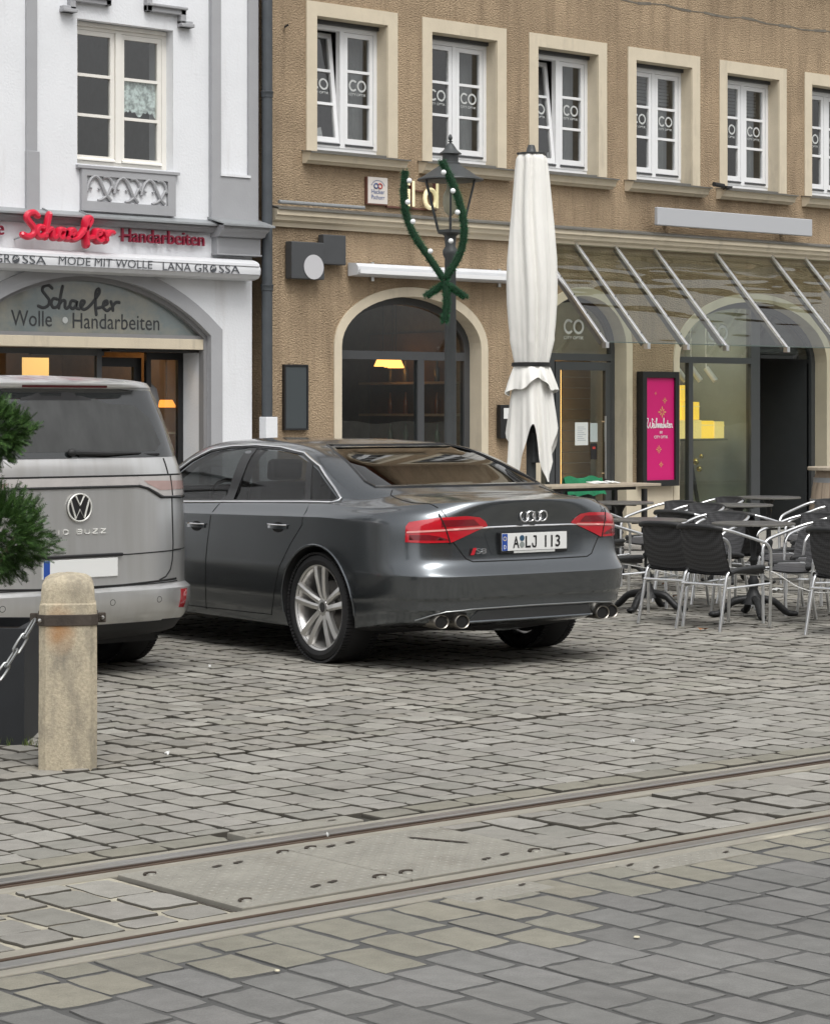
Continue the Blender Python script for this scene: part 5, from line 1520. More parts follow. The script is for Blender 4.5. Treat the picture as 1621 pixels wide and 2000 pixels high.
class Proj:
    """maps 2D outlines onto a surface along a direction. frame: (u axis, v axis, ray direction), start distance"""
    def __init__(s, bvh, u, v, d, back=3.0):
        s.b, s.u, s.v, s.d, s.back = bvh, Vector(u).normalized(), Vector(v).normalized(), Vector(d).normalized(), back
        s.o = Vector((0, 0, 0))
    def hit(s, a, b, off=0.0):
        p = s.o + s.u * a + s.v * b - s.d * s.back
        h, n, _, _ = s.b.ray_cast(p, s.d)
        if h is None: return None
        if n.dot(s.d) > 0: n = -n
        return h + n * off
def dense(poly, step):
    out = []
    n = len(poly)
    for i in range(n):
        a, b = Vector(poly[i]), Vector(poly[(i + 1) % n])
        k = max(1, int((b - a).length / step))
        for j in range(k): out.append(tuple(a + (b - a) * j / k))
    return out
def patch(pr, poly, off, step=0.04, edge=0.0):
    """triangulated patch of a 2D outline laid on the surface, with a small returned edge"""
    bd = dense(poly, step)
    vs = [Vector(p) for p in bd]; n = len(vs)
    es = [(i, (i + 1) % n) for i in range(n)]
    xs, ys = [p[0] for p in bd], [p[1] for p in bd]
    x = min(xs) + step
    while x < max(xs):
        y = min(ys) + step
        while y < max(ys):
            if inside((x, y), bd) and min((Vector((x, y)) - q).length for q in vs) > step * .45: vs.append(Vector((x, y)))
            y += step
        x += step
    V, E, F = geometry.delaunay_2d_cdt(vs, es, [], 0, 1e-6)[:3]
    mb = MB(); pts = []; ok = []
    last = None
    for v in V:
        h = pr.hit(v[0], v[1], off)
        pts.append(h); 
    fs = []
    for f in F:
        c = sum((V[i] for i in f), Vector((0, 0))) / len(f)
        if inside(c, bd) and all(pts[i] is not None for i in f): fs.append(tuple(f))
    dead = [i for i, p in enumerate(pts) if p is None]
    for i in dead: pts[i] = Vector((0, 0, 0))
    mb.add(pts, fs)
    if edge:
        cnt = {}
        for f in fs:
            for i in range(3):
                e = (f[i], f[(i + 1) % 3]); k = tuple(sorted(e))
                cnt.setdefault(k, []).append(e)
        base = len(mb.v)
        low = [pr.hit(v[0], v[1], off - edge) or Vector((0, 0, 0)) for v in V]
        mb.v.extend([tuple(p) for p in low])
        for k, l in cnt.items():
            if len(l) == 1:
                a, b = l[0]
                mb.f.append((a, b, base + b, base + a)); mb.m.append(0)
    # drop unused vertices
    used = sorted({i for f in mb.f for i in f}); mp = {o: i for i, o in enumerate(used)}
    mb.v = [mb.v[i] for i in used]; mb.f = [tuple(mp[i] for i in f) for f in mb.f]
    return mb
def line_on(pr, pts, r, off=0.0, step=.03, closed=False, n=6):
    q = []
    P = list(pts) + ([pts[0]] if closed else [])
    for a, b in zip(P, P[1:]):
        a, b = Vector(a), Vector(b); k = max(1, int((b - a).length / step))
        for j in range(k): q.append(a + (b - a) * j / k)
    if not closed: q.append(Vector(P[-1]))
    w = [pr.hit(p[0], p[1], off) for p in q]; w = [p for p in w if p is not None]
    return MB().tube(w, r, n, closed=closed) if len(w) > 2 else MB()
def mirror(mb):
    m2 = MB(); m2.v = [(-p[0], p[1], p[2]) for p in mb.v]; m2.f = [tuple(reversed(f)) for f in mb.f]; m2.m = list(mb.m)
    return m2
def paint(name, col, metal=.55, rough=.34, flake=.05, coat=1.0, dirt=None):
    m, N, L, b = nodes(name)
    b.inputs['Base Color'].default_value = (*col, 1)
    b.inputs['Metallic'].default_value = metal; b.inputs['Roughness'].default_value = rough
    b.inputs['Coat Weight'].default_value = coat; b.inputs['Coat Roughness'].default_value = 0.10
    tc = N.new('ShaderNodeTexCoord'); t = N.new('ShaderNodeTexNoise'); t.inputs['Scale'].default_value = 2.5; t.inputs['Detail'].default_value = 8
    L.new(tc.outputs['Object'], t.inputs['Vector'])
    if dirt:
        mp = N.new('ShaderNodeMapping'); mp.inputs['Scale'].default_value = (5, 2, .4); L.new(tc.outputs['Object'], mp.inputs[0]); L.new(mp.outputs[0], t.inputs['Vector'])
        mr = N.new('ShaderNodeMapRange'); mr.inputs['From Min'].default_value = .40; mr.inputs['From Max'].default_value = .75; mr.inputs['To Max'].default_value = dirt[1]
        L.new(t.outputs[0], mr.inputs['Value'])
        mx = N.new('ShaderNodeMix'); mx.data_type = 'RGBA'; mx.inputs['A'].default_value = (*col, 1); mx.inputs['B'].default_value = (*dirt[0], 1)
        L.new(mr.outputs[0], mx.inputs['Factor']); L.new(mx.outputs['Result'], b.inputs['Base Color'])
        m2 = N.new('ShaderNodeMapRange'); m2.inputs['From Min'].default_value = .35; m2.inputs['From Max'].default_value = .7; m2.inputs['To Min'].default_value = dirt[2]; m2.inputs['To Max'].default_value = dirt[3]
        L.new(t.outputs[0], m2.inputs['Value']); L.new(m2.outputs[0], b.inputs['Coat Roughness'])
    MATS[name] = m
    return m
M['tyre'] = mat('tyre_rubber', (0.014, 0.014, 0.015), 0.75, var=.25, vscale=12, bump=.1)
M['rim'] = mat('alloy_rim', (0.74, 0.73, 0.71), 0.32, metal=.85, var=.1, vscale=10)
M['rim_dark'] = mat('rim_inner', (0.10, 0.10, 0.10), 0.5, metal=.7)
M['brake'] = mat('brake_disc', (0.22, 0.21, 0.2), 0.4, metal=.9)
M['car_glass'] = glass('car_glass', (0.30, 0.32, 0.32), gain=1.25)
M['rear_glass'] = glass('car_rear_glass', (0.13, 0.14, 0.14), gain=1.6)
M['trim_black'] = mat('gloss_black_trim', (0.008, 0.008, 0.009), 0.18, spec=.5)
M['shut'] = mat('panel_gap', (0.004, 0.004, 0.004), 0.8)
M['interior'] = mat('car_interior', (0.018, 0.017, 0.017), 0.8)
M['seat'] = mat('car_seat', (0.035, 0.033, 0.032), 0.6)
M['lamp_red'] = mat('lamp_red', (0.48, 0.006, 0.018), 0.12, coat=1.0, spec=.7)
M['lamp_red_dark'] = mat('lamp_red_dark', (0.17, 0.004, 0.012), 0.15, coat=1.0)
M['lamp_pale'] = mat('lamp_pale', (0.75, 0.32, 0.30), 0.2, coat=1.0)
M['plate_white'] = mat('plate_white', (0.72, 0.73, 0.72), 0.4)
M['plate_blue'] = mat('plate_blue', (0.02, 0.07, 0.32), 0.4)
M['plate_text'] = mat('plate_text', (0.008, 0.008, 0.010), 0.5)

def wheel(name, parent, x, y, r, side, width=.265, rim_r=.274, spokes=True):
    """side -1: outer face towards -x. local to parent"""
    w = empty(name, (x, y, r), parent=None)
    w.parent = parent
    s = side
    def L(prof, n=64): return MB().lathe(prof, n, axis='x')
    h = width / 2
    prof = [(rim_r - .012, -h * .82), (rim_r + .006, -h * .94), (r - .05, -h), (r - .022, -h * .93), (r - .006, -h * .74), (r, -h * .5), (r + .001, 0), (r, h * .5), (r - .006, h * .74), (r - .022, h * .93), (r - .05, h), (rim_r + .006, h * .94), (rim_r - .012, h * .82)]
    ty = MB(); ty.lathe(prof + [prof[0]], 72, axis='x', caps=False)
    tyre = obj('tyre', ty, M['tyre'], w, world=False, smooth=35)
    tr = MB()                                            # tread blocks
    for k in range(90):
        a = 2 * math.pi * k / 90
        c, sn = math.cos(a), math.sin(a)
        for q in (-1, 1):
            ctr = Vector((q * h * .78, (r - .006) * c, (r - .006) * sn))
            tr.obox(ctr, (h * .20, 0, 0), Vector((0, -sn, c)) * .0085, Vector((q * .25, c, sn)).normalized() * .007)
    obj('tread', tr, M['tyre'], w, world=False, kind='stuff')
    xo = s * h
    barrel = MB().lathe([(rim_r + .004, -s * h * .85), (rim_r - .02, -s * h * .6), (rim_r - .035, s * h * .3), (rim_r - .022, s * h * .70), (rim_r - .004, s * h * .9), (rim_r + .010, s * h * .93), (rim_r + .010, s * h * .86)], 64, axis='x')
    barrel.f = [f for f in barrel.f if len(f) == 4]
    obj('rim_barrel', barrel, M['rim'], w, world=False, smooth=40)
    obj('brake_disc', MB().lathe([(.05, -s * .01), (.17, -s * .01), (.17, s * .01), (.05, s * .01)], 40, axis='x'), M['brake'], w, world=False, smooth=40)
    obj('wheel_back', MB().lathe([(.0001, -s * h * .5), (rim_r - .03, -s * h * .5)], 40, axis='x'), M['black_rough'], w, world=False)
    if spokes:
        for k in range(5):
            a = 2 * math.pi * k / 5 + R(18)
            sp = MB()
            for q in (-1, 1):
                path, rad = [], []
                rowsS = []
                for t, off, wd, xd in ((.040, .018, .040, .62), (.10, .027, .040, .76), (.16, .035, .040, .83), (.22, .043, .042, .88), (rim_r - .006, .050, .050, .90)):
                    cdir = Vector((0, math.cos(a), math.sin(a))); tdir = Vector((0, -math.sin(a), math.cos(a)))
                    c0 = cdir * t + tdir * off * q
                    xf = xo * xd
                    tw = -q * .004
                    rowsS.append([c0 + tdir * wd * .5 + Vector((xf - s * .03, 0, 0)), c0 + tdir * wd * .5 + Vector((xf - s * .004, 0, 0)), c0 + tdir * wd * .18 + Vector((xf + s * .006, 0, 0)), c0 - tdir * wd * .5 + Vector((xf - s * .006, 0, 0)), c0 - tdir * wd * .5 + Vector((xf - s * .03, 0, 0))])
                sp.grid(rowsS, close_u=True)
            obj('spoke', sp, M['rim'], w, world=False, smooth=30)
        obj('hub', MB().lathe([(.062, s * h * .2), (.062, s * h * .55), (.05, s * h * .68), (.034, s * h * .70), (.032, s * h * .66), (.0001, s * h * .67)], 30, axis='x'), M['rim'], w, world=False, smooth=35)
        obj('hub_cap', MB().lathe([(.030, s * h * .655), (.030, s * h * .695), (.0001, s * h * .70)], 24, axis='x'), M['rim_dark'], w, world=False, smooth=35)
        bl = MB()
        for k in range(5):
            a = 2 * math.pi * k / 5 + R(54)
            bl.tube([(s * h * .5, .048 * math.cos(a), .048 * math.sin(a)), (s * h * .67, .048 * math.cos(a), .048 * math.sin(a))], .008, 6)
        obj('wheel_bolt', bl, M['rim_dark'], w, world=False)
    return w

# ---------------------------------------------------------------- dark grey saloon
CAR = (10.355, 11.89, 0.0); CAR_YAW = R(-5)
car = empty('parked_car', CAR, CAR_YAW, label='dark grey four-door saloon with four exhaust tips parked nose to the buildings', category='car')
KR = [  # W, yr, yf, (zr, zs, zf), n rear, n front, crease, slope
    (.72, -.85, 3.55, (.25, .20, .20), 4.2, 3.2, 0, 0),
    (.885, -1.07, 3.84, (.295, .200, .20), 5.4, 3.0, .3, 0),
    (.925, -1.115, 3.88, (.315, .212, .215), 5.4, 3.0, .6, 0),
    (.940, -1.135, 3.91, (.380, .290, .30), 5.4, 3.0, 0, 0),
    (.944, -1.150, 3.92, (.392, .305, .32), 5.4, 3.0, .9, 0),
    (.954, -1.150, 3.94, (.452, .400, .42), 5.4, 3.0, .0, .01),
    (.960, -1.166, 3.945, (.466, .415, .44), 5.4, 3.0, .95, .01),
    (.968, -1.190, 3.95, (.604, .560, .55), 5.4, 3.0, .95, .01),
    (.970, -1.176, 3.95, (.618, .600, .58), 5.4, 3.0, .5, .01),
    (.968, -1.112, 3.94, (.678, .690, .64), 5.4, 3.0, .3, .01),
    (.962, -1.092, 3.92, (.780, .790, .70), 5.4, 3.0, 0, .015),
    (.956, -1.092, 3.90, (.870, .870, .75), 5.4, 2.9, 0, .018),
    (.953, -1.100, 3.87, (.925, .938, .79), 5.0, 2.8, .9, .02),
    (.934, -1.118, 3.82, (.990, .958, .82), 3.6, 2.7, .0, .02),
    (.905, -1.138, 3.75, (1.045, 1.000, .86), 2.9, 2.6, .0, .022),
    (.888, -1.136, 3.68, (1.064, 1.020, .88), 2.7, 2.6, .8, .022),
    (.868, -1.085, 3.55, (1.072, 1.028, .91), 2.7, 2.6, .0, .022),
    (.852, -.78, 3.15, (1.098, 1.036, .97), 3.2, 2.6, .0, .02),
    (.842, -.58, 2.92, (1.116, 1.048, 1.01), 5.2, 2.6, .0, .02),
    (.832, -.53, 2.82, (1.135, 1.072, 1.05), 6.0, 2.6, .0, .015),
    (.805, -.30, 2.60, (1.226, 1.160, 1.165), 6.4, 2.6, .0, .01),
    (.768, -.04, 2.38, (1.320, 1.258, 1.27), 6.4, 2.7, .0, .005),
    (.716, .20, 2.18, (1.384, 1.345, 1.355), 6.0, 2.8, .0, 0),
    (.652, .42, 2.02, (1.414, 1.394, 1.396), 5.0, 2.8, .0, 0),
    (.500, .75, 1.80, (1.428, 1.420, 1.418), 3.8, 2.8, .0, 0),
]
def car_ring(k, dW=0, dr=0, df=0, dz=0):
    W, yr, yf, z3, nr, nf, cr, sl = k
    if yr < -.6: ycr, ycf = -.18, 3.0
    else: ycr, ycf = max(yr + .55, .45), max(1.3, yf - .75)
    if yr < -1.0: ycf = 2.85
    return plan_ring(W - dW, yr + dr, yf - df, tuple(z - dz for z in z3), nr, nf, ycr, ycf, zslope=sl, droop=.045 if 1.0 < z3[0] < 1.11 and yr < -.7 else 0.0, taper=.08 if z3[0] < .93 and z3[0] > .29 else 0.0)
base_mesh = loft([car_ring(k) for k in KR], 1.433, .20, [(i, k[6]) for i, k in enumerate(KR) if k[6]])
solid = evaluated(base_mesh, [('SUBSURF', dict(levels=2, render_levels=2))])
CB = bvh_of(solid)
#DBG
RAX, FAX, WR = -0.09, 2.90, 0.356
DLO = [(2.26, .970), (-.150, 1.042), (-.180, 1.060), (-.08, 1.12), (.165, 1.248), (.42, 1.330), (.75, 1.362), (1.1, 1.372), (1.4, 1.362), (1.62, 1.336), (1.83, 1.262), (2.0, 1.170), (2.18, 1.05)]
PANE_R = [(1.075, 1.010), (.205, 1.037), (.325, 1.285), (.5, 1.332), (.75, 1.352), (1.045, 1.361)]
PANE_F = [(2.18, .980), (1.20, 1.006), (1.165, 1.360), (1.4, 1.350), (1.6, 1.325), (1.8, 1.250), (1.98, 1.150), (2.13, 1.05)]
PANE_Q = [(.135, 1.040), (-.125, 1.049), (-.145, 1.062), (.155, 1.228), (.245, 1.262)]
REARW = [(-.66, 1.145), (.66, 1.145), (.665, 1.165), (.555, 1.345), (.49, 1.378), (-.49, 1.378), (-.555, 1.345), (-.665, 1.165)]
FRONTW = [(-.72, 1.06), (.72, 1.06), (.58, 1.32), (.52, 1.345), (-.52, 1.345), (-.58, 1.32)]
cuts = []
for yy in (RAX, FAX):
    for s in (-1, 1):
        c_ = MB().lathe([(.398, .58), (.398, 1.3)], 64, (0, yy, WR), axis='x')
        if s < 0: c_.v = [(-p[0], p[1], p[2]) for p in c_.v]
        cuts.append(c_)
cav = [car_ring(k, .06, .10, .10, .035) for k in KR[18:]]
low = [(p[0] * .97, p[1], .60) for p in cav[0]]
cavm = loft([low] + cav, 1.395, .60)
cuts.append(cavm)
for poly in (PANE_R, PANE_F, PANE_Q):
    for s in (-1, 1):
        lo_, hi_ = (.45, 1.3) if s > 0 else (-1.3, -.45)
        cuts.append(MB().prism(poly, lo_, hi_, 'yz'))
cuts.append(MB().prism(REARW, -1.0, .75, 'xz'))
cuts.append(MB().prism(FRONTW, 1.95, 3.4, 'xz'))
shell = cut(solid.copy(), cuts)
M['paint_grey'] = paint('dark_grey_metallic', (.124, .136, .147), .9, .26)
shell.materials.clear(); shell.materials.append(M['paint_grey']); shell.materials.append(M['black_rough'])
mi = []
for p in shell.polygons:
    h, nn, _, dist = CB.find_nearest(p.center)
    dark = dist > .004 or (p.center.z < .27 and p.normal.z < -.7)
    mi.append(1 if dark else 0)
shell.polygons.foreach_set('material_index', mi)
shell.polygons.foreach_set('use_smooth', [True] * len(shell.polygons))
shell.set_sharp_from_angle(angle=R(17))
body = obj('body', shell, None if False else [M['paint_grey'], M['black_rough']], car, world=False)
PR = {-1: Proj(CB, (0, 1, 0), (0, 0, 1), (1, 0, 0)), 1: Proj(CB, (0, 1, 0), (0, 0, 1), (-1, 0, 0))}
PB = Proj(CB, (1, 0, 0), (0, 0, 1), (0, 1, 0), 5.0)
PF = Proj(CB, (1, 0, 0), (0, 0, 1), (0, -1, 0), 6.0)
def cpart(name, mb, m, parent=None, smooth=40, bevel=0.0, label=None, kind=None):
    return obj(name, mb, m, parent or car, world=False, smooth=smooth, bevel=bevel, label=label, kind=kind)
for s in (-1, 1):
    pr = PR[s]
    for poly in (PANE_R, PANE_F, PANE_Q):
        cpart('side_window', patch(pr, offset_poly(poly, .004), -.002, .05), M['car_glass'])
    # black pillar trims between the panes
    for strip_ in ([(1.20, 1.004), (1.076, 1.008), (1.046, 1.364), (1.166, 1.362)], [(.205, 1.036), (.135, 1.039), (.247, 1.268), (.325, 1.288)]):
        cpart('pillar_trim', patch(pr, strip_, .003, .05, .004), M['trim_black'])
    # black frames round the panes and bright outer trim
    cpart('window_seal', line_on(pr, DLO, .009, .001, closed=True), M['trim_black'])
    cpart('window_trim', line_on(pr, [(2.26, .962), (1.2, .994), (.14, 1.026), (-.150, 1.032), (-.185, 1.045), (-.190, 1.062), (-.09, 1.124), (.155, 1.256), (.42, 1.340), (.75, 1.372), (1.1, 1.382), (1.4, 1.372), (1.63, 1.346), (1.84, 1.272), (2.02, 1.178), (2.2, 1.055)], .0085, .003), M['chrome'])
    # shut lines
    g1 = line_on(pr, [(1.205, .985), (1.224, .929), (1.254, .69), (1.289, .396), (1.32, .25)], .0035, -.0005)
    g2 = line_on(pr, [(.09, 1.02), (.069, .974), (.070, .885), (.196, .757), (.329, .589), (.394, .442), (.47, .27)], .0035, -.0005)
    g3 = line_on(pr, [(2.35, .94), (2.38, .70), (2.36, .40), (2.33, .25)], .0035, -.0005)
    g4 = line_on(pr, [(2.33, .262), (1.32, .262), (.47, .272)], .004, -.0005)
    for gg in (g1, g2, g3, g4): cpart('panel_gap', gg, M['shut'])
    for (yy, zz) in ((.36, .862), (1.41, .829)):          # door handles with bright strip
        hp = pr.hit(yy, zz, 0)
        cup = patch(pr, [(yy - .075 + .075 * math.cos(R(a)) * 1.0 + .075, zz - .006 + .034 * math.sin(R(a))) for a in range(0, 360, 24)], .0012, .03)
        dh = cpart('door_handle', MB().grid([[(hp.x + s * (.006 + .030 * math.sin(math.pi * i / 10) ** .5), yy - .115 + .23 * i / 10, zz + q) for q in (-.014, -.006, .006, .014)] for i in range(11)] ).grid([[(hp.x + s * (-.004 + .030 * math.sin(math.pi * i / 10) ** .5), yy - .115 + .23 * i / 10, zz + q) for q in (.014, .006, -.006, -.014)] for i in range(11)]), M['paint_grey'])
        cpart('handle_cup', cup, M['shut'], dh)
        cpart('handle_strip', MB().tube([(hp.x + s * (.008 + .030 * math.sin(math.pi * i / 10) ** .5), yy - .115 + .23 * i / 10, zz + .012) for i in range(11)], .0055, 6), M['chrome'], dh)
    # arch lips
    for yy in (RAX, FAX):
        pts = []
        for a in range(-8, 189, 6):
            h = pr.hit(yy + .404 * math.cos(R(a)), WR + .404 * math.sin(R(a)), .0)
            if h is not None and h.z > .22: pts.append(h)
        cpart('arch_lip', MB().tube(pts, .0085, 8), M['paint_grey'])
    # fuel flap outline on the right side only
    if s > 0: cpart('fuel_flap', line_on(pr, [(-.35 + .09 * math.cos(R(a)), .86 + .085 * math.sin(R(a))) for a in range(0, 360, 20)], .003, 0, closed=True), M['shut'])
    # mirror
    m0 = Vector((s * .93, 2.12, 1.02))
    mm = cpart('wing_mirror', MB().sphere(tuple(m0 + Vector((s * .10, 0, .03))), .1, 16, 10, 1.15, .7, .78), M['paint_grey'], smooth=60)
    cpart('mirror_arm', MB().tube([tuple(m0 + Vector((s * -.06, .03, -.04))), tuple(m0 + Vector((s * .06, 0, -.01)))], .022, 8), M['trim_black'], mm)
    cpart('mirror_glass', MB().obox(tuple(m0 + Vector((s * .10, -.072, .03))), (.085, 0, 0), (0, .003, 0), (0, 0, .055)), M['chrome'], mm)
    # headlamps
    PH = Proj(CB, (.6, -.8 * s, 0), (0, 0, 1), (-.8 * s, -.6, 0), 5.0)
    cpart('headlight', patch(Proj(CB, (1, 0, 0), (0, 0, 1), (0, -1, 0), 6), [(s * .45, .60), (s * .78, .64), (s * .80, .72), (s * .47, .69)], .006, .04, .01), mat('headlamp_glass', (.45, .47, .48), .08, coat=1))
cpart('windscreen', patch(PF, offset_poly(FRONTW, .01), -.002, .08), M['car_glass'])
cpart('rear_window', patch(PB, offset_poly(REARW, .008), -.002, .06), M['rear_glass'])
cpart('window_seal', line_on(PB, offset_poly(REARW, .012), .009, .000, closed=True), M['trim_black'])
cpart('grille', patch(PF, [(-.30, .30), (.30, .30), (.42, .52), (.36, .68), (-.36, .68), (-.42, .52)], .006, .05, .01), M['trim_black'])
# interior
for s in (-1, 1):
    for (yy, nm) in ((1.28, 'front_seat'), (.42, 'rear_seat')):
        st = cpart(nm, MB().obox((s * .38, yy, .86), (.25, 0, 0), (0, .06, 0), (0, -.07, .27)), M['seat'], bevel=.05)
        cpart('headrest', MB().obox((s * .38, yy - .10, 1.21), (.13, 0, 0), (0, .045, 0), (0, -.01, .075)), M['seat'], st, bevel=.03)
        cpart('seat_cushion', MB().obox((s * .38, yy + .27, .64), (.25, 0, 0), (0, .25, .02), (0, 0, .05)), M['seat'], st, bevel=.03)
cpart('dashboard', MB().obox((0, 2.18, .93), (.70, 0, 0), (0, .22, 0), (0, .02, .07)), M['interior'], bevel=.04)
sw_ = [(-.38 + .17 * math.cos(R(a)), 1.90 + .05 * math.sin(R(a)), .96 + .16 * math.sin(R(a))) for a in range(0, 360, 20)]
cpart('steering_wheel', MB().tube(sw_, .015, 8, closed=True).tube([(-.55, 1.90, .96), (-.21, 1.90, .96)], .02, 6), M['interior'])
cpart('parcel_shelf', MB().box(-.66, .66, -.30, .34, 1.00, 1.03), M['seat'])
# wheels
for s in (-1, 1):
    for yy in (RAX, FAX): wheel('wheel', car, s * .815, yy, WR, s)
# tail lamps: lie across the rear corners
for s in (-1, 1):
    PL = Proj(CB, (.8 * s, .6, 0), (0, 0, 1), (-.6 * s, .8, 0), 4.0)
    out = [(-.385, .905), (-.372, .935), (-.335, .962), (-.26, .970), (-.08, .961), (.095, .934), (.117, .908), (.119, .812), (-.01, .807), (-.165, .809), (-.315, .876)]
    if s < 0: PLu = PL
    lampb = cpart('tail_lamp', patch(PL, out, .007, .03, .012), M['lamp_red'])
    cpart('lamp_seal', line_on(PL, offset_poly(out, .002), .004, .003, closed=True), M['trim_black'], lampb)
    cpart('lamp_lower', patch(PL, [(-.155, .822), (.095, .826), (.095, .858), (-.02, .858), (-.09, .846)], .0085, .03), M['lamp_red_dark'], lampb)
    cpart('lamp_upper', patch(PL, [(-.335, .912), (-.30, .950), (-.10, .945), (-.10, .905)], .0085, .03), M['lamp_red_dark'], lampb)
    cpart('lamp_strip', patch(PL, [(-.36, .894), (-.19, .884), (.11, .868), (.11, .878), (-.19, .896), (-.35, .905)], .010, .03), M['lamp_pale'], lampb)
    cpart('panel_gap', line_on(PL, [(-.085, .985), (-.125, .90), (-.155, .80)], .004, .0085), M['shut'])
# boot lid gap, bright strip, plate, badge
lid = [(-.640, 1.005), (-.625, .965), (-.590, .815), (-.566, .785), (-.505, .705), (-.46, .687), (0, .683), (.46, .687), (.505, .705), (.566, .785), (.590, .815), (.625, .965), (.640, 1.005)]
cpart('panel_gap', line_on(PB, lid, .0042, -.0005), M['shut'])
PT = Proj(CB, (1, 0, 0), (0, 1, 0), (0, 0, -1), 4.0)
cpart('panel_gap', line_on(PT, [(-.650, -1.0), (-.70, -.80), (-.655, -.50), (-.60, -.44)], .004, -.0005), M['shut'])
cpart('panel_gap', line_on(PT, [(.650, -1.0), (.70, -.80), (.655, -.50), (.60, -.44)], .004, -.0005), M['shut'])
cpart('chrome_strip', line_on(PB, [(-.585, .889), (-.3, .896), (0, .899), (.3, .896), (.585, .889)], .0065, .003), M['chrome'])
cpart('lid_recess', patch(PB, [(-.36, .865), (-.31, .722), (.34, .722), (.39, .865), (.34, .885), (-.31, .885)], .0012, .05), M['paint_grey'])
pt = empty('number_plate', (0, 0, 0)); pt.parent = car
def ppart(name, mb, m, smooth=None, bevel=0.0): return obj(name, mb, m, pt, world=False, smooth=smooth, bevel=bevel)
PY = -1.122
ppart('plate_holder', MB().box(-.254, .284, PY, PY + .03, .728, .860), M['black'], bevel=.004)
ppart('plate', MB().box(-.247, .277, PY - .004, PY, .745, .855), M['plate_white'], bevel=.002)
ppart('country_band', MB().box(-.246, -.203, PY - .0055, PY - .0041, .747, .853), M['plate_blue'])
def ctext(s_, x, z, h, w, m, parent, y, bold=.0, depth=0.0):
    o = text('lettering', s_, 0, 0, 0, h, m, None, w=w, bold=bold, depth=depth)
    o.data.transform(Matrix.Translation((x, y, z))); o.parent = parent
    return o
ctext('A', -.135, .763, .072, .050, M['plate_text'], pt, PY - .006, .018)
ctext('L', -.040, .763, .072, .042, M['plate_text'], pt, PY - .006, .018)
oj = strokes('lettering', [[(.45, 1), (1, 1)], [(1, 1), (1, .5), (1, .25)], [(1, .25), (.9, .05), (.55, 0), (.2, .08), (.05, .3)]], .0058, 0, 0, 0, .030, .066, .0012, M['plate_text'], None)
oj.data.transform(Matrix.Translation((-.006, PY - .006, .766))); oj.parent = pt
ctext('113', .158, .763, .072, .125, M['plate_text'], pt, PY - .006, .018)
ctext('D', -.2245, .757, .026, .018, M['plate_white'], pt, PY - .0065, .01)
for k, (zz, cc) in enumerate(((.823, (.03, .08, .14)), (.782, (.25, .28, .27)))):
    ppart('seal', MB().lathe([(.0185, PY - .007), (.0185, PY - .004)], 20, (-.088, 0, zz), axis='y'), mat('seal%d' % k, cc, .4))
for k in range(12):
    a = 2 * math.pi * k / 12
    ppart('star', MB().obox((-.2245 + .012 * math.cos(a), PY - .006, .822 + .012 * math.sin(a)), (.0016, 0, 0), (0, .0004, 0), (0, 0, .0016)), M['gold2'])
ppart('dealer_strip', MB().box(-.15, .18, PY - .003, PY + .002, .730, .743), mat('dealer_grey', (.55, .56, .55), .5))
eb = empty('badge', (0, 0, 0)); eb.parent = car
for k in range(4):
    cx_ = .015 + (k - 1.5) * .050
    h = PB.hit(cx_, .957, 0)
    pts = [(cx_ + .032 * math.cos(R(a)), h.y - .008 - .005 * (1 if k % 2 else -1) * math.sin(R(a)), .957 + .032 * math.sin(R(a))) for a in range(0, 360, 15)]
    obj('ring', MB().tube(pts, .0058, 8, closed=True), M['chrome'], eb, world=False, smooth=50)
mbx = MB().add([(-.478, -1.108, .728), (-.452, -1.11, .728), (-.434, -1.112, .772), (-.460, -1.11, .772)], [(0, 1, 2, 3)])
obj('badge_mark', mbx, M['lamp_red'], eb, world=False, fix=False)
b1 = ctext('S8', -.400, .735, .034, .082, M['chrome'], eb, -1.112, .02, .006)
M['exhaust'] = mat('exhaust_steel', (.30, .28, .25), .35, metal=1.0, var=.2, vscale=20)
# bumper trim, diffuser and exhaust tips
cpart('bumper_line', line_on(PB, [(-.80, .33), (-.74, .36), (-.66, .386), (-.48, .396), (0, .400), (.48, .396), (.66, .386), (.74, .36), (.80, .33)], .0045, .003), mat('satin_trim', (.30, .31, .31), .3, metal=.8))
cpart('diffuser', patch(PB, [(-.50, .318), (.50, .318), (.44, .386), (-.44, .386)], .004, .05, .006), M['anthracite'])
cpart('diffuser_lip', line_on(PB, [(-.50, .316), (0, .316), (.50, .316)], .008, .006), M['paint_grey'])
for s in (-1, 1):
    cpart('exhaust_recess', patch(PB, [(s * .50, .30), (s * .52, .372), (s * .60, .383), (s * .70, .370), (s * .775, .325), (s * .775, .30)][::s], .003, .04), M['black'])
    for xx in (.565, .685):
        pth = [(s * xx, -.80, .322), (s * xx, -1.10 + (xx - .56) * .4, .322)]
        ex = MB()
        n_ = 20
        rows_ = []
        yend = -1.145 + (xx - .56) * .45
        for (rr, yy) in ((.050, -.85), (.052, yend + .02), (.052, yend + .004), (.049, yend), (.044, yend + .004), (.043, yend + .05), (.042, -.90)):
            rows_.append([(s * xx + rr * 1.08 * math.cos(2 * math.pi * j / n_), yy, .322 + rr * .86 * math.sin(2 * math.pi * j / n_)) for j in range(n_)])
        ex.grid(rows_, close_u=True)
        e = cpart('exhaust_tip', ex, M['exhaust'], smooth=40)
        cpart('exhaust_bore', MB().add([(s * xx + .0425 * 1.08 * math.cos(2 * math.pi * j / n_), yend + .010, .322 + .0425 * .86 * math.sin(2 * math.pi * j / n_)) for j in range(n_)], [tuple(range(n_))]), M['shut'], e)
cpart('underbody', MB().box(-.66, .66, -.35, 3.3, .19, .28), M['black_rough'])
cpart('rear_axle', MB().tube([(-.8, RAX, .34), (.8, RAX, .34)], .05, 8), M['black_rough'])
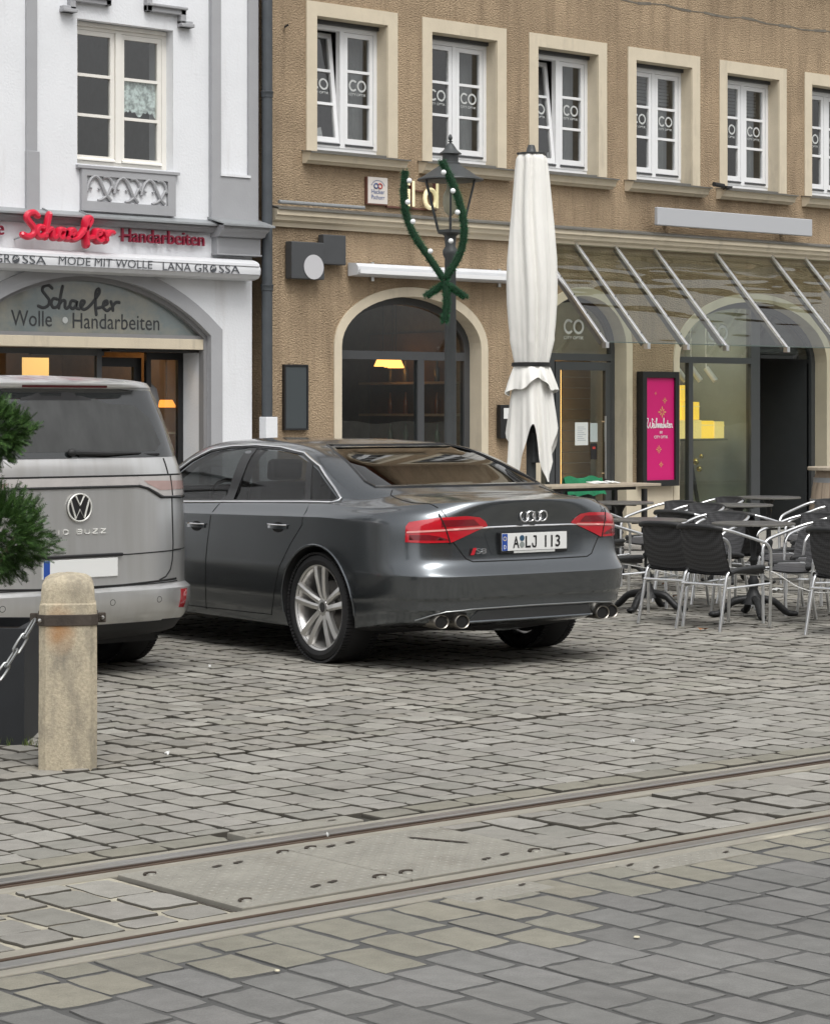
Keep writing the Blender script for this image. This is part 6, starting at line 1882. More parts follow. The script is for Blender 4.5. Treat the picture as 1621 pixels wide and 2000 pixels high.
cpart('silencer', MB().obox((0, -.55, .30), (.36, 0, 0), (0, .16, 0), (0, 0, .05)), M['black_rough'], bevel=.03)
# ---------------------------------------------------------------- silver-grey van
VAN = (7.66, 12.82, 0.0)
van = empty('parked_van', VAN, 0.0, label='silver grey van with round badge parked beside the dark saloon', category='van')
VK = [  # W, yr, yf, z(rear, side, front), n rear, crease
    (.80, -.70, 3.35, (.24, .20, .20), 4.2, 0),
    (.925, -.80, 3.50, (.285, .22, .22), 4.2, .4),
    (.948, -.845, 3.55, (.335, .26, .26), 4.2, .9),
    (.990, -.895, 3.60, (.385, .34, .34), 4.2, .2),
    (1.006, -.92, 3.62, (.46, .44, .44), 4.2, 0),
    (1.004, -.914, 3.63, (.535, .52, .52), 4.2, .7),
    (.982, -.872, 3.63, (.562, .55, .55), 4.2, .6),
    (.982, -.868, 3.63, (.62, .61, .60), 4.2, 0),
    (.985, -.862, 3.62, (.765, .76, .70), 4.2, .35),
    (.986, -.855, 3.60, (.90, .90, .80), 4.2, 0),
    (.984, -.850, 3.56, (1.06, 1.06, .92), 4.2, 0),
    (.976, -.846, 3.50, (1.165, 1.165, 1.0), 4.2, 0),
    (.966, -.842, 3.42, (1.225, 1.225, 1.06), 4.2, .5),
    (.945, -.832, 3.30, (1.285, 1.285, 1.12), 4.3, 0),
    (.926, -.818, 3.18, (1.330, 1.330, 1.18), 4.4, .5),
    (.880, -.765, 2.85, (1.50, 1.50, 1.38), 4.6, 0),
    (.830, -.700, 2.50, (1.665, 1.665, 1.58), 4.8, 0),
    (.795, -.672, 2.32, (1.735, 1.735, 1.68), 4.8, 0),
    (.770, -.700, 2.22, (1.765, 1.772, 1.73), 4.8, .5),
    (.745, -.705, 2.15, (1.790, 1.800, 1.76), 4.6, .6),
    (.700, -.600, 2.05, (1.806, 1.820, 1.79), 4.6, 0),
    (.540, -.30, 1.80, (1.818, 1.838, 1.82), 4.2, 0),
]
vrings = [plan_ring(W, yr, yf, z3, nr, 3.2, -.05 if yr < -.5 else .2, min(2.9, yf - .6), NR=16, NS=16, NF=10) for (W, yr, yf, z3, nr, cr) in VK]
vbase = loft(vrings, 1.845, .22, [(i, k[5]) for i, k in enumerate(VK) if k[5]])
vsolid = evaluated(vbase, [('SUBSURF', dict(levels=2, render_levels=2))])
VB = bvh_of(vsolid)
vc = []
for yy in (0.0, 2.90):
    for s in (-1, 1):
        c_ = MB().lathe([(.41, .58), (.41, 1.3)], 48, (0, yy, .36), axis='x')
        if s < 0: c_.v = [(-p[0], p[1], p[2]) for p in c_.v]
        vc.append(c_)
vshell = cut(vsolid.copy(), vc)
M['paint_silver'] = paint('silver_metallic', (.66, .66, .655), .78, .32, dirt=((.48, .47, .44), .5, .04, .30))
vshell.materials.clear(); vshell.materials.append(M['paint_silver']); vshell.materials.append(M['black_rough'])
mi = []
for p in vshell.polygons:
    dist = VB.find_nearest(p.center)[3]
    mi.append(1 if dist > .004 or p.center.z < .335 else 0)
vshell.polygons.foreach_set('material_index', mi)
vshell.polygons.foreach_set('use_smooth', [True] * len(vshell.polygons))
vshell.set_sharp_from_angle(angle=R(20))
obj('body', vshell, [M['paint_silver'], M['black_rough']], van, world=False)
VPB = Proj(VB, (1, 0, 0), (0, 0, 1), (0, 1, 0), 5.0)
def vpart(name, mb, m, parent=None, smooth=40, bevel=0.0): return obj(name, mb, m, parent or van, world=False, smooth=smooth, bevel=bevel)
M['van_glass'] = mat('van_rear_glass', (.012, .014, .015), .08, spec=.6, coat=1.0, coat_rough=.05)
M['van_glass_dust'] = mat('van_glass_dust', (.050, .052, .052), .38, var=.25, vscale=3, spec=.4, stretch=(4, 4, .5))
gl_ = [(-.868, 1.338), (.868, 1.338), (.872, 1.355), (.745, 1.705), (.69, 1.745), (.4, 1.757), (-.4, 1.757), (-.69, 1.745), (-.745, 1.705), (-.872, 1.355)]
rw = vpart('rear_window', patch(VPB, gl_, .004, .05, .006), M['van_glass'])
wiped = [(-.72, 1.375), (-.04, 1.375), (.60, 1.375), (.66, 1.42), (.60, 1.58), (.50, 1.655), (.30, 1.665), (.20, 1.70), (-.20, 1.70), (-.30, 1.665), (-.55, 1.65)]
vpart('dust_film', patch(VPB, wiped, .0052, .05), M['van_glass_dust'], rw)
vpart('brake_light', patch(VPB, [(-.30, 1.765), (.30, 1.765), (.30, 1.778), (-.30, 1.778)], .003, .04), mat('brake_light_off', (.07, .004, .008), .2))
vpart('dark_print', patch(VPB, [(-.06 + .25 * math.cos(R(a)), 1.685 + .055 * math.sin(R(a))) for a in range(0, 181, 15)], .006, .04), M['black'], rw)
# glass sides
for s in (-1, 1):
    VPS = Proj(VB, (0, 1, 0), (0, 0, 1), (-s, 0, 0))
    vpart('side_window', patch(VPS, [(-.55, 1.345), (2.2, 1.345), (1.75, 1.72), (-.50, 1.73)], .004, .08, .006), M['van_glass'])
    vpart('panel_gap', line_on(VPS, [(.9, 1.33), (.9, .3)], .004), M['shut'])
    vpart('panel_gap', line_on(VPS, [(1.85, 1.33), (1.85, .3)], .004), M['shut'])
vpart('windscreen', patch(Proj(VB, (1, 0, 0), (0, 0, 1), (0, -1, 0), 7), [(-.75, 1.25), (.75, 1.25), (.62, 1.70), (-.62, 1.70)], .004, .1, .006), M['van_glass'])
# wiper
wp0, wp1 = VPB.hit(-.03, 1.368, .02), VPB.hit(.47, 1.362, .014)
wm = VPB.hit(.22, 1.358, .022)
wi = vpart('wiper', MB().tube([wp0, wm, wp1], [.016, .014, .006], 8), M['black_rough'])
vpart('wiper_pivot', MB().sphere(tuple(wp0), .03, 12, 8, 1, .8, .8), M['black_rough'], wi)
vpart('wiper_blade', MB().bar(VPB.hit(.02, 1.352, .010), VPB.hit(.62, 1.352, .010), .012, .012), M['black'], wi)
# light band and lamps
M['lamp_band'] = mat('lamp_band_pale', (.46, .44, .43), .16, coat=1.0, var=.1, vscale=8)
M['lamp_van'] = mat('lamp_van_red', (.40, .28, .26), .14, coat=1.0, var=.1, vscale=8)
vpart('light_band', patch(VPB, [(-.45, 1.172), (.45, 1.172), (.45, 1.222), (-.45, 1.222)], .005, .04, .006), M['lamp_band'])
vpart('band_seal', line_on(VPB, [(-.99 + .05, 1.228), (-.5, 1.229), (0, 1.229), (.5, 1.229), (.94, 1.228)], .006, .002), M['trim_black'])
vpart('band_lower_seal', line_on(VPB, [(-.45, 1.163), (0, 1.163), (.45, 1.163)], .008, .004), M['trim_black'])
for s in (-1, 1):
    VL = Proj(VB, (.8 * s, .6, 0), (0, 0, 1), (-.6 * s, .8, 0), 4.0)
    # u of (x, y): .8x + .6y  ->  inner edge x=.60, outer edge on the side
    ui = -.15
    uo = .33
    ug = .087
    lv_ = vpart('tail_lamp', patch(VL, [(ui, 1.173), (ui, 1.222), (uo, 1.222), (uo + .01, 1.10), (ug, 1.098), (ui + .17, 1.098), (ui + .07, 1.15)], .006, .03, .008), M['lamp_band'])
    vpart('lamp_inner', patch(VL, [(ui + .06, 1.172), (ui + .03, 1.196), (uo - .03, 1.186), (uo - .02, 1.135), (ui + .14, 1.135)], .0078, .03), M['lamp_van'], lv_)
    vpart('lamp_lower_seal', line_on(VL, [(ui, 1.163), (ui + .055, 1.148), (ui + .15, 1.092), (ug, 1.090), (uo + .01, 1.088)], .009, .004), M['trim_black'], lv_)
    vpart('lamp_divider', line_on(VL, [(ug, 1.222), (ug + .01, 1.10)], .004, .008), M['shut'], lv_)
    vpart('panel_gap', line_on(VL, [(ug - .02, 1.33), (ug - .01, 1.23), (ug + .01, 1.09), (ug + .005, .80), (ug - .01, .70), (ug - .03, .645), (ug - .075, .602), (ug - .13, .584)], .005, .0), M['shut'])
    ur = .272
    vpart('reflector', patch(VL, [(.085, .41), (.085, .522), (.158, .522), (.140, .405)], .005, .012, .006), mat('reflector_red', (.30, .006, .014), .2, coat=1))
    vpart('bumper_gap', line_on(VL, [(ug + .01, .765), (ug + .3, .765)], .003, 0), M['shut'])
vpart('panel_gap', line_on(VPB, [(-.74, .585), (-.3, .568), (0, .566), (.3, .568), (.74, .585)], .007, -.001), M['shut'])
vpart('bumper_seam', line_on(VPB, [(-.75, .57), (0, .556), (.75, .57)], .004, .0), M['trim_black'])
vpart('plate_recess_edge', line_on(VPB, [(-.80, .762), (-.35, .752), (.35, .752), (.80, .762)], .004, .001), M['shut'])
# badge, name, plate
vb = empty('badge', (0, 0, 0)); vb.parent = van
h = VPB.hit(0, 1.045, 0)
VYb = h.y - .012
obj('badge_disc', MB().lathe([(.082, VYb), (.082, h.y + .01)], 36, (0, 0, 1.045), axis='y'), M['black'], vb, world=False)
M['badge_white'] = mat('badge_silver', (.78, .78, .74), .25, metal=.4)
def bstroke(pts, r=.0062): return obj('badge_stroke', MB().tube([(x, VYb - .002, 1.045 + z) for x, z in pts], r, 6), M['badge_white'], vb, world=False, smooth=50)
obj('badge_ring', MB().tube([(.082 * math.cos(R(a)), VYb - .002, 1.045 + .082 * math.sin(R(a))) for a in range(0, 360, 10)], .0058, 8, closed=True), M['badge_white'], vb, world=False, smooth=50)
bstroke([(-.032, .074), (0, .013), (.032, .074)])
bstroke([(-.066, .048), (-.030, -.066), (0, -.012), (.030, -.066), (.066, .048)])
vn = empty('model_name', (0, 0, 0)); vn.parent = van
def stroke_word(parent, chars, x0, z0, h_, w_, gap, r, y, m):
    x = x0
    G = {'I': [[(0.3, 0), (0.3, 1)]], 'D': [[(0, 0), (0, 1), (.75, 1), (1, .75), (1, .25), (.75, 0), (.2, 0)]], 'B': [[(.1, 1), (.85, 1), (1, .8), (.85, .53), (.15, .53)], [(.85, .5), (1, .25), (.85, 0), (0, 0), (0, .85)]], 'U': [[(0, 1), (0, .2), (.2, 0), (.8, 0), (1, .2), (1, 1)]], 'Z': [[(0, 1), (1, 1), (0, 0), (1, 0)]]}
    for ch in chars:
        if ch != ' ':
            lb = MB()
            for ln in G[ch]:
                q_ = [(x + u * w_, y, z0 + v * h_) for u, v in ln]
                for e0, e1 in zip(q_, q_[1:]): lb.tube([e0, e1], r, 5)
            obj('letter', lb, m, parent, world=False, smooth=50)
        x += (w_ if ch not in 'I ' else w_ * .55) + gap
stroke_word(vn, 'ID BUZZ', -.155, .888, .026, .034, .022, .0033, VPB.hit(0, .9, .006).y, M['badge_white'])
vp = empty('number_plate', (0, 0, 0)); vp.parent = van
pyv = VPB.hit(0, .68, 0).y - .012
obj('plate', MB().box(-.262, .262, pyv, pyv + .02, .625, .738), M['plate_white'], vp, world=False, bevel=.003)
obj('country_band', MB().box(-.260, -.217, pyv - .0015, pyv - .0002, .627, .736), M['plate_blue'], vp, world=False)
vpart('handle_bar', MB().box(-.30, .30, pyv - .005, pyv + .04, .745, .765), M['black'], bevel=.006)
for xx in (-.55, -.2, .2, .55): vpart('parking_sensor', line_on(VPB, [(xx + .018 * math.cos(R(a)), .47 + .018 * math.sin(R(a))) for a in range(0, 360, 30)], .0018, 0, closed=True), M['shut'])
vpart('skirt', patch(VPB, [(-.80, .290), (.80, .290), (.84, .334), (-.84, .334)], .003, .05, .005), M['black_rough'])
for s in (-1, 1):
    for yy in (0.0, 2.90): wheel('wheel', van, s * .82, yy, .362, s, width=.25, rim_r=.25)
vpart('underbody', MB().box(-.72, .72, -.6, 3.2, .19, .28), M['black_rough'])
# ---------------------------------------------------------------- street furniture
def at(px, py, d):
    """world point seen at photo position (px, py) when it stands d metres along the view axis"""
    u, v = (px - 810) / 4600.0, (800 - py) / 4600.0
    c, s = math.cos(VIEW), math.sin(VIEW)
    return Vector(((c + u * s) * d, (s - u * c) * d, CAM_H + v * d))
# --- stone bollard with iron band
M['stone'] = mat('granite_post', (0.44, 0.385, 0.285), 0.9, var=.30, vscale=70, bump=.5, bscale=150, bdist=.006, dirt=((.22, .20, .16), 10, .48, .72, (1, 1, .4)))
def add_stain(m, centre, radius, col):
    """iron stain with its own soft ragged shape in the stone"""
    N, L = m.node_tree.nodes, m.node_tree.links
    b = N['Principled BSDF']; src = b.inputs['Base Color'].links[0].from_socket
    tc = N.new('ShaderNodeTexCoord'); mp = N.new('ShaderNodeMapping'); mp.vector_type = 'TEXTURE'
    mp.inputs['Location'].default_value = centre; mp.inputs['Scale'].default_value = radius
    L.new(tc.outputs['Object'], mp.inputs[0])
    gr_ = N.new('ShaderNodeTexGradient'); gr_.gradient_type = 'SPHERICAL'; L.new(mp.outputs[0], gr_.inputs[0])
    nz = N.new('ShaderNodeTexNoise'); nz.inputs['Scale'].default_value = 18; nz.inputs['Detail'].default_value = 6; L.new(tc.outputs['Object'], nz.inputs['Vector'])
    mu = N.new('ShaderNodeMath'); mu.operation = 'MULTIPLY'; L.new(gr_.outputs['Fac'], mu.inputs[0]); L.new(nz.outputs[0], mu.inputs[1])
    m3 = N.new('ShaderNodeMath'); m3.operation = 'MULTIPLY'; m3.inputs[1].default_value = 1.6; m3.use_clamp = True; L.new(mu.outputs[0], m3.inputs[0])
    mx = N.new('ShaderNodeMix'); mx.data_type = 'RGBA'; L.new(m3.outputs[0], mx.inputs['Factor']); L.new(src, mx.inputs['A']); mx.inputs['B'].default_value = (*col, 1)
    L.new(mx.outputs['Result'], b.inputs['Base Color'])
add_stain(M['stone'], (-.035, -.13, .635), (.085, .08, .13), (.36, .17, .055))
M['band_iron'] = mat('band_iron', (0.075, 0.062, 0.052), 0.7, metal=.5, var=.35, vscale=12, bump=.3)
bol = empty('stone_bollard', (5.83, 9.20, 0), VIEW - R(90) + R(8), label='weathered octagonal stone bollard with a rusty iron band', category='bollard')
def octa(w, ch): return [(-w, -w + ch), (-w + ch, -w), (w - ch, -w), (w, -w + ch), (w, w - ch), (w - ch, w), (-w + ch, w), (-w, w - ch)]
def stack(levels, jit=0.0, seed=3):
    r = random.Random(seed); mb = MB(); rows_ = []
    for (w, ch, z) in levels: rows_.append([(x + r.uniform(-jit, jit), y + r.uniform(-jit, jit), z + r.uniform(-jit, jit)) for x, y in octa(w, ch)])
    mb.grid(rows_, close_u=True)
    n = len(rows_)
    mb.f.append(tuple((n - 1) * 8 + j for j in range(8))); mb.m.append(0)
    mb.f.append(tuple(range(7, -1, -1))); mb.m.append(0)
    return mb
obj('post', stack([(.131, .030, -.05), (.131, .030, .2), (.130, .030, .4), (.129, .030, .70), (.128, .030, .745), (.121, .030, .752), (.119, .034, .80), (.115, .038, .835), (.104, .042, .858), (.082, .042, .874), (.045, .03, .884), (.01, .008, .887)], .0015), M['stone'], bol, world=False, smooth=38)
obj('iron_band', stack([(.134, .032, .652), (.136, .032, .654), (.136, .032, .700), (.134, .032, .702)]), M['band_iron'], bol, world=False)
obj('band_lug', MB().box(.136, .172, -.012, .012, .655, .70).box(-.172, -.136, -.014, .014, .655, .70), M['band_iron'], bol, world=False, bevel=.004)
obj('bolt', MB().sphere((.156, -.016, .678), .010, 8, 6).sphere((-.125, -.138, .678), .009, 8, 6), M['steel'], bol, world=False)
# --- chain
M['chain'] = mat('chain_steel', (0.33, 0.34, 0.34), 0.4, metal=.85, var=.2, vscale=30)
ch = empty('chain', tuple(at(72, 1212, 10.7)), label='steel chain hanging from the bollard band towards the planter', category='chain')
pA, pB = at(66, 1213, 10.72), at(-150, 1440, 10.45)
lk = []
for i in range(13):
    t = i / 12
    p = pA.lerp(pB, t); p.z -= .10 * math.sin(math.pi * t)
    lk.append(p)
for i in range(12):
    a, b = lk[i], lk[i + 1]
    d = (b - a); L_ = d.length; d.normalize()
    side = d.cross(Vector((0, 0, 1))).normalized()
    if i % 2: side = side.cross(d)
    c0 = (a + b) / 2
    h_, w_ = L_ * .62, .017
    pts = []
    for k in range(16):
        t = 2 * math.pi * k / 16
        ss = math.cos(t); 
        pts.append(c0 + d * (h_ - w_) * (1 if ss > 0 else -1) * (1 if abs(ss) > 1e-6 else 0) + d * w_ * ss + side * w_ * math.sin(t))
    obj('link', MB().tube(pts, .0062, 6, closed=True), M['chain'], ch, smooth=50)
# --- planter with clipped conifer
M['planter'] = mat('planter_anthracite', (0.011, 0.013, 0.016), 0.6, var=.15, vscale=10)
M['earth'] = mat('potting_soil', (0.03, 0.022, 0.015), 0.95, var=.3, bump=.6, bscale=60)
pc0 = at(47, 1455, 11.44)
ax = Vector((math.sin(VIEW), -math.cos(VIEW), 0)); ay = Vector((math.cos(VIEW), math.sin(VIEW), 0))
pcen = pc0 - ax * .32 + ay * .32; pcen.z = 0
pln = empty('planter_box', tuple(pcen), VIEW - R(90), label='square anthracite planter box at the left picture edge', category='planter')
pm = MB()
pm.box(-.32, .32, -.32, -.28, 0, .565); pm.box(-.32, .32, .28, .32, 0, .565); pm.box(-.32, -.28, -.28, .28, .001, .5645); pm.box(.28, .32, -.28, .28, .001, .5645)
obj('box', pm, M['planter'], pln, world=False)
obj('soil', MB().box(-.28, .28, -.28, .28, .3, .52), M['earth'], pln, world=False)
M['needle'] = None
def leaf_mat(name, c1, c2, c3):
    m, N, L, b = nodes(name)
    g_ = N.new('ShaderNodeNewGeometry'); cr = N.new('ShaderNodeValToRGB')
    el = cr.color_ramp.elements; el[0].color = (*c1, 1); el[1].color = (*c3, 1); e = el.new(.55); e.color = (*c2, 1)
    L.new(g_.outputs['Random Per Island'], cr.inputs[0]); L.new(cr.outputs[0], b.inputs['Base Color'])
    b.inputs['Roughness'].default_value = .5; b.inputs['Specular IOR Level'].default_value = .3
    b.inputs['Subsurface Weight'].default_value = 0.0
    return m
M['needle'] = leaf_mat('yew_needles', (.016, .042, .010), (.032, .078, .017), (.075, .15, .035))
M['bark'] = mat('yew_bark', (0.10, 0.072, 0.05), 0.9, var=.3, vscale=20, bump=.8, bscale=50)
shr = empty('clipped_conifer', (pcen.x, pcen.y, .52), label='clipped green conifer with two leafy tiers in the planter', category='shrub')
c1 = at(-28, 1045, 11.7); c2 = at(-30, 842, 11.7)
obj('trunk', MB().tube(catmull([(pcen.x, pcen.y, .45), (pcen.x + .02, pcen.y, .75), tuple(c1 + Vector((0, 0, -.12))), tuple(c1), tuple(c1.lerp(c2, .5)), tuple(c2)], 4), [.03] * 8 + [.024] * 8 + [.018] * 5, 8), M['bark'], shr, smooth=50)
for k in range(7):
    a = R(k * 51); tip = c1 + Vector((math.cos(a) * .2, math.sin(a) * .2, .03))
    obj('branch', MB().tube([tuple(c1 + Vector((0, 0, -.22))), tuple(c1 + Vector((math.cos(a) * .1, math.sin(a) * .1, -.10))), tuple(tip)], [.013, .010, .006], 6), M['bark'], shr, smooth=50)
def foliage(c, rx, rz, n, seed):
    r = random.Random(seed); mb = MB()
    for i in range(n):
        # direction over the ball, lumpy radius
        z = r.uniform(-1, 1); a = r.uniform(0, 2 * math.pi); q = math.sqrt(1 - z * z)
        d = Vector((q * math.cos(a), q * math.sin(a), z))
        lump = 1 + .16 * math.sin(3 * a + 5 * z + seed) + .12 * math.sin(7 * a - 3 * z)
        rad = r.uniform(.45, 1.0) ** .6 * lump
        p = c + Vector((d.x * rx, d.y * rx, d.z * rz)) * rad * .93
        g_ = (d + Vector((r.uniform(-.6, .6), r.uniform(-.6, .6), r.uniform(-.2, .7)))).normalized()
        L_ = r.uniform(.04, .075)
        sd = g_.cross(Vector((r.uniform(-1, 1), r.uniform(-1, 1), r.uniform(-1, 1)))).normalized()
        k = r.randint(7, 10)
        for j in range(k):
            b0 = p + g_ * L_ * j / k
            nl = .019 * (1.1 - .5 * j / k) * r.uniform(.8, 1.2)
            for s in (-1, 1):
                nd = (sd * s + g_ * .85).normalized()
                wv = g_ * .0028
                mb.add([b0 - wv, b0 + wv, b0 + nd * nl + wv * .2], [(0, 1, 2)])
    return mb
obj('crown', foliage(c1, .31, .235, 3200, 5), M['needle'], shr, fix=False)
obj('crown', foliage(c2, .215, .155, 1900, 9), M['needle'], shr, fix=False)
gm = MB(); rg = random.Random(4)
for k in range(160):
    p = pc0 + ax * rg.uniform(-.6, .09) + ay * rg.uniform(-.05, .04)
    h_ = rg.uniform(.015, .05); a = rg.uniform(0, 6.28)
    gm.add([(p.x - .003, p.y, -.01), (p.x + .003, p.y, -.01), (p.x + .02 * math.cos(a), p.y + .02 * math.sin(a), h_)], [(0, 1, 2)])
obj('weeds', gm, leaf_mat('weed_green', (.05, .09, .015), (.09, .13, .03), (.14, .15, .05)), fix=False, kind='stuff', label='short grass growing along the foot of the planter', category='grass')

# --- bistro chairs
M['weave'] = None
def weave():
    m, N, L, b = nodes('black_weave')
    b.inputs['Roughness'].default_value = .55
    tc = N.new('ShaderNodeTexCoord')
    h = None
    outs = []
    for ax_, sc in (('X', 62), ('Z', 62), ('Y', 62)):
        w = N.new('ShaderNodeTexWave'); w.bands_direction = ax_; w.inputs['Scale'].default_value = sc / 3.2; w.inputs['Distortion'].default_value = .6
        L.new(tc.outputs['Object'], w.inputs['Vector']); outs.append(w.outputs['Fac'])
    a = N.new('ShaderNodeMath'); a.operation = 'MULTIPLY'; L.new(outs[1], a.inputs[0]); L.new(outs[2], a.inputs[1])
    a2 = N.new('ShaderNodeMath'); a2.operation = 'ADD'; L.new(a.outputs[0], a2.inputs[0]); L.new(outs[0], a2.inputs[1])
    mr = N.new('ShaderNodeMapRange'); mr.inputs['From Max'].default_value = 1.6; mr.inputs['To Min'].default_value = .032; mr.inputs['To Max'].default_value = .075
    L.new(a2.outputs[0], mr.inputs['Value'])
    cc = N.new('ShaderNodeCombineColor'); L.new(mr.outputs[0], cc.inputs[0]); L.new(mr.outputs[0], cc.inputs[1])
    m2 = N.new('ShaderNodeMath'); m2.operation = 'MULTIPLY'; m2.inputs[1].default_value = 1.05; L.new(mr.outputs[0], m2.inputs[0]); L.new(m2.outputs[0], cc.inputs[2])
    L.new(cc.outputs[0], b.inputs['Base Color'])
    bp = N.new('ShaderNodeBump'); bp.inputs['Strength'].default_value = .4; bp.inputs['Distance'].default_value = .003
    L.new(a2.outputs[0], bp.inputs['Height']); L.new(bp.outputs[0], b.inputs['Normal'])
    return m
M['weave'] = weave()
M['wrap'] = mat('black_wrap', (.022, .023, .024), .5, bump=.5, bscale=160, bdist=.003)
CH_GROUP = 'stacked-up aluminium bistro chairs of the closed terrace'
def make_chair():
    t = empty('bistro_chair')
    arm = [(.275, .225, 0), (.255, .25, .30), (.235, .268, .54), (.215, .272, .60), (.165, .275, .638), (.06, .275, .668), (-.08, .268, .705), (-.19, .245, .737), (-.265, .20, .757), (-.30, .13, .768), (-.312, .0, .772)]
    full = arm + [(x, -y, z) for x, y, z in arm[:-1]][::-1]
    P = catmull(full, 5)
    obj('frame', MB().tube(P, .0125, 8), M['alu'], t, world=False, smooth=50)
    i0 = min(range(len(P)), key=lambda i: (P[i] - Vector((-.255, .21, .754))).length); i1 = min(range(len(P)), key=lambda i: (P[i] - Vector((-.255, -.21, .754))).length)
    obj('top_rail', MB().tube(P[i0:i1 + 1], .0195, 10), M['wrap'], t, world=False, smooth=50)
    for s in (-1, 1):
        leg = [(-.285, s * .21, 0), (-.235, s * .205, .22), (-.195, s * .20, .385), (-.165, s * .20, .43), (-.11, s * .205, .445), (.10, s * .212, .452), (.20, s * .214, .455)]
        obj('leg', MB().tube(catmull(leg, 4), .0125, 8), M['alu'], t, world=False, smooth=50)
        obj('seat_edge', MB().tube(catmull([(-.17, s * .212, .43), (-.08, s * .216, .448), (.10, s * .220, .456), (.205, s * .215, .455), (.235, s * .18, .445)], 4), .020, 8), M['wrap'], t, world=False, smooth=50)
        obj('side_bar', MB().tube([(-.212, s * .203, .315), (.252, s * .252, .335)], .009, 6), M['alu'], t, world=False, smooth=50)
        obj('arm_bolt', MB().sphere((.243, s * .272, .42), .008, 6, 4), M['steel'], t, world=False)
    obj('cross_bar', MB().tube([(-.22, -.205, .34), (-.22, .205, .34)], .010, 6), M['alu'], t, world=False, smooth=50)
    obj('cross_bar', MB().tube([(.18, -.205, .40), (.18, .205, .40)], .010, 6), M['alu'], t, world=False, smooth=50)
    rows_ = []
    for i in range(9):
        u = i / 8
        x = .245 - .42 * u
        z = .448 + .012 * math.sin(u * math.pi) - .018 * u - (.03 if i == 0 else 0)
        rows_.append([(x, -.205 + .41 * j / 8, z - .014 * math.sin(math.pi * j / 8)) for j in range(9)])
    obj('seat', MB().grid(rows_).grid([[(p[0], p[1], p[2] - .012) for p in r_][::-1] for r_ in rows_]), M['weave'], t, world=False, smooth=60)
    rows_ = []
    for i in range(10):
        u = i / 9
        z = .405 + .365 * u
        xx = -.165 - .115 * u - .02 * math.sin(u * math.pi)
        w = .195 + .012 * math.sin(u * math.pi) - .005 * u
        rows_.append([(xx - .035 * (1 - ((j - 4) / 4) ** 2) * (.35 + .65 * u) + .022, -w + 2 * w * j / 8, z) for j in range(9)])
    obj('backrest', MB().grid(rows_).grid([[(p[0] + .012, p[1], p[2]) for p in r_][::-1] for r_ in rows_]), M['weave'], t, world=False, smooth=60)
    return t
spots = [  # x, y, heading (deg, 0 faces +X), label
    (13.20, 11.81, 2, 'black woven aluminium chair with its back to the viewer, nearest of the closest table'),
    (13.31, 12.31, 6, 'black woven aluminium chair with its back to the viewer, left and behind the nearest one'),
    (13.54, 10.86, 4, 'black woven aluminium chair cut by the right picture edge, back to the viewer'),
    (13.98, 11.62, 176, 'black woven aluminium chair facing left at the right of the closest table'),
    (14.62, 11.95, 184, 'black woven aluminium chair facing left, second from the right of the closest table'),
    (14.84, 12.45, 178, 'black woven aluminium chair facing left behind the closest table'),
    (13.42, 13.27, -4, 'black woven aluminium chair half hidden behind the tail of the saloon'),
    (14.42, 13.05, 186, 'black woven aluminium chair facing left between the two front tables'),
    (14.86, 13.62, 3, 'black woven aluminium chair behind the left front table, back to the viewer'),
    (15.10, 13.10, -5, 'black woven aluminium chair between the front and back tables, back to the viewer'),
    (15.62, 14.40, 182, 'black woven aluminium chair facing left before the poster, nearer of two'),
    (15.85, 14.95, 176, 'black woven aluminium chair facing left before the poster, farther of two'),
    (14.95, 14.95, 10, 'black woven aluminium chair just right of the saloon tail lamp'),
    (16.40, 13.45, 181, 'black woven aluminium chair facing left at the right picture edge, middle row'),
    (17.25, 14.25, 185, 'black woven aluminium chair facing left below the barrel table'),
    (15.55, 12.35, 178, 'black woven aluminium chair facing left at the right edge, behind the closest row'),
    (16.95, 15.35, 170, 'black woven aluminium chair behind the middle back table'),
]
proto = make_chair()
for i, (x, y, a, lab) in enumerate(spots):
    o = proto if i == 0 else copy_tree(proto)
    o.location = (x, y, 0); o.rotation_euler = (0, 0, R(a)); o['label'] = lab; o['category'] = 'chair'; o['group'] = CH_GROUP
# --- bistro tables
M['table_top'] = mat('table_laminate', (.085, .085, .088), .35, var=.12, vscale=12)
def make_table():
    t = empty('bistro_table')
    obj('table_top', MB().lathe([(.0001, .722), (.318, .722), (.324, .727), (.324, .737), (.318, .741), (.0001, .741)], 48), M['table_top'], t, world=False, smooth=30)
    obj('edge_band', MB().lathe([(.3235, .723), (.327, .725), (.327, .738), (.3235, .740)], 48, caps=False), M['lead'], t, world=False, smooth=60)
    obj('column', MB().lathe([(.10, .10), (.085, .13), (.05, .18), (.034, .22), (.040, .25), (.045, .28), (.030, .31), (.024, .34), (.024, .42), (.036, .44), (.036, .455), (.022, .47), (.026, .56), (.030, .60), (.026, .64), (.044, .68), (.06, .70), (.06, .722)], 18), M['iron'], t, world=False, smooth=50)
    for k in range(4):
        a = R(90 * k + 20)
        d = Vector((math.cos(a), math.sin(a), 0))
        pth = catmull([d * .04 + Vector((0, 0, .14)), d * .10 + Vector((0, 0, .135)), d * .17 + Vector((0, 0, .115)), d * .22 + Vector((0, 0, .07)), d * .27 + Vector((0, 0, .03)), d * .32 + Vector((0, 0, .022))], 4)
        obj('foot', MB().tube(pth, [.032] * 8 + [.028] * 8 + [.024] * 5, 8), M['iron'], t, world=False, smooth=50)
        obj('foot_pad', MB().sphere(tuple(d * .325 + Vector((0, 0, .022))), .032, 10, 6, 1.1, 1.1, .68), M['iron'], t, world=False, smooth=50)
    obj('bracket', MB().box(-.17, .17, -.012, .012, .705, .7215).box(-.012, .012, -.17, .17, .7045, .721), M['iron'], t, world=False)
    return t
tp = make_table()
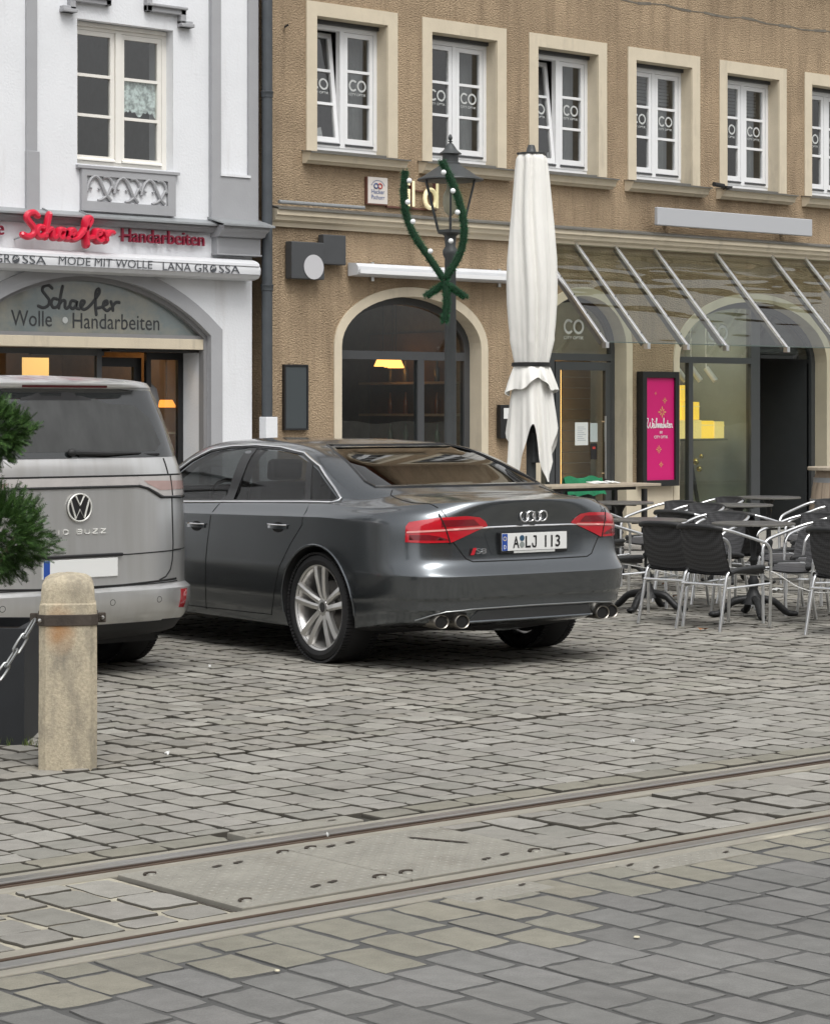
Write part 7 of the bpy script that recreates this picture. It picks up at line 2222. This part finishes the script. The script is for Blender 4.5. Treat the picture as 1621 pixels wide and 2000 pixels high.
for i, (x, y, a, lab) in enumerate(((13.93, 13.28, 0, 'round black bistro table just right of the saloon'), (14.12, 12.31, 33, 'round black bistro table nearest to the viewer'), (16.76, 14.80, 10, 'round black bistro table in the middle of the back row'), (18.45, 15.88, 50, 'round black bistro table below the shop entrance, right of the back row'), (16.32, 15.92, 20, 'round black bistro table left of the back row, behind the saloon tail'))):
    o = tp if i == 0 else copy_tree(tp)
    o.location = (x, y, 0); o.rotation_euler = (0, 0, R(a)); o['label'] = lab; o['category'] = 'table'; o['group'] = 'round bistro tables'
# --- cable tying the chairs
M['cable_white'] = mat('cable_white', (.6, .6, .58), .5)
cp = [(13.66, 13.52, .40), (13.70, 13.05, .36), (13.62, 12.62, .33), (13.58, 12.52, .40), (13.55, 12.08, .42), (13.47, 11.60, .43), (13.58, 11.40, .31), (13.70, 11.25, .27), (13.80, 11.10, .33), (13.82, 10.95, .40)]
obj('security_cable', MB().tube(catmull(cp, 6), .0045, 6), M['cable_white'], smooth=50, label='thin pale cable slung between the chairs', category='cable')
# --- barrel table
M['wood_grey'] = mat('weathered_wood', (.33, .265, .20), .8, var=.25, vscale=6, stretch=(3, 3, .4), bump=.3)
M['wood_top'] = mat('table_wood', (.36, .31, .24), .7, var=.2, vscale=5, stretch=(1, 6, 1))
bc = at(1640, 912, 24.5)
br = empty('barrel_table', (bc.x, bc.y, 0), label='wooden barrel used as a standing table at the right edge', category='barrel table')
for k in range(20):
    a0, a1 = 2 * math.pi * k / 20 + .006, 2 * math.pi * (k + 1) / 20 - .006
    rows_ = []
    for (r_, z) in ((.25, 0), (.285, .2), (.315, .45), (.315, .6), (.285, .82), (.245, 1.0)):
        rows_.append([(bc.x + r_ * math.cos(a), bc.y + r_ * math.sin(a), z) for a in (a0, (a0 + a1) / 2, a1)])
    obj('stave', MB().grid(rows_), M['wood_grey'], br, fix=False)
for (z, r_) in ((.12, .272), (.38, .309), (.68, .307), (.90, .268)): obj('hoop', MB().lathe([(r_ + .002, z - .025), (r_ + .006, z - .025), (r_ + .006, z + .025), (r_ + .002, z + .025)], 32, (bc.x, bc.y, 0), caps=False), M['zinc'], br, smooth=60)
obj('table_top', MB().lathe([(.0001, 1.0), (.33, 1.0), (.335, 1.005), (.335, 1.03), (.33, 1.036), (.0001, 1.036)], 40, (bc.x, bc.y, 0)), M['wood_top'], br, smooth=30)
# --- wooden table with cloth and chair by the shop door
wt = empty('wooden_table', (19.2, 19.15, 0), label='long wooden table on black legs behind the boot of the saloon', category='table')
for k in range(4): obj('plank', MB().box(18.25, 20.02, 18.86 + .15 * k, 19.005 + .15 * k, .745, .775), M['wood_top'], wt, bevel=.003)
for (x, y) in ((18.45, 18.92), (18.45, 19.4), (19.8, 18.92), (19.8, 19.4)): obj('leg', MB().box(x - .025, x + .025, y - .025, y + .025, 0, .715), M['black'], wt)
obj('rail', MB().box(18.4, 19.85, 19.1, 19.2, .70, .744), M['black'], wt)
M['green_cloth'] = mat('green_blanket', (.012, .16, .07), .95, var=.15, vscale=9, bump=.4, bscale=40)
gc = empty('folding_chair', (19.75, 19.75, 0), label='dark chair at the long wooden table by the shop door', category='chair')
obj('backrest', MB().box(19.45, 19.95, 19.86, 19.90, .45, .80), M['black'], gc, bevel=.01)
obj('seat', MB().box(19.47, 19.93, 19.45, 19.86, .42, .45), M['black'], gc)
for (x, y) in ((19.49, 19.48), (19.91, 19.48), (19.49, 19.88), (19.91, 19.88)): obj('leg', MB().box(x - .015, x + .015, y - .015, y + .015, 0, .42), M['black'], gc)
rows_ = []
for i in range(13):
    t = i / 12
    zt_ = .845 - .35 * abs(t - .5) * 2 ** .9
    rows_.append([(19.40 + .62 * j / 12, 19.84 - .05 * math.sin(j * 1.2) * abs(t - .5) + (t - .5) * .14, (.83 + .02 * math.sin(j * .9) if abs(t - .5) < .06 else .82 - .46 * (abs(t - .5) - .06) + .015 * math.sin(j * 1.3 + i))) for j in range(13)])
obj('blanket', MB().grid(rows_), M['green_cloth'], smooth=70, fix=False, label='green blanket hung over the chair by the wooden table', category='blanket')
nk = MB()
for i in range(5): nk.obox((19.25 + .09 * i, 19.2, .79 + .006 * (i % 2)), (.06, .01 * i, 0), (-.01, .05, .008), (0, 0, .003))
obj('napkins', nk, M['paper'], label='crumpled white paper napkins on the wooden table', category='napkins', kind='stuff')
# --- closed parasol
M['canvas'] = mat('parasol_canvas', (.80, .79, .75), .95, var=.07, vscale=4, bump=.35, bscale=9, bdist=.02, spec=.1, stretch=(1, 1, .3))
UX, UY = 14.722, 15.478
um = empty('closed_parasol', (UX, UY, 0), label='tall closed white parasol tied with a black strap', category='parasol')
prof = [(.050, 3.955), (.110, 3.945), (.128, 3.92), (.140, 3.80), (.160, 3.55), (.185, 3.25), (.202, 3.0), (.207, 2.8), (.203, 2.6), (.190, 2.4), (.172, 2.22), (.155, 2.10), (.146, 2.045), (.150, 2.0)]
NT = 96
def fold(th, z, amp):
    w = th + .10 * math.sin(1.7 * z + 2 * th) + .05 * math.sin(4.1 * z)
    q = math.sin(7 * w) + .6 * math.sin(11 * w + 1.1 * z) + .45 * math.sin(4 * w - .9 * z) + .30 * math.sin(19 * w + 2.3 * z)
    return 1 + amp * .62 * math.copysign(abs(q) ** .8, q)
rows_ = []
for i in range(len(prof) * 4 - 3):
    t = i / 4; k = min(int(t), len(prof) - 2); f = t - k
    r_ = prof[k][0] * (1 - f) + prof[k + 1][0] * f; z = prof[k][1] * (1 - f) + prof[k + 1][1] * f
    amp = .10 if z > 3.9 else (.17 if z > 2.3 else .17 * max(0, (z - 1.95) / .35) + .05)
    rows_.append([(UX + r_ * fold(2 * math.pi * j / NT, z, amp) * math.cos(2 * math.pi * j / NT), UY + r_ * fold(2 * math.pi * j / NT, z, amp) * math.sin(2 * math.pi * j / NT), z) for j in range(NT)])
obj('canopy', MB().grid(rows_, close_u=True), M['canvas'], um, smooth=80)
view_dir = math.atan2(-UY, -UX)
def skirt(name, z0, zfun, r0, r1, amp, gap=None):
    rows_ = []
    for i in range(15):
        t = i / 14
        row = []
        for j in range(NT + 1):
            th = 2 * math.pi * j / NT
            zz = z0 - (z0 - zfun(th - view_dir)) * t
            rr = (r0 + (r1 - r0) * (t ** .7)) * fold(th, 2.0 - t * .5, amp * (.4 + t))
            row.append((UX + rr * math.cos(th), UY + rr * math.sin(th), zz))
        rows_.append(row)
    return obj(name, MB().grid(rows_), M['canvas'], um, smooth=80, fix=False)
def zlow(a):
    a = (a + math.pi) % (2 * math.pi) - math.pi          # 0 faces the viewer, + to the viewer's right
    lobes = [(-.95, 1.02, .85), (.85, .98, .60), (2.2, 1.1, .7), (-2.4, 1.12, .7)]
    z = 1.52
    for (c0, zz, w) in lobes:
        d = abs((a - c0 + math.pi) % (2 * math.pi) - math.pi)
        z = min(z, zz + .55 * max(0, d / w - .25) ** 1.1)
    return min(z, 1.5)
skirt('hanging_flap', 2.03, zlow, .140, .205, .15)
skirt('valance', 2.035, lambda a: 1.83 + .06 * math.sin(2 * a + 1) + .03 * math.sin(5 * a), .150, .218, .12)
obj('strap', MB().lathe([(.162, 2.02), (.178, 2.025), (.178, 2.055), (.162, 2.06)], 40, (UX, UY, 0), caps=False), M['black'], um, smooth=60)
obj('top_cap', MB().lathe([(.125, 3.945), (.132, 3.95), (.132, 3.957), (.05, 3.965), (.045, 3.97), (.040, 4.0), (.028, 4.03), (.0001, 4.035)], 24, (UX, UY, 0)), M['lamp_grey'], um, smooth=40)
obj('pole', MB().tube([(UX, UY, 0.05), (UX, UY, 3.95)], .045, 16), M['lamp_grey'], um, smooth=40)
obj('crank_box', MB().box(UX - .05, UX + .05, UY - .09, UY - .045, 1.15, 1.42), M['lamp_grey'], um, bevel=.01)
obj('base', MB().box(UX - .4, UX + .4, UY - .4, UY + .4, 0.0, .08), M['lead'], um, bevel=.01)
# --- street lantern with garland
lp_ = at(879, 800, 22.9)
LX, LY = lp_.x, lp_.y
lm = empty('street_lantern', (LX, LY, 0), label='old-style grey street lantern with tapered glass panes', category='street lamp')
obj('post', MB().lathe([(.16, 0), (.16, .12), (.11, .16), (.10, .7), (.075, .78), (.06, .85), (.055, 3.1), (.075, 3.14), (.075, 3.18), (.05, 3.22), (.06, 3.32), (.11, 3.36)], 20, (LX, LY, 0)), M['lamp_grey'], lm, smooth=40)
z0, z1, r0, r1 = 3.37, 3.86, .135, .272
obj('lantern_base', MB().lathe([(.11, 3.34), (.14, 3.35), (.14, 3.375), (.12, 3.38)], 6, (LX, LY, 0), a0=VIEW), M['lamp_grey'], lm)
obj('lantern_roof', MB().lathe([(.272, 3.855), (.325, 3.862), (.320, 3.875), (.275, 3.895), (.185, 3.955), (.095, 4.015), (.095, 4.035), (.078, 4.04), (.078, 4.115), (.11, 4.118), (.108, 4.126), (.075, 4.15), (.055, 4.175), (.03, 4.215), (.014, 4.225), (.012, 4.235), (.026, 4.242), (.010, 4.25), (.020, 4.265), (.022, 4.28), (.014, 4.30), (.0001, 4.315)], 24, (LX, LY, 0)), M['lamp_grey'], lm, smooth=38)
M['lantern_glass'] = glass('lantern_glass', (.86, .86, .82), gain=1.3)
hexp = [(math.cos(VIEW + R(60 * k + 0)), math.sin(VIEW + R(60 * k + 0))) for k in range(6)]
for k in range(6):
    a, b = hexp[k], hexp[(k + 1) % 6]
    obj('lantern_bar', MB().tube([(LX + a[0] * r0, LY + a[1] * r0, z0), (LX + a[0] * r1, LY + a[1] * r1, z1)], .011, 6), M['lamp_grey'], lm)
    obj('lantern_pane', MB().add([(LX + a[0] * r0, LY + a[1] * r0, z0), (LX + b[0] * r0, LY + b[1] * r0, z0), (LX + b[0] * r1, LY + b[1] * r1, z1), (LX + a[0] * r1, LY + a[1] * r1, z1)], [(0, 1, 2, 3)]), M['lantern_glass'], lm, fix=False)
M['bulb'] = mat('unlit_bulb', (.55, .53, .42), .2, coat=.5)
obj('lamp_bulb', MB().lathe([(.035, 3.84), (.04, 3.78), (.07, 3.72), (.075, 3.64), (.06, 3.56), (.02, 3.52), (.0001, 3.515)], 16, (LX, LY, 0)), M['bulb'], lm, smooth=60)
M['garland'] = leaf_mat('garland_green', (.006, .045, .018), (.010, .075, .028), (.03, .13, .05))
M['garland_core'] = mat('garland_core', (.006, .035, .014), .9)
ga = empty('garland', tuple(at(870, 545, 22.5)), label='dark green fir garland with white bulbs slung round the lantern', category='garland')
def garland(pts, name, d):
    P = catmull([tuple(at(x, y, d)) for x, y in pts], 8)
    part_ = obj(name, MB().tube(P, .034, 8), M['garland_core'], ga, smooth=60)
    r = random.Random(len(pts) * 7); mb = MB()
    for i in range(len(P) - 1):
        for k in range(90):
            p = P[i].lerp(P[i + 1], r.random())
            g_ = Vector((r.gauss(0, 1), r.gauss(0, 1), r.gauss(0, 1))).normalized(); sd = g_.orthogonal().normalized() * .0035
            q = p + g_ * r.uniform(.040, .068)
            mb.add([p + g_ * .026 - sd, p + g_ * .026 + sd, q], [(0, 1, 2)])
    obj('needles', mb, M['garland'], part_, fix=False, kind='stuff')
    return P
g1_ = garland([(791, 333), (788, 375), (792, 415), (808, 458), (836, 500), (866, 545)], 'garland_strand', 22.35)
g2_ = garland([(862, 313), (878, 345), (892, 380), (902, 415), (906, 455), (896, 500), (868, 545)], 'garland_strand', 22.35)
garland([(832, 578), (850, 566), (868, 555), (888, 566), (908, 580)], 'garland_bow', 22.33)
garland([(868, 548), (872, 590), (868, 628)], 'garland_tail', 22.31)
M['bulb_white'] = mat('white_bulb', (.82, .84, .85), .25, coat=.5)
for (x, y) in ((799, 352), (796, 394), (806, 432), (866, 336), (884, 372), (893, 414), (880, 470), (840, 490)):
    obj('bulb', MB().sphere(tuple(at(x, y, 22.24)), .026, 10, 7), M['bulb_white'], ga, smooth=60)
# --- litter
M['leaf_brown'] = mat('dry_leaf', (.30, .13, .05), .8, var=.3, vscale=40)
def leaf(px, py, L_, rot, lab):
    from_ = at(px, py, 4600 * CAM_H / (py - 800))
    rows_ = []
    for i in range(6):
        t = i / 5
        w = .35 * math.sin(math.pi * min(1, t * .9 + .08))
        rows_.append([(L_ * (t - .5), L_ * w * q, .008 + .010 * abs(q) + .006 * math.sin(t * 5)) for q in (-1, -.4, 0, .4, 1)])
    mb = MB().grid(rows_); mb.xform(Matrix.Translation((from_.x, from_.y, .004)) @ Matrix.Rotation(rot, 4, 'Z'))
    obj('fallen_leaf', mb, M['leaf_brown'], smooth=60, fix=False, label=lab, category='leaf', group='fallen leaves')
leaf(1373, 1233, .12, .4, 'curled brown leaf at the foot of the nearest chair')
leaf(1318, 1168, .07, 1.4, 'small brown leaf under the left front table')
leaf(1298, 1143, .06, 2.4, 'small brown leaf between the farther chairs')
def scrap(px, py, w, lab, cat, m, flat=True, rot=.3):
    p = at(px, py, 4600 * CAM_H / (py - 800)); r = random.Random(int(px))
    rows_ = []
    for i in range(7):
        rows_.append([(w * (i / 6 - .5) * (1 + .2 * r.random()), w * .6 * (j / 4 - .5) * (1 + .3 * r.random()), (.003 if flat else .006 + .02 * r.random())) for j in range(5)])
    mb = MB().grid(rows_); mb.xform(Matrix.Translation((p.x, p.y, .004)) @ Matrix.Rotation(rot, 4, 'Z'))
    obj('paper_scrap' if cat == 'paper' else 'gum_spot', mb, m, smooth=70, fix=False, label=lab, category=cat)
scrap(1517, 1155, .13, 'crumpled white paper under the closest bistro table', 'paper', M['paper'], False)
scrap(1240, 1196, .05, 'white paper scrap beside the foot of the left front table', 'paper', M['paper'], False)
scrap(326, 1479, .030, 'white paper scrap right of the bollard on the cobbles', 'paper', M['paper'], False, 1.0)
scrap(409, 1307, .016, 'tiny white scrap on the cobbles before the saloon', 'paper', M['paper'], False)
scrap(1235, 1456, .018, 'tiny white scrap on the regular setts at the right', 'paper', M['paper'], False)
scrap(640, 1640, .012, 'tiny white scrap beside the far rail plate', 'paper', M['paper'], False)
def gum(px, py, r_, lab):
    p = at(px, py, 4600 * CAM_H / (py - 800))
    mb = MB().lathe([(r_, 0), (r_ * .9, .003), (.0001, .004)], 14, (p.x, p.y, .004))
    obj('gum_spot', mb, M['gum'], smooth=60, label=lab, category='gum')
M['gum'] = mat('old_gum', (.62, .58, .44), .8)
gum(541, 1900, .008, 'pale chewing gum spot on the foreground setts, left one')
gum(1243, 1834, .010, 'pale chewing gum spot on the foreground setts, right one')
